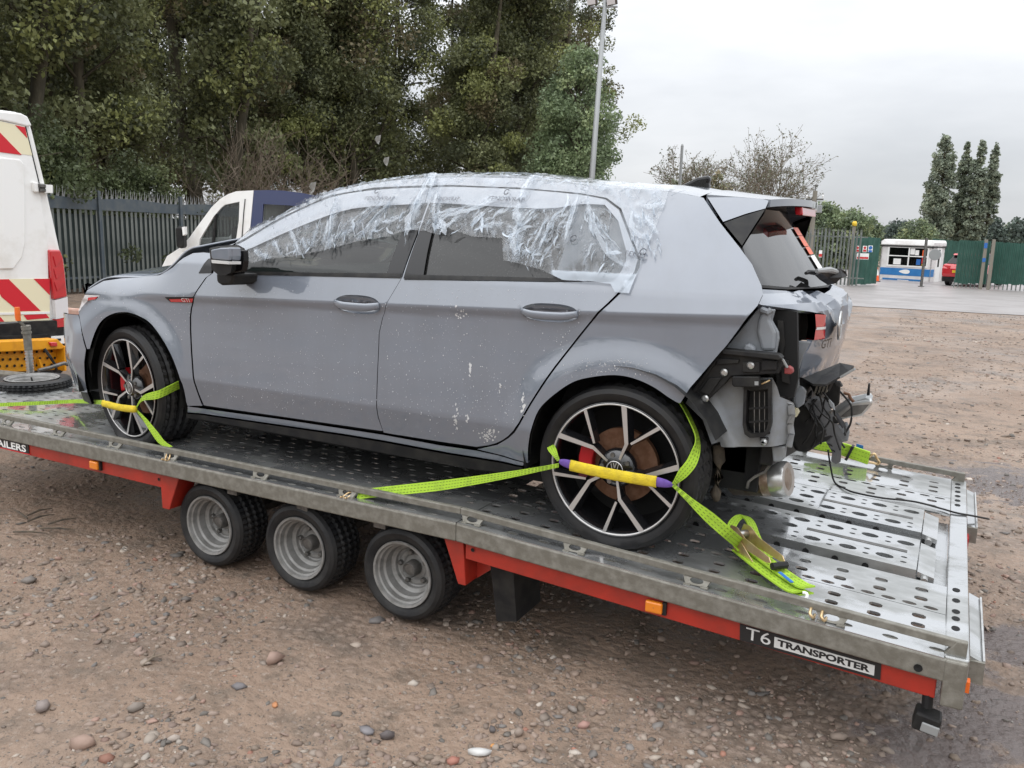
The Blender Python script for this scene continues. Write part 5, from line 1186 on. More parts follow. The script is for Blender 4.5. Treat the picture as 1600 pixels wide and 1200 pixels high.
def panel(name, outline, surf, mat, parent=car, st=.022, lip=.014, holes=(), push=0.0, s=-1, rows=None, disp=None, crisp=None):
    """sheet panel cut from a curved surface: triangulated outline, folded edges"""
    ol = densify(outline, st); hl = [densify(h, st) for h in holes]; V2 = list(ol); E2 = [(i, (i+1) % len(ol)) for i in range(len(ol))]
    for h in hl: n = len(V2); V2 += h; E2 += [(n+i, n+(i+1) % len(h)) for i in range(len(h))]
    A = np.array(ol); lo, hi = A.min(0), A.max(0)
    g = np.array([(x+(st/2 if k % 2 else 0), y) for k, y in enumerate(np.arange(lo[1], hi[1], st*.8)) for x in np.arange(lo[0], hi[0], st)])
    if rows is not None:
        ex = []
        for x in np.arange(lo[0], hi[0], st*.8): ex += [(x, z) for z in rows(x)]
        if ex: ex = np.array(ex); g = np.array([q for q in g if min(abs(q[1]-z) for z in rows(q[0])) > .008]+list(map(tuple, ex)))
    k = inside(g, A) & (segd(g, A) > st*.33)
    for h in hl: k &= ~inside(g, h) & (segd(g, h) > st*.33)
    V2 += list(g[k])
    vs, _, fs, _, _, _ = geometry.delaunay_2d_cdt([Vector(q) for q in V2], E2, [], 0, 1e-7)
    vs2 = np.array([(v.x, v.y) for v in vs]); cen = np.array([vs2[list(f)].mean(0) for f in fs]); keep = inside(cen, A)
    for h in hl: keep &= ~inside(cen, h)
    P = []; Nn = []
    for q in vs2:
        p, n = surf(q[0], q[1], push, s) if s else surf(q[0], q[1], push)
        if disp: p = p+n*disp(q[0], q[1])
        P.append(p); Nn.append(n)
    F = []
    for f, kk in zip(fs, keep):
        if not kk: continue
        f = list(f); nn = np.cross(P[f[1]]-P[f[0]], P[f[2]]-P[f[0]])
        if nn @ Nn[f[0]] < 0: f = f[::-1]
        F.append(f)
    if disp:
        Nn = [np.zeros(3) for _ in P]
        for f in F:
            nn = np.cross(P[f[1]]-P[f[0]], P[f[2]]-P[f[0]])
            for i in f: Nn[i] = Nn[i]+nn
        Nn = [n/(np.linalg.norm(n)+1e-12) for n in Nn]
    nv = len(P)
    if lip:
        for loop in [ol]+hl:
            idx = []
            for q in loop:
                p, n = surf(q[0], q[1], push, s) if s else surf(q[0], q[1], push)
                if disp: p = p+n*disp(q[0], q[1])
                idx.append((p, n))
            m = len(idx); b0 = len(P); cl_ = np.mean([i[0] for i in idx], axis=0)
            for i in range(m):
                tg = idx[(i+1) % m][0]-idx[i-1][0]; o = np.cross(tg, idx[i][1]); o /= np.linalg.norm(o)+1e-12
                P += [idx[i][0], idx[i][0]-idx[i][1]*lip]; Nn += [o, o]
            for i in range(m):
                a = b0+2*i; c = b0+2*((i+1) % m); F.append([a, c, c+1, a+1])
    o = mk(name, P, F, MT[mat] if isinstance(mat, str) else mat, parent, True, normals=None if crisp else Nn)
    if crisp: o.data.set_sharp_from_angle(angle=R_(crisp))
    return o
def px_(pts): return [SP(*q) for q in pts]
def inset(pl, d):
    c = np.mean(pl, axis=0); pl = np.asarray(densify(pl, .02)); n = len(pl); out = []
    t = np.roll(pl, -2, 0)-np.roll(pl, 2, 0); nn = np.stack([-t[:, 1], t[:, 0]], 1); nn /= np.linalg.norm(nn, axis=1)[:, None]+1e-9
    area = .5*np.sum(pl[:, 0]*np.roll(pl[:, 1], -1)-np.roll(pl[:, 0], -1)*pl[:, 1]); nn *= (1 if area > 0 else -1)
    return [tuple(p+q*d) for p, q in zip(pl, nn)]
def crease_rows(x): zc = .776+.034*(x-.51); return (zc-.014, zc-.003, zc+.004, .925, .375, .366)
def both(name, outline, mat, **kw):
    k = dict(kw); o = panel(name, outline, side, mat, **k); panel(name, outline, side, mat, s=1, st=k.pop('st', .022)*2.2, **{a: b_ for a, b_ in k.items() if a not in ('s',)}); return o
ROOF = [(327, 394), (345, 387), (367, 380), (395, 358), (440, 338), (485, 313), (525, 299), (570, 288), (625, 281), (662, 278), (720, 277), (810, 278), (876, 286), (955, 293), (1020, 297), (1060, 301), (1099, 309)]
DOORTOP = [(340, 396), (385, 373), (440, 341), (515, 307), (585, 295), (650, 292), (706, 291), (810, 295), (902, 303), (947, 311), (969, 327), (992, 387), (998, 405), (993, 424), (966, 458)]
roofU = [SP(*q) for q in ROOF]
ARCH_R = [(825, 724), (825, 700), (830, 670), (842, 640), (865, 617), (895, 597), (925, 589), (960, 586), (990, 591), (1020, 604), (1045, 621), (1062, 631)]
ARCH_F = [(292, 633), (285, 600), (272, 565), (257, 535), (237, 507), (220, 495), (200, 488), (180, 489), (162, 498), (150, 515), (140, 545), (135, 572), (138, 612)]
ar = spl([SP(*q) for q in ARCH_R], 4); af = spl([SP(*q) for q in ARCH_F], 4)
TG = [(1101, 312), (1125, 348), (1155, 386), (1175, 413), (1190, 447), (1192, 460), (1184, 477), (1160, 506), (1135, 540), (1124, 552), (1078, 606), (1063, 630)]
gapR = [(777, 695), (804, 676), (830, 632), (869, 574), (922, 507), (968, 460), (996, 425), (1001, 405)]
topE = [(994, 387), (971, 326), (948, 309), (902, 301), (810, 293), (706, 289), (650, 290), (585, 293), (515, 305), (440, 339), (385, 371), (340, 394.5)]
quarter = roofU+px_(TG)+ar[::-1][1:]+px_([(821, 722), (746, 702)])+spl(px_(gapR), 3)+px_(topE)
both('quarter_panel', quarter, 'paint', rows=crease_rows)
rear_front = [(672, 295)]
split = [(630, 433), (609, 468), (599.5, 496), (594, 520), (592.5, 560), (592.5, 652), (600, 675)]
rd = spl(px_([(672, 294), (706, 293), (810, 297), (902, 305), (945, 313)]), 3)+px_([(966, 329), (989, 388), (995, 405)])+spl(px_([(990, 424), (963, 458), (919, 504), (866, 571), (827, 629), (801, 672), (775, 691), (744, 697)]), 3)[:-1]+px_([(744, 697), (689, 689)])+px_(split[::-1])+px_([(654, 367)])
win_r = px_([(634, 436), (656, 367), (673, 317)])+spl(px_([(703, 318), (845, 326), (905, 319), (945, 320)]), 3)+px_([(966, 345), (979, 393)])+spl(px_([(978, 408), (966, 432), (954, 441)]), 3)+px_([(900, 439.5)])
def hcup(px0, px1, py0, py1):
    a = SP(px0, (py0+py1)/2-2); b_ = SP(px1, (py0+py1)/2+3); c = (a+b_)/2; w = (b_[0]-a[0])/2; h = (SP((px0+px1)/2, py0)[1]-SP((px0+px1)/2, py1)[1])/2
    sl_ = (b_[1]-a[1])/(b_[0]-a[0])
    return [(c[0]+w*math.copysign(abs(math.cos(t))**.75, math.cos(t)), c[1]+sl_*w*math.cos(t)+h*math.copysign(abs(math.sin(t))**.9, math.sin(t))) for t in np.linspace(0, 6.283, 33)[:-1]], c, w, h, sl_
cupF, cupR = hcup(522.5, 594, 461, 490), hcup(814, 904, 474, 503)
rd_ = inset(rd, -.0032); rear_door = both('door', rd_, 'paint', rows=crease_rows, holes=[win_r, cupR[0]])
fd = spl(px_([(669, 294), (650, 294.5), (585, 298), (515, 310), (440, 344), (385, 376)]), 3)+px_([(352, 393), (341, 402), (334, 427)])+spl(px_([(324, 434), (304, 465), (299.5, 495), (302, 560), (310, 610), (319, 632.5)]), 3)+px_([(597, 672.5)])+px_([(589.5, 652), (589.5, 560), (591, 520), (596.5, 496), (606, 468), (627, 433), (650, 367)])
win_f = px_([(340, 427), (346, 404)])+spl(px_([(395, 386.5), (475, 351), (550, 326), (645, 319), (664, 318)]), 3)+px_([(650, 362), (625.5, 434), (500, 431), (385, 428)])
front_door = both('door', inset(fd, -.0032), 'paint', rows=crease_rows, holes=[win_f, cupF[0]])
fender = px_([(137, 453), (162, 439), (190, 435), (217, 433.5), (250, 430), (270, 418), (287, 403), (302, 395.5), (318, 394.5), (338, 396.5), (337, 402), (331, 427)])+spl(px_([(321, 434), (301, 465), (296.5, 495), (299, 560), (307, 610), (316, 634)]), 3)+px_([(293, 634)])+af[1:-8]
fender = fender+px_([(136, 545), (127, 510), (123, 490), (127, 481), (136, 471), (150, 469), (157, 461), (133, 459)])
both('front_wing', fender, 'paint', rows=lambda x: (.375, .366))
# front bumper skin
fa = [q for q in px_([(134.5, 546), (131, 572), (136, 613)])]
bump = [(fa[2][0]-.004, .205), fa[2], fa[1], fa[0]]+px_([(126, 511), (121.5, 492)])+[(-.60, .61), (-.75, .575), (-1.19, .56), (-1.19, .17), (-.75, .17)]
both('front_bumper', bump, 'paint', disp=lambda u, z: .006*noise.noise((u*9, z*9, 1))-.012*abs(noise.noise((u*5, z*6, 4)))*smooth01(-u, .5, .7))
both('bumper_lip', [(fa[2][0]-.02, .195), (-.75, .16), (-1.19, .16), (-1.19, .11), (-.7, .11), (fa[2][0]-.02, .13)], 'black', push=-.012)
both('grille', [(-.66, .62), (-.80, .59), (-1.19, .575), (-1.19, .69), (-.80, .70), (-.66, .71)], 'black_gloss', push=-.11)
both('wing_trim', px_([(311, 427), (326, 405), (337, 402.5), (331, 426.8)]), 'black_gloss', push=.0035, lip=.006, st=.02)
lamp = px_([(121, 488), (126, 474), (132, 460.5), (156, 461.5), (150, 468), (136, 470.5), (127.5, 481)])
both('headlight', lamp, 'lamp_clear', push=-.004, st=.02); both('indicator', px_([(138, 465), (153, 463.5), (149, 467.5), (137, 469.5)]), 'lamp_red', push=.001, st=.02, lip=.004)
# sill and black skirt
sill = px_([(294, 634.5), (318, 638), (598, 678.5), (690, 696), (746, 703), (821, 723.5), (700, 701), (598, 684.5), (540, 675.5), (294, 643)])
both('sill', px_([(294, 634.5), (318, 638), (450, 656), (598, 678.5), (690, 695.5), (746, 703.5), (819, 722), (818, 727), (700, 706), (598, 687), (540, 677.5), (294, 643.5)]), 'paint', push=.004, st=.022)
both('skirt', px_([(294, 644.5), (540, 679), (598, 688.5), (700, 707.5), (818, 728), (822, 741), (790, 737), (720, 727.5), (540, 694), (294, 651)]), 'black', push=.012, st=.022, lip=.05)
# glass, seals, pillars
gf = px_([(352, 422.5), (356, 406)])+spl(px_([(397, 388.5), (477, 353.5), (550, 328.5), (645, 321)]), 3)+px_([(628, 370), (606, 427.5), (500, 427), (384, 424)])
gr_ = px_([(661, 430), (667, 395), (685, 321.5)])+spl(px_([(703, 321), (845, 329), (888, 324)]), 3)+px_([(888, 360), (879, 405), (862, 434.5)])
gq = px_([(901, 398), (905, 352)])+spl(px_([(913, 330), (930, 321), (944, 323), (958, 338)]), 3)+px_([(972, 390)])+spl(px_([(971, 408), (961, 428), (950, 432), (925, 428), (906, 414)]), 3)
both('window_frame', win_f, 'black_gloss', push=-.007, holes=[gf], st=.03, lip=.012); both('window_frame', win_r, 'black_gloss', push=-.007, holes=[gr_, gq], st=.03, lip=.012)
both('side_window', gf, 'glass', push=-.009, lip=0, st=.05); both('side_window', gr_, 'glass_dark', push=-.009, lip=0, st=.05); both('side_window', gq, 'glass_dark', push=-.009, lip=0, st=.05)
both('waist_seal', px_([(384, 424), (500, 426.5), (607, 427.5), (627, 428), (626, 435), (500, 432), (384, 429)]), 'black', push=.003, st=.03); both('waist_seal', px_([(635, 429.5), (750, 432), (862, 435), (910, 440), (860, 440.5), (750, 438.5), (632, 437.2)]), 'black', push=.003, st=.03)
both('pillar_trim', px_([(604, 428.5), (626, 370), (643, 319.5), (668.5, 317), (651.2, 367), (627.6, 434)]), 'black_gloss', push=.002, st=.03, lip=.004); both('pillar_trim', px_([(672, 316.5), (687, 320), (668, 395), (662, 431), (630.6, 435), (653.6, 367)]), 'black_gloss', push=.002, st=.03, lip=.004)
# door handles: dished cup and bar across it
for (ol, c, w, h, sl_), door in ((cupF, front_door), (cupR, rear_door)):
    mb = MB(); rings = []; n = len(ol)
    for r, d in ((1.0, -.002), (.93, -.010), (.75, -.022), (.4, -.027), (.02, -.028)):
        rings.append([side(c[0]+(q[0]-c[0])*r, c[1]+(q[1]-c[1])*r, d)[0] for q in ol])
    vs = [p for r in rings for p in r]; fs = [(k*n+i, k*n+(i+1) % n, (k+1)*n+(i+1) % n, (k+1)*n+i) for k in range(len(rings)-1) for i in range(n)]
    mk('handle_cup', vs, fs, MT['paint'], door, True)
    pts = []; rad = []
    for t in np.linspace(-1, 1, 17):
        e = 1-abs(t)**3; u = c[0]+w*.97*t; z = c[1]+sl_*w*t-.001-.004*(1-t*t); pts.append(side(u, z+h*.10, .001+.020*min(1, e*1.15))[0]); rad.append(h*(.34+.12*e))
    mb = MB(); mb.tube(pts, rad, 10, flat=.45, ref=(0, 1, .2)); mb.build('door_handle', MT['paint'], door, smooth=True)
# red badge and letters on the wing
bd = px_([(258, 464.5), (304, 464), (301.5, 473), (267, 472)]); both('wing_badge', bd, 'black_gloss', push=.002, st=.02, lip=.003); both('badge_insert', px_([(265, 467), (302.5, 466), (301, 472), (268, 471.3)]), 'lamp_red', push=.0035, st=.02, lip=.002)
q0 = SP(286, 471)
text_on('lettering', 'GTI', lambda u, v: side(q0[0]+u, q0[1]+v+.002, .006)[0], .026, MT['silver_print'], car, width=.052)
# mirror
def mp_(px, py, Y): return aty(px, py, Y)
mb = MB(); A_ = [(329, 388), (356, 385), (372, 386), (381, 391), (382, 404), (381, 426), (374, 431), (350, 431), (334, 423), (329, 408)]
# the housing seen from behind: cap towards the front, dark glass side towards the rear
front = [mp_(x, y, -1.02) for x, y in ((329, 391), (345, 387), (362, 386), (365, 400), (364, 416), (352, 415), (332, 409))]
cx_ = np.mean(front, axis=0)
def mring(pts, Y): return [mp_(x, y, Y) for x, y in pts]
R1 = mring(((330, 390), (345, 386.5), (364, 385.5), (372, 388), (373, 408), (370, 428), (352, 428), (336, 424), (331, 410)), -.985)
body_o = [mp_(x, y, -.94) for x, y in ((340, 388), (356, 385), (372, 385), (381, 390), (382, 408), (381, 425), (374, 430), (356, 431), (344, 426))]
body_i = [mp_(x, y, -1.10) for x, y in ((330, 392), (343, 389), (357, 388), (361, 391), (361, 408), (359, 424), (352, 428), (340, 426), (332, 420))]
mir = thing  # placeholder
n = 9; vs = body_i+[(.5*a+.5*b_)+np.array((-.02, -.01, .006)) for a, b_ in zip(body_i, body_o)]+body_o; fs = [tuple(range(n))]+[(k*n+i, k*n+(i+1) % n, (k+1)*n+(i+1) % n, (k+1)*n+i) for k in range(2) for i in range(n)]+[tuple(range(2*n, 3*n))[::-1]]
mi = MB().add(vs, fs).build('door_mirror', MT['black'], car); bevel(mi, .008, 3)
capo = [mp_(x, y, -1.112) for x, y in ((328.5, 390), (343, 387), (357.5, 386.5), (358, 400), (357, 407), (330, 404.5))]
cp_ = MB().prism(capo, (.02, .05, .0)).build('mirror_cap', MT['paint'], mi); bevel(cp_, .006, 3)
ind = MB().prism([mp_(x, y, -1.116) for x, y in ((330, 406), (357, 408.5), (357, 413), (331, 411))], (.02, .05, 0)).build('mirror_indicator', MT['silver_print'], mi)
MB().prism([mp_(x, y, -1.0) for x, y in ((365, 389), (379, 391), (380, 408), (378, 424), (365, 427), (362, 408))], (.015, .02, 0)).build('mirror_glass', MT['black_gloss'], mi, bev=.004)
MB().prism([mp_(x, y, -1.0) for x, y in ((337, 426), (366, 428), (363, 441), (358, 445), (345, 446), (338, 441))], (.03, .12, .0)).build('mirror_foot', MT['black'], mi, bev=.01)
mi2 = MB().prism([(p[0], -p[1], p[2]) for p in body_i], body_o[0]*np.array((1, -1, 1))-body_i[0]*np.array((1, -1, 1))).build('door_mirror', MT['black'], car, bev=.008)
# ------------------------------------------------------------------ roof, windscreen, bonnet
RE = spl([side(q[0], q[1])[0] for q in roofU], 4); RE = np.array(RE)
def edge(x): return np.array([np.interp(x, RE[:, 0], RE[:, 1]), np.interp(x, RE[:, 0], RE[:, 2])])
def roof(x, t, push=0.0):
    y, z = edge(x); cz = .040*smooth01(x, .3, 1.2); e = abs(t); p = np.array((x-.10*(1-t*t)*(1-smooth01(x, .5, 1.2)), -y*t*-1*-1 if False else y*-t*-1, z+cz*(1-e**2.6)))
    p[1] = y*(-t); d = 2.6*cz*e**1.6*math.copysign(1, t)/max(.1, abs(y)); n = np.array((.0, 0.0, 1.0)); dzx = (edge(x+.02)[1]-edge(x-.02)[1])/.04; n[0] = -dzx; n[1] = d*1.0
    n /= np.linalg.norm(n); return p+n*push, n
xs0 = .98
def loft(name, x0, x1, nx_, nt_, mat, push=0.0, t0=-1, t1=1):
    X = np.linspace(x0, x1, nx_); T_ = np.linspace(t0, t1, nt_); P = []; Nn = []
    for x in X:
        for t in T_: p, n = roof(x, t, push); P.append(p); Nn.append(n)
    F = [(i*nt_+j, (i+1)*nt_+j, (i+1)*nt_+j+1, i*nt_+j+1) for i in range(nx_-1) for j in range(nt_-1)]
    return mk(name, P, F, MT[mat], car, True, normals=Nn)
rf = loft('roof', xs0, 2.80, 46, 31, 'paint'); loft('windscreen', .36, xs0-.01, 16, 21, 'glass_clear', -.004, -.97, .97)
# headlining keeps daylight out of the cabin
loft('headlining', xs0, 2.80, 14, 9, 'void', -.03, -.97, .97)
he = spl([side_ray(*q) for q in ((137, 450.5), (162, 436.5), (190, 433), (217, 431), (250, 427), (270, 415), (287, 400.5), (302, 393))], 5)
lift = [0 if i < 20 else .022*smooth01(i, 20, 34) for i in range(len(he))]
P = []; nt_ = 21
for p, l in zip(he, lift):
    f_ = smooth01(-p[0], .2, .75)
    for t in np.linspace(-1, 1, nt_): P.append(np.array((p[0]-.16*(1-t*t)*f_, p[1]*-t, p[2]+l+.075*(1-t*t)*smooth01(p[0], -.72, -.45)+.008*noise.noise((p[0]*4, t*2, 0)))))
F = [(i*nt_+j, (i+1)*nt_+j, (i+1)*nt_+j+1, i*nt_+j+1) for i in range(len(he)-1) for j in range(nt_-1)]
bo = mk('bonnet', P, F, MT['paint'], car, True); md = bo.modifiers.new('s', 'SOLIDIFY'); md.thickness = .008; md.offset = -1
# scuttle and dark backing shell behind the shut lines
shell = [roofU[0]-np.array((0, .02))]+[q-np.array((0, .012)) for q in roofU[1:]]+px_([(1108, 316), (1134, 352), (1166, 390), (1187, 416), (1199, 447), (1186, 476), (1128, 540), (1070, 612)])
sh = px_([(140, 456), (162, 443), (217, 437), (250, 434), (275, 420), (300, 400), (335, 402), (322, 432), (330, 436), (640, 440), (950, 445), (985, 425), (1100, 480), (1130, 520), (1075, 606)])+ar[::-1][2:-2]+px_([(822, 720), (598, 682), (320, 640), (296, 636)])+af[1:-2]+px_([(130, 545), (126, 500)])
both('body_shell', sh, 'void', push=-.028, lip=0, st=.08)
both('body_shell', px_([(345, 392), (440, 341), (515, 306), (585, 294), (650, 289), (810, 291), (902, 299), (950, 307), (975, 326), (1000, 390), (1004, 410), (985, 430), (972, 445), (950, 443), (985, 405), (966, 342), (945, 317), (905, 314), (845, 322), (703, 314), (660, 315), (550, 322), (475, 348), (395, 383), (345, 402)]), 'void', push=-.022, lip=0, st=.05)
MB().box((.16, 0, .80), (.50, 1.30, .02)).box((1.10, 0, .16), (3.1, 1.5, .06)).box((-.28, 0, .42), (.4, 1.1, .4)).box((2.95, 0, .40), (.28, 1.1, .46)).build('floor_pan', MT['void'], car)
for x0, s in ((-.42, -1), (-.42, 1), (2.22, -1), (2.22, 1)): # inner arches
        mb = MB(); cx_ = x0+.42
        vs = []; fs = []
        for k in range(15):
            a = math.pi*((k/14*1.16-.08) if cx_ < 1 else (k/14*.96+.12)); p = (cx_+.385*math.cos(a), .30+.355*math.sin(a))
            vs += [(p[0], s*.875, p[1]), (p[0], s*.55, p[1])]
        mb.add(vs, [(2*k, 2*k+1, 2*k+3, 2*k+2) for k in range(14)]); mb.add([(cx_-.4, s*.55, .24), (cx_+.4, s*.55, .24), (cx_+.4, s*.55, .72), (cx_-.4, s*.55, .72)], [(0, 1, 2, 3)])
        mb.build('wheel_arch_liner', MT['black'], car)
# seats, wheel, dashboard seen through the glass
for y in (-.37, .37):
    MB().prism([(1.28, y-.24, .35), (1.62, y-.24, .38), (1.78, y-.22, .98), (1.66, y-.22, 1.0), (1.50, y-.24, .52), (1.18, y-.24, .50)], (0, .46, 0)).build('seat', MT['seat'], car, bev=.05)
    MB().box((1.76, y, 1.08), (.09, .26, .16), Matrix.Rotation(.2, 3, 'Y')).build('headrest', MT['seat'], car, bev=.03)
MB().prism([(2.35, -.6, .35), (2.62, -.6, .95), (2.52, -.6, .97), (2.2, -.6, .5)], (0, 1.2, 0)).build('rear_seat', MT['seat'], car, bev=.05)
MB().prism([(.35, -.7, .55), (.40, -.7, .86), (.62, -.7, .90), (.78, -.7, .84), (.75, -.7, .5)], (0, 1.4, 0)).build('dashboard', MT['seat'], car, bev=.04)
mb = MB(); mb.tube([(.95+.05*math.cos(w), .37+.18*math.sin(w), .82+.18*math.cos(w)) for w in np.linspace(0, 6.283, 25)], .014, 6); mb.build('steering_wheel', MT['black'], car)
# shark fin
fp = [(1057, 292), (1075, 284), (1089, 277), (1105, 274), (1110, 276.5), (1107, 286), (1108, 298), (1080, 297)]
F3 = [aty(x, y, -.03) for x, y in fp]; MB().prism(F3, (0, .045, 0)).build('roof_aerial', MT['black_gloss'], car, bev=.012)
# ------------------------------------------------------------------ tail
XC = np.array([(.30, 3.20), (.45, 3.25), (.62, 3.275), (.74, 3.288), (.86, 3.295), (.895, 3.275), (.93, 3.205), (1.0, 3.155), (1.18, 3.03), (1.30, 2.94)])
def T(y, z): return np.interp(z, XC[:, 0], XC[:, 1])-.27*y*y-4*max(0, abs(y)-.6)**2
def tail(y, z, push=0.0):
    e = .01; n = np.array((1.0, -(T(y+e, z)-T(y-e, z))/(2*e), -(T(y, z+e)-T(y, z-e))/(2*e))); n /= np.linalg.norm(n)
    return np.array((T(y, z), y, z))+n*push, n
def TP(px, py):
    v = ray(px, py); v = v/np.linalg.norm(v); best = None
    for t in np.arange(2.8, 5.5, .004):
        P = CAM_P+v*t; d = P[0]-T(P[1], P[2])
        if abs(P[1]) < .8 and (best is None or abs(d) < best[0]): best = (abs(d), P)
        if d < 0 and abs(P[1]) < .8: return np.array((P[1], P[2]))
    return np.array((best[1][1], best[1][2]))
def dent(y, z):
    w = smooth01(z, .70, .86)*(1-smooth01(z, .93, .955))*smooth01(y, -.52, -.40)*(1-smooth01(y, .4, .6)); w2 = (1-smooth01(z, .60, .72))*smooth01(y, -.62, -.45)
    c = noise.cell_vector((y*5.1, z*9.3, 2)); r = noise.voronoi((y*5.2+1, z*9+2, .5))[0]; 
    return -w*.05*(r[1]-r[0])+.02*w*noise.noise((y*6, z*8, 3))-w2*.02*(noise.voronoi((y*8, z*10, 3.5))[0][0])
def T2(pts): return [TP(*q) for q in pts]
mirr = lambda pl: [(-q[0], q[1]) for q in pl]
glow = T2([(1196, 447), (1220, 450), (1250, 452), (1272, 453)])
glass_o = [(-.615, 1.11), (-.672, .962)]+[(-.5, .949), (-.3, .940), (0, .936), (.3, .940), (.5, .949), (.672, .962), (.615, 1.11), (.505, 1.235), (-.505, 1.235)]
rear_glass_mat = glassmat('rear_screen', (.10, .105, .11), dirt=.06, ior=1.95)
rg = panel('rear_window', glass_o, tail, rear_glass_mat, s=0, st=.05, lip=.004, push=-.004)
panel('rear_window_frame', [(-.643, 1.10), (-.71, .975), (-.712, .955), (-.5, .9405), (0, .9285), (.5, .9405), (.712, .955), (.71, .975), (.643, 1.10), (.525, 1.25), (-.525, 1.25)], tail, 'black', s=0, st=.05, holes=[glass_o], push=-.002)
L_edge = T2([(1186.5, 476), (1215, 480), (1250, 485), (1283, 489), (1290, 491)])
lowL = T2([(1291, 495), (1289, 528), (1270, 532), (1263, 546), (1255, 556), (1251, 580), (1254, 591)])
tgo = [(-.735, .947), (-.70, .9475), (-.5, .934), (0, .921), (.5, .934), (.72, .949), (.75, .90), (.72, .75), (.66, .585), (.2, .56), (-.2, .565)]+[tuple(q) for q in lowL[::-1]]+[tuple(q) for q in L_edge[::-1]]
tgate = panel('tailgate', tgo, tail, 'paint', s=0, st=.014, disp=dent, lip=.02, crisp=14)
# lamp, lamp hole, emblem, letters
lq = T2([(1272, 491), (1289, 491.5), (1287.5, 510), (1287, 529), (1270, 531), (1273, 510)]); lp_ = panel('tail_lamp', lq, tail, 'lamp_red', s=0, st=.012, lip=.03, push=.004)
panel('lamp_band', T2([(1273.5, 511), (1288, 510), (1287.5, 514), (1273, 515)]), tail, 'lamp_clear', lp_, s=0, st=.02, lip=.004, push=.006)
lb = [atx(x, y, 3.17) for x, y in ((1241, 489), (1273, 490), (1270, 531), (1246, 532))]
MB().prism([p+np.array((.02*k, 0, 0)) for k, p in zip((0, 2.6, 2.4, 0), lb)], (-.05, .16, 0)).build('lamp_box', MT['black'], car, bev=.006)
ec = (TP(1314, 494)+TP(1292, 521))/2; er = .052
mb = MB(); m = 40; ring = [(ec[0]+er*math.cos(w), ec[1]+er*math.sin(w)) for w in np.linspace(0, 6.283, m+1)]
ep0 = tail(*TP(1303, 507.5), .022)[0]; ec = ep0[1:]; epl = lambda y, z: np.array((ep0[0]-.05*(y-ec[0])-.02*(z-ec[1]), y, z)); ring = [(ec[0]+er*math.cos(w), ec[1]+er*math.sin(w)) for w in np.linspace(0, 6.283, m+1)]
mb.tube([epl(*q) for q in ring], .0055, 6); 
for a, b_ in (((-.52, .75), (-.16, -.8)), ((.52, .75), (.16, -.8)), ((-.16, -.8), (.0, -.1)), ((.16, -.8), (0, -.1)), ((-.22, .85), (0, .15)), ((.22, .85), (0, .15))): mb.tube([epl(ec[0]+er*q[0], ec[1]+er*q[1]) for q in (a, b_)], .0045, 5)
mb.build('emblem', MT['bright_steel'], tgate, smooth=True)
MB().lathe([(0, er), (0, 0)], (0, 0, 0), 'x', 24).build('emblem_disc', MT['black_gloss'], tgate).matrix_world = Matrix.Translation(Vector(epl(*ec)-np.array((.006, 0, 0)))) @ Vector((1, 0, 0)).rotation_difference(Vector((1, .10, .02))).to_matrix().to_4x4()
gq0 = TP(1276, 544); text_on('lettering', 'GTI', lambda u, v: tail(gq0[0]+u, gq0[1]+v, .014)[0], .045, MT['black_gloss'], tgate, width=.105, bold=.001)
# orange and white sticker strips on the screen
for a_, b_, z0, z1, m_ in ((.03, .40, 1.165, 1.132, 'orange_print'), (.03, .42, 1.130, 1.088, 'orange_print'), (.04, .36, 1.086, 1.055, 'orange_print'), (.03, .38, 1.05, .985, 'white')):
    MB().add([tail(a_+(b_-a_)*k/8, z, .002)[0] for z in (z0, z1) for k in range(9)], [(k, k+1, k+10, k+9) for k in range(8)]).build('window_sticker', MT[m_], rg)
# wiper with torn cover
wb = [atx(*q, 3.235) for q in ((1290, 424), (1312, 428))]
MB().prism([atx(x, y, X) for x, y, X in ((1278, 424, 3.19), (1300, 421.5, 3.23), (1310, 427, 3.25), (1312, 434, 3.25), (1302, 437, 3.24), (1293, 446, 3.22), (1282, 438, 3.20), (1272, 430, 3.19))], (.03, .01, .008)).build('rear_wiper', MT['black'], car, bev=.004)
MB().tube([atx(1259, 427, 3.16), atx(1264, 425, 3.165), atx(1280, 427, 3.19), atx(1300, 429, 3.235)], [.006, .009, .011, .012], 8).build('wiper_arm', MT['black'], car); MB().tube([atx(1276, 423.5, 3.2), atx(1296, 421.5, 3.235), atx(1309, 425.5, 3.25)], [.008, .012, .01], 8).build('wiper_cover', MT['tip'], car)
# spoiler: top skin, side fins, brake light
def sp_pt(y, k, low):
    xe = 3.115-.24*y*y; ys = abs(y)/.565; x0_ = 2.815; x = x0_+(xe-x0_)*k
    z = 1.268+.040*(1-ys**2.6)*(1-.55*k)-.012*k
    if low: z -= .026+(.062*(1-k) if abs(y) > .5 else .045*(1-k))
    return np.array((x, y, z))
ys_ = np.linspace(-.525, .525, 25); ks = np.linspace(0, 1, 9); vs = []; fs = []
for low in (0, 1):
    for y in ys_:
        for k in ks: vs.append(sp_pt(y, k, low))
nk, ny = len(ks), len(ys_); o_ = nk*ny
for i in range(ny-1):
    for j in range(nk-1): fs += [(i*nk+j, i*nk+j+1, (i+1)*nk+j+1, (i+1)*nk+j), (o_+i*nk+j, o_+(i+1)*nk+j, o_+(i+1)*nk+j+1, o_+i*nk+j+1)]
    fs.append((i*nk+nk-1, o_+i*nk+nk-1, o_+(i+1)*nk+nk-1, (i+1)*nk+nk-1))
for i, fl_ in ((0, 0), (ny-1, 1)):
    for j in range(nk-1): q = (i*nk+j, o_+i*nk+j, o_+i*nk+j+1, i*nk+j+1); fs.append(q[::-1] if fl_ else q)
spo = MB().add(vs, fs).build('spoiler', MT['paint'], car, auto=35)
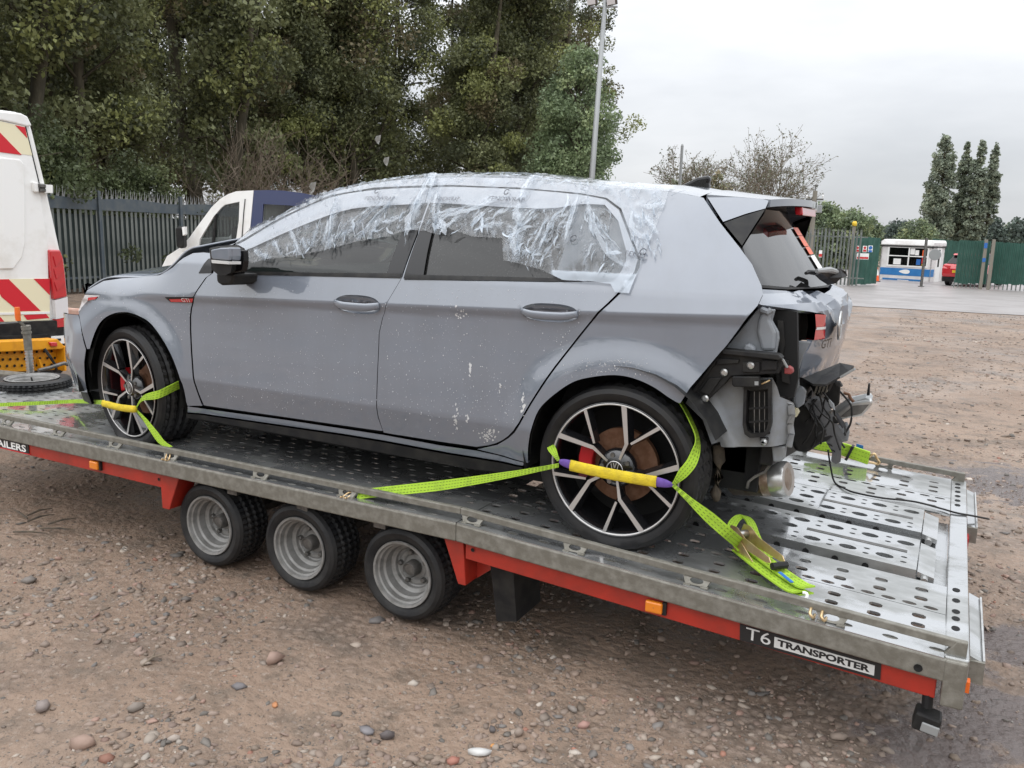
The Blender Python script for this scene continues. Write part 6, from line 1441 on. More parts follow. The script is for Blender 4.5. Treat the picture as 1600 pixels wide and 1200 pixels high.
for s in (-1, 1):
    S_ = lambda x, z, d=.014: S(x, z)-d
    a = [(2.83, S_(2.83, 1.268), 1.268), (2.835, S_(2.835, 1.225), 1.225), (2.893, S_(2.893, 1.187), 1.187), (3.04, .560, 1.226), (3.045, .558, 1.248)]
    b_ = [(2.896, S_(2.896, 1.186)+.002, 1.186), (3.036, .562, 1.224), (3.012, .60, 1.156), (2.975, S_(2.975, 1.097)+.002, 1.097)]
    panel('spoiler_cheek', px_([(1105.5, 308.5), (1130, 346.5), (1165, 334), (1196, 325.5), (1202, 311.5), (1150, 308)]), side, 'paint', spo, s=s, st=.02)
    panel('spoiler_fin', px_([(1131, 348.5), (1165, 336), (1195.5, 327), (1176, 357), (1159.5, 383.5)]), side, 'black', spo, s=s, st=.02, lip=.02)
MB().prism([sp_pt(-.17, .985, 1)+(0, 0, -.002), sp_pt(.17, .985, 1)+(0, 0, -.002), sp_pt(.17, .985, 1)+(.006, 0, -.034), sp_pt(-.17, .985, 1)+(.006, 0, -.034)], (-.03, 0, 0)).build('brake_light', MT['lamp_red'], spo, bev=.004)
# ------------------------------------------------------------------ exposed rear structure
def at_(pts, Y): return [aty(x, y, Y) for x, y in pts]
# upper inner quarter: light grey pressings around the dark lamp cavity
MB().prism(at_(((1186, 480), (1211, 484), (1206, 501), (1216, 519), (1217, 530), (1212, 556), (1122, 558)), -.70), (0, .02, 0)).build('inner_panel', MT['paint_rough'], car, bev=.004)
MB().prism(at_(((1193, 482), (1208, 485), (1203, 500), (1212, 520), (1210, 548), (1190, 548), (1182, 520), (1184, 500)), -.715), (0, .02, 0)).build('inner_pressing', MT['paint_rough'], car, bev=.012)
MB().tube([aty(1190, 484, -.71), aty(1200, 488, -.715), aty(1205, 484, -.71)], .012, 8).build('inner_bead', MT['paint_rough'], car)
MB().prism(at_(((1210, 482), (1245, 487), (1247, 590), (1240, 622), (1214, 618), (1212, 548), (1218, 522), (1208, 500)), -.64), (0, .03, 0)).build('lamp_cavity', MT['void'], car)
MB().prism(at_(((1215, 500), (1224, 502), (1226, 540), (1222, 556), (1215, 540)), -.655), (0, .01, 0)).prism(at_(((1220, 560), (1232, 564), (1234, 600), (1222, 596)), -.65), (0, .01, 0)).build('cavity_bracket', MT['black'], car)
fl_ = MB().prism(at_(((1238, 488), (1244, 488), (1246, 533), (1268, 534), (1256, 556), (1249, 580), (1250, 606), (1240, 612), (1244, 560)), -.55), (-.01, .015, 0)).build('tailgate_flange', MT['paint_rough'], car, bev=.004)
MB().prism(at_(((1163, 538), (1170, 537), (1178, 543), (1180, 550), (1160, 549)), -.74), (0, .03, 0)).build('hinge_boss', MT['paint_rough'], car, bev=.008)
# lower quarter with vent opening
low = [(1144, 590), (1207, 590), (1214, 604), (1218, 621), (1228, 628), (1236, 634), (1236, 660), (1234, 698), (1127, 698), (1125, 690), (1112, 694), (1098, 656), (1071, 630), (1080, 614), (1102, 628), (1134, 592)]
vent = [(1165, 597), (1206, 594), (1206.5, 660), (1203, 673), (1196, 680), (1174, 681.5), (1166, 676), (1163, 662)]
lo3, ve3 = at_(low, -.70), at_(vent, -.70)
def lowq(x, z, push=0.0):
    def yy(x, z): return -.70+.010*smooth01(abs((x-2.93)+.55*(z-.52)), .012, .04)-.010+.06*smooth01(x, 3.15, 3.22)+.004*noise.noise((x*7, z*7, 2))
    e = .006; n = np.array(((yy(x+e, z)-yy(x-e, z))/(2*e), -1.0, (yy(x, z+e)-yy(x, z-e))/(2*e))); n /= np.linalg.norm(n)
    return np.array((x, yy(x, z), z))+n*push, n
lq_ = panel('lower_quarter', [(p[0], p[2]) for p in lo3], lowq, 'paint_rough', s=0, st=.016, holes=[[(p[0], p[2]) for p in ve3]], lip=.03)
def offs(pl, k): c = np.mean(pl, axis=0); return [c+(p-c)*k for p in pl]
vo, vi = offs(ve3, 1.03), offs(ve3, .80); n = len(vo)
ve = MB().add([p+np.array((0, -.022, 0)) for p in vo]+[p+np.array((0, -.022, 0)) for p in vi]+[p+np.array((0, .03, 0)) for p in vi]+[p+np.array((0, .005, 0)) for p in vo], [(k*n+i, k*n+(i+1) % n, (k+1)*n+(i+1) % n, (k+1)*n+i) for k in range(2) for i in range(n)]+[(i, 3*n+i, 3*n+(i+1) % n, (i+1) % n) for i in range(n)]).build('vent_frame', MT['black'], lq_)
MB().prism([p+np.array((0, .028, 0)) for p in vi], (0, .004, 0)).build('vent_flap', MT['black'], ve)
for y0, y1 in ((608, 611), (637, 640), (658, 661), (677, 680)):
    MB().prism(at_(((1170, y0), (1203, y0-2), (1203, y1-2), (1170, y1)), -.708), (0, .012, 0)).build('vent_bar', MT['tip'] if y0 > 600 else MT['black'], ve).data.materials[0] = MT['black']
for x in (1178, 1186, 1194): MB().prism(at_(((x, 612), (x+1.2, 612), (x+1.2, 678), (x, 678)), -.706), (0, .006, 0)).build('vent_bar', MT['dark_steel'], ve)
MB().prism(at_(((1170, 596), (1203, 594), (1203, 608), (1170, 610)), -.707), (0, .01, 0)).build('vent_cover', MT['paint_rough'], ve)
# ragged bright edge of torn metal
mb = MB(); rr_ = [(1230, 628), (1238, 634), (1240, 650), (1237, 664), (1239, 680), (1235, 700)]
for k in range(len(rr_)-1):
    a, b_ = aty(*rr_[k], -.65), aty(*rr_[k+1], -.65); mb.prism([a, b_, b_+np.array((-.016, -.012, .005)), a+np.array((-.012, -.016, 0))], (.006, .02*noise.noise((k*3.1, 0, 0)), .004))
mb.build('torn_edge', MT['paint_rough'], car)
MB().prism(at_(((1205, 697), (1228, 697), (1226, 716), (1220, 722), (1208, 722)), -.66), (0, .03, 0)).build('chassis_leg', MT['paint_rough'], car, bev=.006)
MB().prism(at_(((1186, 684), (1200, 684), (1199, 694), (1188, 695)), -.72), (0, .02, 0)).build('rubber_mount', MT['black'], car, bev=.005); MB().lathe([(0, 0), (0, .012), (-.012, .012), (-.02, .006)], aty(1194, 690, -.72), 'y', 10).build('stud', MT['bright_steel'], car)
# bumper carrier bracket
br = MB().prism(at_(((1127, 546), (1180, 551), (1216, 556), (1223, 563), (1222, 572), (1216, 584), (1142, 588), (1132, 600), (1101, 630), (1085, 621), (1078, 611), (1104, 582)), -.755), (0, .035, 0)).build('bumper_bracket', MT['black'], car, bev=.004)
MB().prism(at_(((1127, 545), (1216, 554), (1222, 560), (1218, 563), (1128, 553)), -.785), (0, .05, 0)).build('bracket_lip', MT['black'], br, bev=.003)
for p in (((1126, 549), (1130, 549), (1084, 617), (1079, 612)), ((1160, 566), (1187, 566), (1187, 582), (1160, 582)), ((1190, 562), (1214, 564), (1213, 578), (1190, 579)), ((1120, 560), (1155, 562), (1153, 568), (1118, 570)), ((1108, 590), (1128, 590), (1108, 618), (1092, 612))): MB().prism(at_(p, -.765), (0, .012, 0)).build('bracket_rib', MT['black'], br, bev=.003)
for x, y in ((1172.5, 571), (1131, 582), (1101.5, 623)): MB().lathe([(-.004, 0), (-.004, .008), (0, .013), (.006, .013)], aty(x, y, -.768), 'y', 14).build('bolt', MT['bright_steel'], br)
co_ = MB().prism(at_(((1144, 588), (1186, 588.5), (1187, 604), (1184, 605.5), (1146, 604.5), (1143.5, 601)), -.765), (0, .03, 0)).build('control_box', MT['black'], br, bev=.004); MB().prism(at_(((1179, 596), (1185, 596), (1185, 602), (1179, 602)), -.767), (0, .004, 0)).build('box_label', MT['tip'], co_)
MB().tube([aty(1190, 600, -.75), aty(1197, 597, -.755), aty(1203, 594, -.75)], .003, 5).build('loose_wire', MT['zinc'], car); MB().tube([aty(1216, 558, -.74), aty(1223, 562, -.75), aty(1230, 574, -.74)], .005, 6).build('loose_cable', MT['tip'], car)
MB().prism(at_(((1225, 575), (1232, 572), (1238, 576), (1239, 583), (1235, 585), (1225, 584.5)), -.74), (0, .03, 0)).build('red_connector', pm('red_brown_plastic', (.22, .035, .035), .5), car, bev=.004)
MB().prism(at_(((1062, 632), (1074, 636), (1094, 668), (1106, 696), (1108, 702), (1102, 700), (1090, 684), (1076, 652)), -.70), (0, .3, 0)).build('arch_liner', MT['black'], car, bev=.004)
md_ = MB().tube([aty(1122, 694, -.60), aty(1124, 720, -.60), aty(1122, 745, -.60), aty(1118, 768, -.60), aty(1120, 782, -.60)], [.035, .037, .034, .036, .02], 10, flat=.6).build('muddy_arm', MT['mud'], car, smooth=True)
# silencers
ex1 = MB(); p0, p1 = np.array((2.98, -.44, .19)), np.array((3.185, -.47, .215)); d_ = p1-p0
def barrel(mb, a, b_, r):
    a, b_ = np.asarray(a, float), np.asarray(b_, float); L = b_-a
    mb.tube([a, a+L*.02, a+L*.08, a+L*.60, a+L*.62, a+L*.64, a+L*.92, a+L*.98, b_], [r*.3, r*.8, r*.98, r, r*1.04, r, r*.99, r*.9, r*.5], 22)
mb = MB(); barrel(mb, (2.96, -.43, .175), (3.19, -.47, .22), .068); si = mb.build('silencer', MT['exhaust'], car, auto=40); a_ = np.array((2.96, -.43, .175)); d_ = np.array((.23, -.04, .045)); MB().tube([a_+d_*.76, a_+d_*.78, a_+d_*.96, a_+d_*1.0, a_+d_*.985], [.0690, .0700, .0690, .064, .03], 24).build('silencer_end', MT['bright_steel'], si, auto=40)
mb = MB(); barrel(mb, (2.90, -.36, .22), (3.12, -.30, .33), .075); mb.build('silencer', MT['exhaust'], car, auto=40)
MB().tube([(2.6, -.4, .23), (2.8, -.45, .25), (2.95, -.42, .22)], .028, 10).tube([aty(1142, 713, -.5), aty(1155, 716, -.5), aty(1168, 718, -.5)], .008, 6).build('exhaust_pipe', MT['dark_steel'], car, smooth=True)
hs = [aty(*q, -.56) for q in ((1207, 700), (1206, 722), (1196, 736), (1180, 744), (1170, 752), (1168, 762))]; MB().strap(hs, [(0, 1, 0)]*6, .03, .01).build('exhaust_hanger', MT['dark_steel'], car, bev=.002)
# rear cross panel, crash beam and torn bumper parts
MB().prism([(3.16, -.62, .70), (3.19, -.30, .66), (3.22, 0, .62), (3.22, .5, .60), (3.18, .6, .28), (3.20, 0, .26), (3.15, -.62, .30)], (-.05, 0, 0)).build('rear_panel', MT['black'], car, bev=.008)
MB().prism(at_(((1238, 642), (1252, 632), (1275, 640), (1292, 672), (1288, 690), (1262, 708), (1243, 706), (1236, 690)), -.40), (-.02, .12, 0)).build('diffuser_remnant', MT['black'], car, bev=.012)
MB().prism(at_(((1241, 612), (1256, 603), (1262, 612), (1258, 632), (1246, 640), (1240, 628)), -.52), (-.02, .03, 0)).build('bent_corner', MT['paint_rough'], car, bev=.008)
st_ = [(1257, 631), (1267, 622), (1282, 627), (1293, 647), (1303, 670), (1315, 688), (1308, 690), (1307, 717), (1306, 726), (1298, 720), (1300, 707), (1285, 682)]
s3 = [aty(x, y, -.46+.0030*(x-1257)) for x, y in st_]; hb = MB().prism(s3, (.014, .03, .006)).build('hanging_bracket', MT['seat'], car); hb.data.materials[0] = pm('dark_grey_plastic', (.045, .047, .05), .5, col2=(.06, .062, .065), nscale=20); bevel(hb, .004)
for k in range(9):
    t = k/8; x, y = 1266+t*36, 631+t*72; MB().prism([aty(x+a, y+b_, -.475+.0030*(x-1257)) for a, b_ in ((-4, -1), (2.5, 1.5), (3, 4.5))], (0, .01, 0)).build('bracket_slot', MT['void'], hb)
pl = [aty(x, y, Y) for x, y, Y in ((1254, 594, -.50), (1312, 570, -.2), (1334, 574.5, -.30), (1326, 583, -.4), (1311, 592, -.45), (1290, 604, -.55), (1270, 603, -.55))]
MB().prism(pl, (0, 0, .008)).build('bumper_shard', MT['black'], car); MB().prism([aty(x, y, -.46) for x, y in ((1312, 588), (1334, 575), (1335, 578), (1313, 591))], (.004, .01, .0)).build('shard_edge', MT['tip'], car)
MB().prism(at_(((1272, 604), (1312, 596), (1314, 606), (1312, 632), (1300, 640), (1290, 636), (1280, 622)), -.28), (-.04, .12, 0)).build('bumper_core', MT['black'], car, bev=.006)
for k in range(4): MB().prism(at_(((1275+k*6, 604+k*-1), (1278+k*6, 603-k), (1274+k*6, 616-k), (1271+k*6, 617-k)), -.33), (0, .02, 0)).build('core_rib', MT['lightwood'], car)
bm = [(1297, 655), (1302, 648), (1328, 630), (1345, 627), (1362, 624), (1364, 631), (1356, 641), (1347, 650), (1320, 655), (1308, 660)]
bb = MB().prism([aty(x, y, -.10) for x, y in bm], (-.01, .10, .012)).build('crash_beam', MT['bright_steel'], car, bev=.008)
MB().prism([aty(x, y, -.103) for x, y in ((1313, 651), (1333, 634), (1358, 632), (1346, 646), (1322, 652))], (0, .004, 0)).build('beam_recess', MT['dark_steel'], bb); MB().prism([aty(x, y, -.105) for x, y in ((1354, 618), (1356.5, 600), (1359, 600), (1358.5, 618))], (0, .02, 0)).build('beam_stub', MT['black'], bb)
MB().prism([aty(x, y, -.09) for x, y in ((1330, 628), (1352, 622), (1362, 625), (1345, 629))], (0, .05, .01)).build('beam_cap', MT['tip'], bb)
MB().prism(at_(((1303, 668), (1326, 662), (1328, 676), (1325, 690), (1312, 692), (1304, 682)), -.12), (-.01, .05, 0)).build('torn_panel', MT['paint_rough'], car, bev=.006)
MB().tube(spl([aty(*q, -.22) for q in ((1303, 602), (1318, 618), (1329, 632), (1331, 646), (1328, 664), (1318, 680), (1313, 688), (1320, 700))], 5), .004, 6).build('loose_wire', MT['black'], car); MB().tube([aty(*q, -.2) for q in ((1318, 614), (1326, 616), (1330, 624), (1334, 628))], .006, 6).build('loose_cable', MT['rust'], car)
MB().prism(at_(((1236, 638), (1243, 636), (1248, 645), (1244, 652), (1238, 650)), -.50), (0, .03, 0)).build('torn_foam', MT['chev_cream'], car)
cb = MB().tube(spl([dp(1303, 752, .008)+np.array((-.04, -.02, .16)), dp(1303, 752, .008)+np.array((-.02, -.01, .07)), dp(1304, 753, .008), dp(1319, 763, .008), dp(1337, 770, .008), dp(1378, 778, .008), dp(1416, 782, .01), dp(1439, 786, .014), dp(1472, 795, .008), dp(1495, 801.5, .01), dp(1520, 806, .004), dp(1545, 811, -.04)], 6), .0045, 6).build('trailing_wire', MT['black'], car, smooth=True)
r = np.random.default_rng(21)
for k in range(16): # broken clips and splinters hanging in the torn corner
    x, y = 1252+r.uniform(0, 62), 598+r.uniform(0, 92); Y = -.36+r.uniform(-.12, .10); a = r.uniform(0, 6.28); L = r.uniform(5, 15); w = r.uniform(1.5, 4)
    c, s_ = math.cos(a), math.sin(a); pts = [(x+c*L, y+s_*L), (x+c*L*.3-s_*w, y+s_*L*.3+c*w), (x-c*L*.6-s_*w*.5, y-s_*L*.6+c*w*.5), (x-c*L*.7, y-s_*L*.7), (x+c*L*.1+s_*w, y+s_*L*.1-c*w)]
    MB().prism(at_(pts, Y), (r.uniform(-.01, .01), .012, r.uniform(-.01, .01))).build('plastic_splinter', MT[('black', 'seat', 'black', 'paint_rough', 'dark_steel')[k % 5]], car)
for k in range(6):
    p = [np.array(aty(1250+r.uniform(0, 40), 600+r.uniform(0, 30), -.42))]
    for _ in range(4): p.append(p[-1]+np.array((r.uniform(-.02, .05), r.uniform(-.03, .03), -r.uniform(.02, .07))))
    MB().tube(spl(p, 4), .0035, 5).build('loose_wire', MT['black'], car, smooth=True)
# ------------------------------------------------------------------ road wheels
CT = tyre_mesh(.318, .232, .248, 44, (.16, .40, .60, .84), .010)
def rim_parts(w):
    mb = MB(); mb.lathe([(.006, .246), (-.002, .255), (.0, .250), (.006, .243), (.022, .238), (.06, .232), (.14, .222), (.20, .225)], (0, 0, 0), 'y', 80); mb.build('rim_barrel', MT['alloy_black'], w, smooth=True, local=True)
    mb = MB(); mb.lathe([(-.0035, .2505), (-.0045, .2475), (-.0025, .2445)], (0, 0, 0), 'y', 90); mb.build('rim_lip', MT['alloy'], w, local=True)
    def bar(mb, a, b_, wa, wb, y0, y1, d0, d1, fl=.7):
        a, b_ = np.array(a), np.array(b_); t = (b_-a)/np.linalg.norm(b_-a); n = np.array((-t[1], t[0])); vs = []
        for p, ww, yy, d in ((a, wa, y0, d0), (b_, wb, y1, d1)):
            for s, q in ((-.5, 0), (.5, 0), (.5+fl, 1), (-.5-fl, 1)): vs.append((p[0]+n[0]*ww*s, yy+d*q, p[1]+n[1]*ww*s))
        mb.add(vs, [(0, 1, 5, 4), (1, 2, 6, 5), (2, 3, 7, 6), (3, 0, 4, 7), (0, 3, 2, 1), (4, 5, 6, 7)])
    for k in range(5):
        be = R_(68+72*k); P_ = lambda r, a: (r*math.cos(a), r*math.sin(a)); face = MB(); bod = MB()
        segs = [(P_(.042, be), P_(.118, be), .009, .014, .014, .004), (P_(.113, be), P_(.247, be+R_(15.6)), .015, .0215, .004, -.002), (P_(.122, be-R_(7)), P_(.246, be-R_(20)), .009, .0145, .004, -.002)]
        for a, b_, wa, wb, y0, y1 in segs: bar(bod, a, b_, wa, wb, y0, y1, .035, .03)
        for a, b_, wa, wb, y0, y1 in segs: bar(face, a, b_, wa*.95, wb*.95, y0-.0015, y1-.0015, .001, .001, 0)
        sp_ = bod.build('spoke', MT['alloy_black'], w, local=True); face.build('spoke_face', MT['alloy'], sp_, local=True)
    mb = MB(); mb.lathe([(.05, .075), (.022, .07), (.016, .05), (.010, .034), (.010, 0)], (0, 0, 0), 'y', 32); hub = mb.build('hub', MT['alloy_black'], w, smooth=True, local=True)
    mb = MB(); mb.lathe([(.007, .033), (.005, .031), (.007, .029)], (0, 0, 0), 'y', 32)
    for a, b_ in (((-.5, .75), (-.16, -.8)), ((.5, .75), (.16, -.8)), ((-.16, -.8), (.0, -.1)), ((.16, -.8), (0, -.1)), ((-.2, .85), (0, .15)), ((.2, .85), (0, .15))): mb.tube([(a[0]*.029, .008, a[1]*.029), (b_[0]*.029, .008, b_[1]*.029)], .0022, 4)
    mb.build('centre_emblem', MT['alloy'], hub, local=True)
    mb = MB()
    for k in range(5): a = R_(68+36+72*k); mb.lathe([(.012, 0), (.012, .009), (.03, .010)], (.054*math.cos(a), 0, .054*math.sin(a)), 'y', 8)
    mb.build('wheel_bolts', MT['dark_steel'], hub, local=True)
    mb = MB(); mb.lathe([(.085, .142), (.085, .075), (.07, .07), (.07, 0)], (0, 0, 0), 'y', 56); mb.lathe([(.11, .142), (.085, .142)], (0, 0, 0), 'y', 56); mb.build('brake_disc', MT['rust'], w, local=True)
    mb = MB()
    cal = [(r*math.cos(a), .05, r*math.sin(a)) for r, aa in ((.165, (150, 162, 174, 186, 196)), (.108, (196, 186, 174, 162, 150))) for a in [R_(q) for q in aa]]
    mb.prism(cal, (0, .07, 0)); mb.build('brake_caliper', MT['red_caliper'], w, local=True, bev=.006)
    mb = MB(); mb.lathe([(.18, .235), (.18, 0)], (0, 0, 0), 'y', 40); mb.build('wheel_backing', MT['void'], w, local=True)
def car_wheel(x, s, z, ground, steer=0.0, bulge=.012):
    v = CT[0].copy(); lo = ground-z; m = v[:, 2] < lo+.02; d = np.clip((lo+.02-v[:, 2])/.05, 0, 1); out = (v[:, 1]-.116)*.16*d; v[:, 1] += out; v[:, 2] = np.where(v[:, 2] < lo, lo, v[:, 2])
    w = fastmesh('wheel', v, CT[1], MT['rubber'], local=True); w.data.polygons.foreach_set('use_smooth', [True]*len(CT[1])); w.data.set_sharp_from_angle(angle=R_(28)); rim_parts(w)
    w.parent = car; w.matrix_parent_inverse = Matrix.Translation(-car.location); w.location = (x, s*.868, z); w.rotation_euler = (0, 0, steer+(0 if s < 0 else math.pi)); return w
car_wheel(0, -1, HF, .003, R_(-9)); car_wheel(WB, -1, HR, dz(WB)+.003)
for x, z, st_ in ((0, HF, R_(-9)), (WB, HR, 0)):
    v = CT[0].copy(); v[:, 2] = np.maximum(v[:, 2], (.003+dz(x))-z); w = fastmesh('wheel', v, CT[1], MT['rubber'], smooth=True, local=True); w.parent = car; w.matrix_parent_inverse = Matrix.Translation(-car.location); w.location = (x, .868, z); w.rotation_euler = (0, 0, st_+math.pi); mb = MB(); mb.lathe([(.0, .25), (.02, .24), (.03, 0)], (0, 0, 0), 'y', 40); mb.build('rim', MT['alloy_black'], w, local=True)
mb = MB(); mb.tube([(0, -.7, HF), (0, .7, HF)], .04, 8); mb.tube([(WB, -.7, HR), (WB, .7, HR)], .05, 8); mb.build('axle', MT['black'], car)
# ------------------------------------------------------------------ tie down straps
def W(px, py, Y): return aty(px, py, Y)
def strap_thing(name, base, label): return thing(name, base, label, 'strap')
rs = strap_thing('ratchet_strap', W(968, 735, -.9), 'lime wheel strap with yellow and purple sleeve across the rear wheel')
def sleeve(pts, r, mat, name, parent, flat=.42, seams=5, n=20):
    P = [np.asarray(p, float) for p in pts]; vs = []; fs = []; m = len(P)
    for i, p in enumerate(P):
        t = P[min(i+1, m-1)]-P[max(i-1, 0)]; t /= np.linalg.norm(t); a = np.array((0, -1.0, 0)); a -= t*(a @ t); a /= np.linalg.norm(a); b_ = np.cross(t, a)
        rr = r[i] if hasattr(r, '__len__') else r
        for k in range(n):
            w = 6.283*k/n; rad = rr*(1-.05*(math.cos(w*seams) > .8)); vs.append(p+b_*rad*math.cos(w)+a*rad*flat*math.sin(w))
    for i in range(m-1):
        for k in range(n): fs.append((i*n+k, i*n+(k+1) % n, (i+1)*n+(k+1) % n, (i+1)*n+k))
    fs += [tuple(range(n))[::-1], tuple(range((m-1)*n, m*n))]
    return mk(name, vs, fs, MT[mat], parent, True)
def lerpW(a, b_, Ya, Yb, n=9, sag=0.0):
    A, B = W(*a, Ya), W(*b_, Yb); return [A+(B-A)*k/n+np.array((0, 0, -sag*math.sin(math.pi*k/n))) for k in range(n+1)]
ys = lerpW((891, 727), (1026, 753), -.915, -.905, 16, .004); sleeve(ys, [.0215+.0008*noise.noise((k*.9, 0, 0)) for k in range(17)], 'yellow_web', 'sleeve', rs)
sleeve(lerpW((874, 721), (893, 726.5), -.912, -.915, 5), [.008, .012, .015, .016, .017, .017], 'purple_web', 'sleeve_end', rs); sleeve(lerpW((1024, 752.5), (1052, 758), -.905, -.905, 5), [.018, .018, .017, .015, .011, .007], 'purple_web', 'sleeve_end', rs)
hook0 = np.array((1.545, -.985, .012))
pts = [W(873, 727, -.912), W(800, 741, -.93), W(700, 757, -.955), W(640, 764, -.965), W(592, 769, -.97), hook0]; pts = spl(pts, 5); m = len(pts)
MB().strap(pts, [np.array((0, .25*k/m, 1.0))*(1)+np.array((0, .4*k/m, 0)) for k in range(m)], [.016+.026*smooth01(k/m, 0, .45) for k in range(m)], .004).build('webbing', MT['web'], rs, smooth=False)
def hook(c, d, parent, s=1):
    d = np.asarray(d, float); mb = MB()
    for o in (-.012, .012): mb.tube(spl([c+np.array((o, 0, 0)), c+np.array((o, 0, 0))+d*.5, c+np.array((o, -.01, -.012))+d, c+np.array((o, -.03, -.008))+d*.9], 4), .0042, 7)
    mb.build('hook', MT['zinc'], parent, smooth=True)
hook(np.array((1.53, -.985, .018)), np.array((-.03, -.02, -.006)), rs)
# short loop up behind the tyre, long loop over the tread
pts = spl([W(873, 720, -.912), W(866, 708, -.90), W(861, 698, -.87), W(858, 684, -.80), W(862, 668, -.74)], 5); m = len(pts)
MB().strap(pts, [(1, .0, .5)]*m, [.012+.022*smooth01(k/m, 0, .4) for k in range(m)], .004).build('webbing', MT['web'], rs)
wc = np.array((WB, 0, HR)); pts = [W(1052, 757, -.905), W(1066, 741, -.90), W(1082, 720, -.875)]
for a in (26, 38, 56, 76): pts.append(wc+np.array((.324*math.cos(R_(a)), -.82+.003*min(a-26, 30), .324*math.sin(R_(a)))))
pts = spl(pts, 5); m = len(pts); wd = [np.array((.75, .35, -.6))*(1-smooth01(k, 9, 17))+np.array((0, 1.0, -.05))*smooth01(k, 9, 17) for k in range(m)]
MB().strap(pts, wd, [.012+.026*smooth01(k/m, 0, .2) for k in range(m)], .004).build('webbing', MT['web'], rs)
rp = lambda px, py, h: dp(px, py, h)
pts = spl([W(1052, 758, -.905), W(1085, 788, -.895), W(1115, 814, -.87), W(1140, 836, -.83), rp(1162, 854, .045)], 5); m = len(pts)
MB().strap(pts, [(.6, .3, .75)]*m, [.012+.030*smooth01(k/m, 0, .5) for k in range(m)], .005).build('webbing', MT['web'], rs)
pts = spl([rp(1160, 862, .03), rp(1185, 882, .035), rp(1215, 905, .03), rp(1243, 924, .03), rp(1256, 929, .035)], 5); m = len(pts); tdir = pts[-1]-pts[0]; wdr = np.cross(tdir, (0, 0, 1)); wdr /= np.linalg.norm(wdr)
for h_, o_ in ((0, -.012), (.012, .02), (.024, -.016)): MB().strap([p+np.array((0, 0, h_))+wdr*o_ for p in pts], [wdr]*m, .054, .006).build('webbing', MT['web'], rs)
fold = spl([rp(1160, 862, .05), rp(1142, 836, .08), rp(1146, 816, .11), rp(1160, 806, .12), rp(1172, 815, .11), rp(1182, 840, .08), rp(1200, 870, .06)], 5); MB().strap(fold, [wdr+np.array((0, 0, .3))]*len(fold), .042, .006).build('webbing', MT['web'], rs)
MB().strap([rp(1218, 894, .075), rp(1238, 910, .068)], [wdr, wdr], .012, .003).build('label_tape', MT['blue_print'], rs)
# ratchet buckle
ud = tdir/np.linalg.norm(tdir)
c0 = rp(1168, 846, .085); ra = MB()
for s in (-.028, .028):
    ra.prism([c0+wdr*s+ud*a*1.35+np.array((0, 0, b_*1.3)) for a, b_ in ((-.06, .01), (-.05, .032), (-.02, .036), (.02, .02), (.13, .012), (.14, .0), (.12, -.008), (-.03, -.012))], wdr*.004)
ra.build('ratchet_handle', MT['zinc'], rs, bev=.002)
ra = MB()
for s in (-.034, .033): ra.prism([c0+wdr*s+ud*a*1.35+np.array((0, 0, b_*1.2)) for a, b_ in ((-.055, .012), (-.045, .028), (.0, .01), (.07, -.03), (.06, -.045), (-.02, -.035))], wdr*.004)
ra.build('ratchet_frame', MT['zinc'], rs, bev=.002)
ra = MB(); ra.tube([c0-wdr*.042+ud*-.04+np.array((0, 0, .014)), c0+wdr*.042+ud*-.04+np.array((0, 0, .014))], .014, 12); ra.build('ratchet_spindle', MT['bright_steel'], rs, smooth=True)
ra = MB(); ra.tube([c0-wdr*.03+ud*.195-(0, 0, .01), c0+wdr*.03+ud*.195-(0, 0, .01)], .013, 10); ra.build('handle_grip', MT['black'], rs)
MB().tube(spl([rp(1254, 926, .045), rp(1260, 927, .045), rp(1261, 932, .04), rp(1258, 936, .03)], 4), .005, 7).build('hook', MT['white'], rs, smooth=True)
mb = MB(); yr_ = -1.0
for x in (3.375, 3.41): mb.tube(spl([np.array((x, yr_, dz(x)+.03)), np.array((x, yr_-.022, dz(x)+.02)), np.array((x+.01, yr_-.02, dz(x)+.008)), np.array((x+.012, yr_+.01, dz(x)+.006))], 4), .005, 7)
mb.build('end_hook', MT['zinc'], rs, smooth=True)
# front wheel strap
fs_ = strap_thing('ratchet_strap', W(200, 630, -.9), 'lime wheel strap with a dirty yellow sleeve across the front wheel')
ys = lerpW((161, 630), (212, 639.5), -.92, -.94, 12, .006); sleeve(ys, [.018+.003*noise.noise((k*1.3, 1, 0)) for k in range(13)], 'yellow_web', 'sleeve', fs_, flat=.6, seams=3)
def fw(a, yl, r=.326): x, y, z = r*math.cos(R_(a)), yl, r*math.sin(R_(a)); c, s_ = math.cos(R_(-9)), math.sin(R_(-9)); return np.array((x*c-y*s_, -.868+x*s_+y*c, HF+z))
pts = spl([W(213, 637, -.935), W(224, 622, -.94), fw(3, -.012, .312), fw(9, .09), fw(13, .20), fw(16, .26)], 5); m = len(pts); MB().strap(pts, [(.25, .1, 1.0)]*m, [.014+.032*smooth01(k/m, 0, .4) for k in range(m)], .004).build('webbing', MT['web'], fs_)
pts = spl([W(213, 641, -.93), W(226, 655, -.94), W(240, 674, -.955), W(252, 690, -.965), W(265, 699, -.975)], 5); m = len(pts); MB().strap(pts, [(1, .0, .35)]*m, [.014+.03*smooth01(k/m, 0, .6) for k in range(m)], .004).build('webbing', MT['web'], fs_)
hook(np.array((.42, -.99, .022)), np.array((.02, -.02, -.01)), fs_)
pts = [W(163, 629, -.90), dp(120, 627, .05), dp(60, 630, .03), dp(0, 632.5, .02), dp(-60, 636, .02)]; MB().strap(spl(pts, 4), [(0, .3, 1)]*17, .022, .004).build('webbing', MT['web'], fs_)
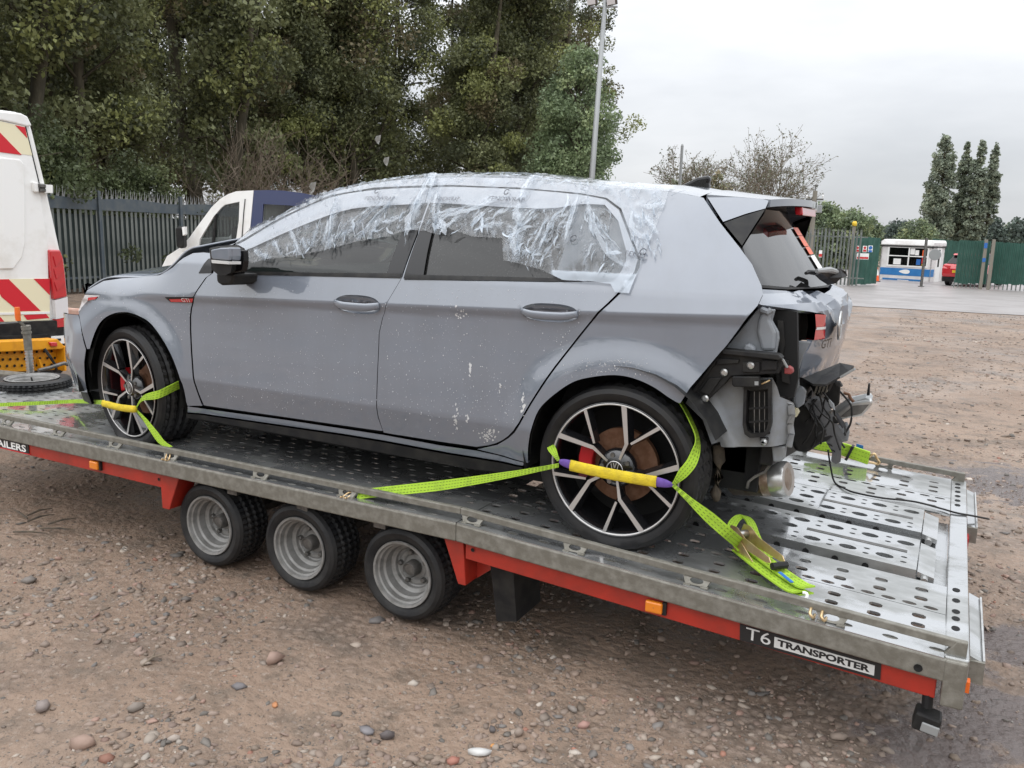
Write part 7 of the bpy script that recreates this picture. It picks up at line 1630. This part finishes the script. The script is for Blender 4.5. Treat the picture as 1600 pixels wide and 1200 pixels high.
# strap at the far rear wheel, hooked to the far rail
f2 = strap_thing('ratchet_strap', dp(1340, 705, .05), 'lime strap with a black keeper hooked to the far side rail behind the car')
yr2 = 1.10
def fr(px, py): return aty(px, py, yr2-.05)
pts = [fr(1262, 690), fr(1285, 697), fr(1310, 700), fr(1335, 708), fr(1358, 716)]; pts = spl(pts, 5)
MB().strap(pts, [(.1, .1, 1)]*len(pts), [.05+.02*smooth01(k/len(pts), .3, .6) for k in range(len(pts))], .02).build('webbing', MT['web'], f2, bev=.004)
MB().prism([fr(1332, 694), fr(1336, 696), fr(1325, 717), fr(1321, 715)], (0, -.05, 0)).build('keeper', MT['black'], f2); MB().strap([fr(1337, 698)+np.array((0, .03, 0)), fr(1348, 701)+np.array((0, .03, 0))], [(0, 0, 1)]*2, .02, .004).build('label_tape', MT['blue_print'], f2)
MB().tube(spl([fr(1358, 714), fr(1366, 709), fr(1370, 716), fr(1374, 722)], 4), .007, 7).tube(spl([fr(1352, 722), fr(1362, 723), fr(1372, 725), fr(1374, 721)], 4), .007, 7).build('hook', MT['zinc'], f2, smooth=True)
# ------------------------------------------------------------------ clear protective film over the windows
def filmmat():
    m, t, b = base_mat('clear_wrap_film'); L = t.links; out = t.nodes['Material Output']
    a = N(t, 'ShaderNodeVertexColor'); a.layer_name = 'tint'; sp = N(t, 'ShaderNodeSeparateColor'); L.new(a.outputs['Color'], sp.inputs[0])
    tr_ = N(t, 'ShaderNodeBsdfTransparent'); gl = N(t, 'ShaderNodeBsdfGlossy', Roughness=.06); gl.inputs[0].default_value = (1, 1, 1, 1)
    fr_ = two_sided_fresnel(t, 1.45); x = N(t, 'ShaderNodeMixShader'); L.new(fr_.outputs[0], x.inputs[0]); L.new(tr_.outputs[0], x.inputs[1]); L.new(gl.outputs[0], x.inputs[2])
    b.inputs['Base Color'].default_value = (.50, .57, .65, 1); b.inputs['Roughness'].default_value = .30; b.inputs['Specular IOR Level'].default_value = .9
    y = N(t, 'ShaderNodeMixShader'); L.new(sp.outputs[0], y.inputs[0]); L.new(x.outputs[0], y.inputs[1]); L.new(b.outputs[0], y.inputs[2])
    co = N(t, 'ShaderNodeTexCoord'); n = N(t, 'ShaderNodeTexNoise', Scale=70.0, Detail=3.0); L.new(co.outputs['Object'], n.inputs['Vector'])
    bp = N(t, 'ShaderNodeBump', Strength=.07, Distance=.006); L.new(n.outputs['Fac'], bp.inputs['Height'])
    for q in (gl, b): L.new(bp.outputs[0], q.inputs['Normal'])
    L.new(y.outputs[0], out.inputs[0]); return m
FM = filmmat()
def seg(p, a, b_):
    d = b_-a; t = max(0, min(1, ((p-a) @ d)/(d @ d))); return np.linalg.norm(p-a-d*t), t
# gathered folds of the film, (start, end, half width) in car side coordinates
FOLD = [((676, 272), (648, 330), 9), ((648, 330), (640, 372), 11), ((676, 272), (672, 310), 7), ((690, 290), (684, 360), 5), ((840, 272), (812, 322), 7), ((812, 322), (812, 352), 10), ((812, 350), (808, 405), 7), ((838, 330), (815, 360), 4), ((795, 355), (808, 400), 3.5), ((680, 345), (790, 312), 4), ((522, 330), (516, 388), 4.5), ((529, 310), (522, 345), 3.5),
        ((620, 312), (562, 376), 4.5), ((597, 320), (540, 370), 3), ((455, 362), (470, 400), 3.5), ((475, 375), (482, 392), 3), ((400, 392), (418, 404), 3.5), ((430, 380), (440, 400), 3), ((905, 310), (885, 380), 6), ((925, 335), (975, 420), 6), ((918, 310), (925, 370), 4), ((870, 340), (842, 400), 4), ((855, 345), (832, 392), 3), ((1000, 325), (1038, 322), 5), ((1010, 345), (1030, 372), 4), ((990, 330), (1015, 380), 5), ((925, 380), (913, 414), 3), ((700, 372), (690, 345), 6), ((690, 368), (720, 340), 4), ((740, 350), (760, 335), 3), ((750, 360), (788, 352), 2.5), ((550, 345), (535, 372), 2.5), ((570, 340), (560, 360), 2.5), ((600, 350), (628, 342), 3), ((585, 360), (598, 345), 3), ((500, 350), (490, 385), 3), ((515, 345), (508, 380), 3)]
FO = [(SP(*a), SP(*b_), w/330) for a, b_, w in FOLD]
low_e = [(366, 396), (380, 403), (396, 412), (430, 405), (470, 401), (515, 391), (560, 379), (612, 371), (622, 366), (640, 362), (664, 362), (690, 370), (696, 356), (740, 372), (786, 374), (788, 408), (815, 414), (846, 423), (857, 428), (880, 440), (930, 443), (955, 446), (962, 458), (984, 460)]
rgt = [(1000, 420), (1040, 320), (1038, 306)]
ZT = lambda u: float(np.interp(u, [q[0] for q in roofU], [q[1] for q in roofU]))
lo_ = np.array(px_(low_e)); 
def sidex(u, z, push=0.0, s=-1):
    zt = ZT(u)
    if z <= zt: return side(u, z, push)
    ye, ze = edge(u); o = min(.3, z-zt); t = 1-o/abs(ye); p, n = roof(u, -t*-1 if False else t, push); p[1] = ye*t; n[1] = -abs(n[1]) if ye < 0 else n[1]
    return p, n
ol = [tuple(q) for q in lo_]+[tuple(SP(1000, 420)), tuple(SP(1040, 320))]; ur = SP(1038, 306)
top = [(float(u), ZT(u)+.13+.02*noise.noise((u*4, 0, 0))) for u in np.linspace(ur[0], roofU[2][0], 40)]
ol = [np.array(q) for q in ol+[(ur[0]+.01, ZT(ur[0])+.02)]+top]
pts = densify(ol, .012); A = np.array(pts); lo, hi = A.min(0), A.max(0); st = .0085
g = np.array([(x+(st/2 if k % 2 else 0), y) for k, y in enumerate(np.arange(lo[1], hi[1], st*.9)) for x in np.arange(lo[0], hi[0], st)]); g = g[inside(g, A)]
ok = np.concatenate([segd(g[i:i+3000], A) > st*.4 for i in range(0, len(g), 3000)]); g = g[ok]
V2 = [Vector(q) for q in pts]+[Vector(q) for q in g]
vs, _, fs, _, _, _ = geometry.delaunay_2d_cdt(V2, [(i, (i+1) % len(pts)) for i in range(len(pts))], [], 1, 1e-7)
ZB0, UB0, UB1, UB2, UB3, ZB1 = SP(900, 425)[1], SP(862, 430)[0], SP(948, 311)[0], SP(880, 400)[0], SP(978, 440)[0], SP(985, 440)[1]
P = []; C = []
dq = [SP(*q) for q in DOORTOP]
for v in vs:
    u, z = v.x, v.y; p0 = np.array((u, z)); h = .007+.004*abs(noise.noise((u*9, z*9, 0))); op = .025+.03*noise.noise((u*8, z*8, 21))
    r1 = 1-abs(noise.noise((u*16+z*10, z*7-u*4, 1.5)))*2; r2 = 1-abs(noise.noise((u*30-z*18, z*20, 4.5)))*2; r3 = noise.noise((u*46, z*40, 7.5))
    h += .003*max(0, r1)**3+.0015*max(0, r2)**3
    for a, b_, w in FO:
        if abs(u-(a[0]+b_[0])/2) > .4: continue
        d, t = seg(p0, np.asarray(a), np.asarray(b_)); w2 = w*(.7+.6*noise.noise((t*4, a[0]*9, b_[1]*7)))
        if d < w2*2.4: k = 1-smooth01(d, w2*.1, w2*2.2); h += .006*k*(.7+.6*noise.noise((u*40, z*40, 9))); op = max(op, .36*k*(.75+.7*noise.noise((u*34, z*26, 2))))
    op += .16*smooth01(r1, .84, .97)+.10*smooth01(r2, .84, .96)
    zf = z
    zdoor = float(np.interp(u, [q[0] for q in dq[:11]], [q[1] for q in dq[:11]]))
    strip = smooth01(z, zdoor-.085, zdoor-.075)*(1-smooth01(z, zdoor-.012, zdoor-.004))
    if u < UB1: op = max(op, strip*(.15+.10*noise.noise((u*6, z*30, 0))))
    if z > zdoor: op = max(op, .06+.17*smooth01(r1, .6, .9)+.17*smooth01(r3, .15, .3))
    if u > UB2: op = max(op, .20*smooth01(noise.noise((u*5, z*6, 11)), -.25, .1))
    if z < ZB0 and u > UB0: op = max(op, .5+.2*noise.noise((u*14, z*30, 5))); h += .004
    if u > UB3 and z < ZB1: op = max(op, .58+.25*noise.noise((u*20, z*20, 5)))
    p, n = sidex(u, z, h); P.append(p); C.append((min(1, op),)*3)
fm = thing('protective_film', (1.6, -.8, 1.1), 'crumpled clear plastic film with printed lettering taped over the side windows of the grey car', 'plastic film')
F = np.array([tuple(f) for f in fs if len(f) == 3])
fo = fastmesh('film_sheet', np.array(P), F, FM, np.array(C), fm, smooth=True)
# pale pointed flakes on the sheet: creases, whitened folds and painted-in glints
crm = filmmat(); crm.name = 'crease_glint_film'
def flake(V, F, Cc, a, b_, w, r, off=.010, op=.8, n=6):
    a, b_ = np.asarray(a), np.asarray(b_); d = b_-a; L = np.linalg.norm(d)
    if L < 1e-6: return
    nrm = np.array((-d[1], d[0]))/L; k0 = len(V); bend = r.normal(0, .10)*L
    for k in range(n+1):
        t = k/n; prof = (min(1, t*3.5)*min(1, (1-t)*3.5))**.7; c = a+d*t+nrm*bend*math.sin(math.pi*t)
        for s_ in (-1, 1):
            q = c+nrm*s_*w*max(.06, prof*r.uniform(.45, 1.25)); p, n_ = sidex(q[0], q[1], off+r.uniform(0, .004)+(.003 if s_ > 0 else 0)); V.append(p); Cc.append((op*r.uniform(.75, 1.0),)*3)
    q = np.cross(V[k0+1]-V[k0], V[k0+2*n]-V[k0]); up = q @ n_ > 0
    F += [(k0+2*k, k0+2*k+1, k0+2*k+3, k0+2*k+2) if up else (k0+2*k+2, k0+2*k+3, k0+2*k+1, k0+2*k) for k in range(n)]
V = []; F_ = []; Cc = []; rr_ = np.random.default_rng(77)
for a, b_, w in FO:
    L = np.linalg.norm(np.asarray(b_)-a)
    flake(V, F_, Cc, a, b_, w*.6, rr_, .016, .30, 10)
    for _ in range(int(2+L/.02)):
        t = rr_.uniform(0, .9); c = np.asarray(a)+(np.asarray(b_)-a)*t+rr_.normal(0, w*.5, 2); flake(V, F_, Cc, c, c+(np.asarray(b_)-a)*rr_.uniform(.1, .35)+rr_.normal(0, .01, 2), rr_.uniform(.0014, .004), rr_, .016, rr_.uniform(.2, .6), 5)
glassU = [np.array(px_(q)) for q in ([(395, 392), (440, 371), (475, 356), (520, 342), (560, 332), (645, 326), (640, 358), (560, 374), (470, 398), (430, 402), (400, 408)], [(655, 330), (680, 322), (690, 355), (660, 358)], [(697, 326), (845, 332), (884, 330), (880, 400), (855, 426), (800, 414), (790, 372), (740, 368), (700, 356)], [(902, 396), (906, 350), (930, 324), (945, 326), (968, 388), (960, 426), (925, 424)])]
for pl, n, lean in zip(glassU, (300, 50, 420, 90), ((.018, -.05), (.01, -.04), (.03, .045), (.012, -.05))):
    lo2, hi2 = pl.min(0), pl.max(0); k = 0
    while k < n:
        q = lo2+(hi2-lo2)*rr_.random(2)
        if not inside([q], pl)[0] or rr_.random() > .35+1.1*noise.noise((q[0]*8, q[1]*8, 2.2)): continue
        big = rr_.random()**5; L = .0035+.060*big; dr = np.array(lean)+rr_.normal(0, .036, 2); dr /= np.linalg.norm(dr); flake(V, F_, Cc, q, q+dr*L, .0009+.0050*big*rr_.uniform(.4, 1.2), rr_, .014, rr_.uniform(.25, .75), 4); k += 1
for k in range(150): # short pale flakes painted in as glints along the roof edge
    u = rr_.uniform(roofU[3][0], roofU[-2][0]); z = ZT(u)+rr_.uniform(-.04, .03); L = rr_.uniform(.008, .05); an = rr_.uniform(-.9, .9); flake(V, F_, Cc, (u, z), (u+L*math.cos(an), z+L*math.sin(an)), rr_.uniform(.001, .003), rr_, .008, .45, 3)
for k in range(46): # specks on the paint-side corner
    q = np.array(SP(rr_.uniform(985, 1030), rr_.uniform(318, 400))); flake(V, F_, Cc, q, q+np.array((.012, -.022))*rr_.uniform(.3, 1.6), rr_.uniform(.001, .003), rr_, .014, .8, 3)
tag(fastmesh('film_creases_glints', np.array(V), np.array(F_), crm, np.array(Cc), fm), kind='stuff')
def fprint(s, px, py, w, size, ang=0.0, mat=None, bold=0.0):
    q = SP(px, py); c, s_ = math.cos(ang), math.sin(ang)
    return text_on('film_print', s, lambda u, v: sidex(q[0]+u*c-v*s_, q[1]+u*s_+v*c, .019)[0], size, mat or FP, fo, width=w, bold=bold)
FP = pm('film_ink', (.06, .065, .08), .5)
def ringm(px, py, r):
    q = SP(px, py); mb = MB(); mb.tube([sidex(q[0]+r*math.cos(w), q[1]+r*math.sin(w), .019)[0] for w in np.linspace(.5, 5.9, 16)], .0018, 4); mb.build('film_mark', FP, fo)
for px, py, w, a in ((572, 317, .155, .0), (764, 317.5, .165, -.03), (683, 318, .11, 0), (392, 366, .12, .5), (464, 327, .12, .42)): fprint('FENDWRAP', px, py, w, .024, a)
fprint('FEND', 976, 403, .075, .024, -.1)
for px, py, r in ((592, 303, .010), (794, 305, .010), (898, 377, .011), (1006, 398, .011)): ringm(px, py, r)
# ------------------------------------------------------------------ drops and splashes on the paint
DV = IV*np.array([1, .45, 1]); DF = IF
def drops(name, n, region, mat, lo, hi, seed, parent=car):
    r = np.random.default_rng(seed); V = []; F = []; k = 0; pl = np.array(px_(region)); a, b_ = pl.min(0), pl.max(0)
    while k < n:
        q = np.array((r.uniform(a[0], b_[0]), r.uniform(a[1], b_[1])))
        if not inside([q], pl)[0] or r.random() > .25+.9*max(0, .3+noise.noise((q[0]*3, q[1]*4, seed))): continue
        p, nn = side(q[0], q[1], .0005); s = lo*(hi/lo)**(r.random()**3); V.append(DV*s*np.array([r.uniform(.7, 1.2), 1, r.uniform(.8, 1.8)])+p); F.append(DF+12*k); k += 1
    return tag(fastmesh(name, np.concatenate(V), np.concatenate(F), mat, parent=parent, smooth=True), kind='stuff')
splash = pm('mud_specks', (.55, .555, .56), .6)
drops('paint_specks', 300, [(310, 500), (590, 500), (590, 665), (320, 625)], splash, .0007, .0023, 1); drops('paint_specks', 430, [(600, 505), (900, 510), (800, 665), (740, 692), (600, 670)], splash, .0007, .0025, 2); drops('paint_specks', 130, [(140, 455), (300, 440), (292, 540), (270, 535), (215, 485), (150, 500)], splash, .0009, .0026, 3); drops('paint_specks', 150, [(880, 560), (1010, 560), (1030, 598), (960, 580), (880, 596)], splash, .0009, .0026, 5)
drops('rain_drops', 700, [(310, 440), (960, 450), (800, 665), (330, 630)], MT['water'], .0010, .0024, 4)
# scuffs where the paint is worn through on the rear door
mb = MB(); r = np.random.default_rng(9); k = 0
for cx, cy, sx, sy, n in ((765, 680, 14, 10, 46), (712, 655, 4, 18, 14), (730, 652, 2, 6, 6), (818, 630, 2, 24, 12), (782, 605, 3, 10, 8), (735, 575, 2, 12, 8), (720, 492, 14, 10, 12)):
    for _ in range(n):
        q = SP(cx+r.normal(0, sx*.5), cy+r.normal(0, sy*.5)); s = r.uniform(.002, .006); h = s*r.uniform(.6, 2.4 if sx < 6 else 1.2); pts = [side(q[0]+s*a, q[1]+h*b_, .0008)[0] for a, b_ in ((-1, r.uniform(-.5, .5)), (r.uniform(-.5, .5), -1), (1, r.uniform(-.5, .5)), (r.uniform(-.5, .5), 1))]; mb.add(pts, [(0, 1, 2, 3)])
tag(mb.build('paint_scuffs', splash, car), kind='stuff')
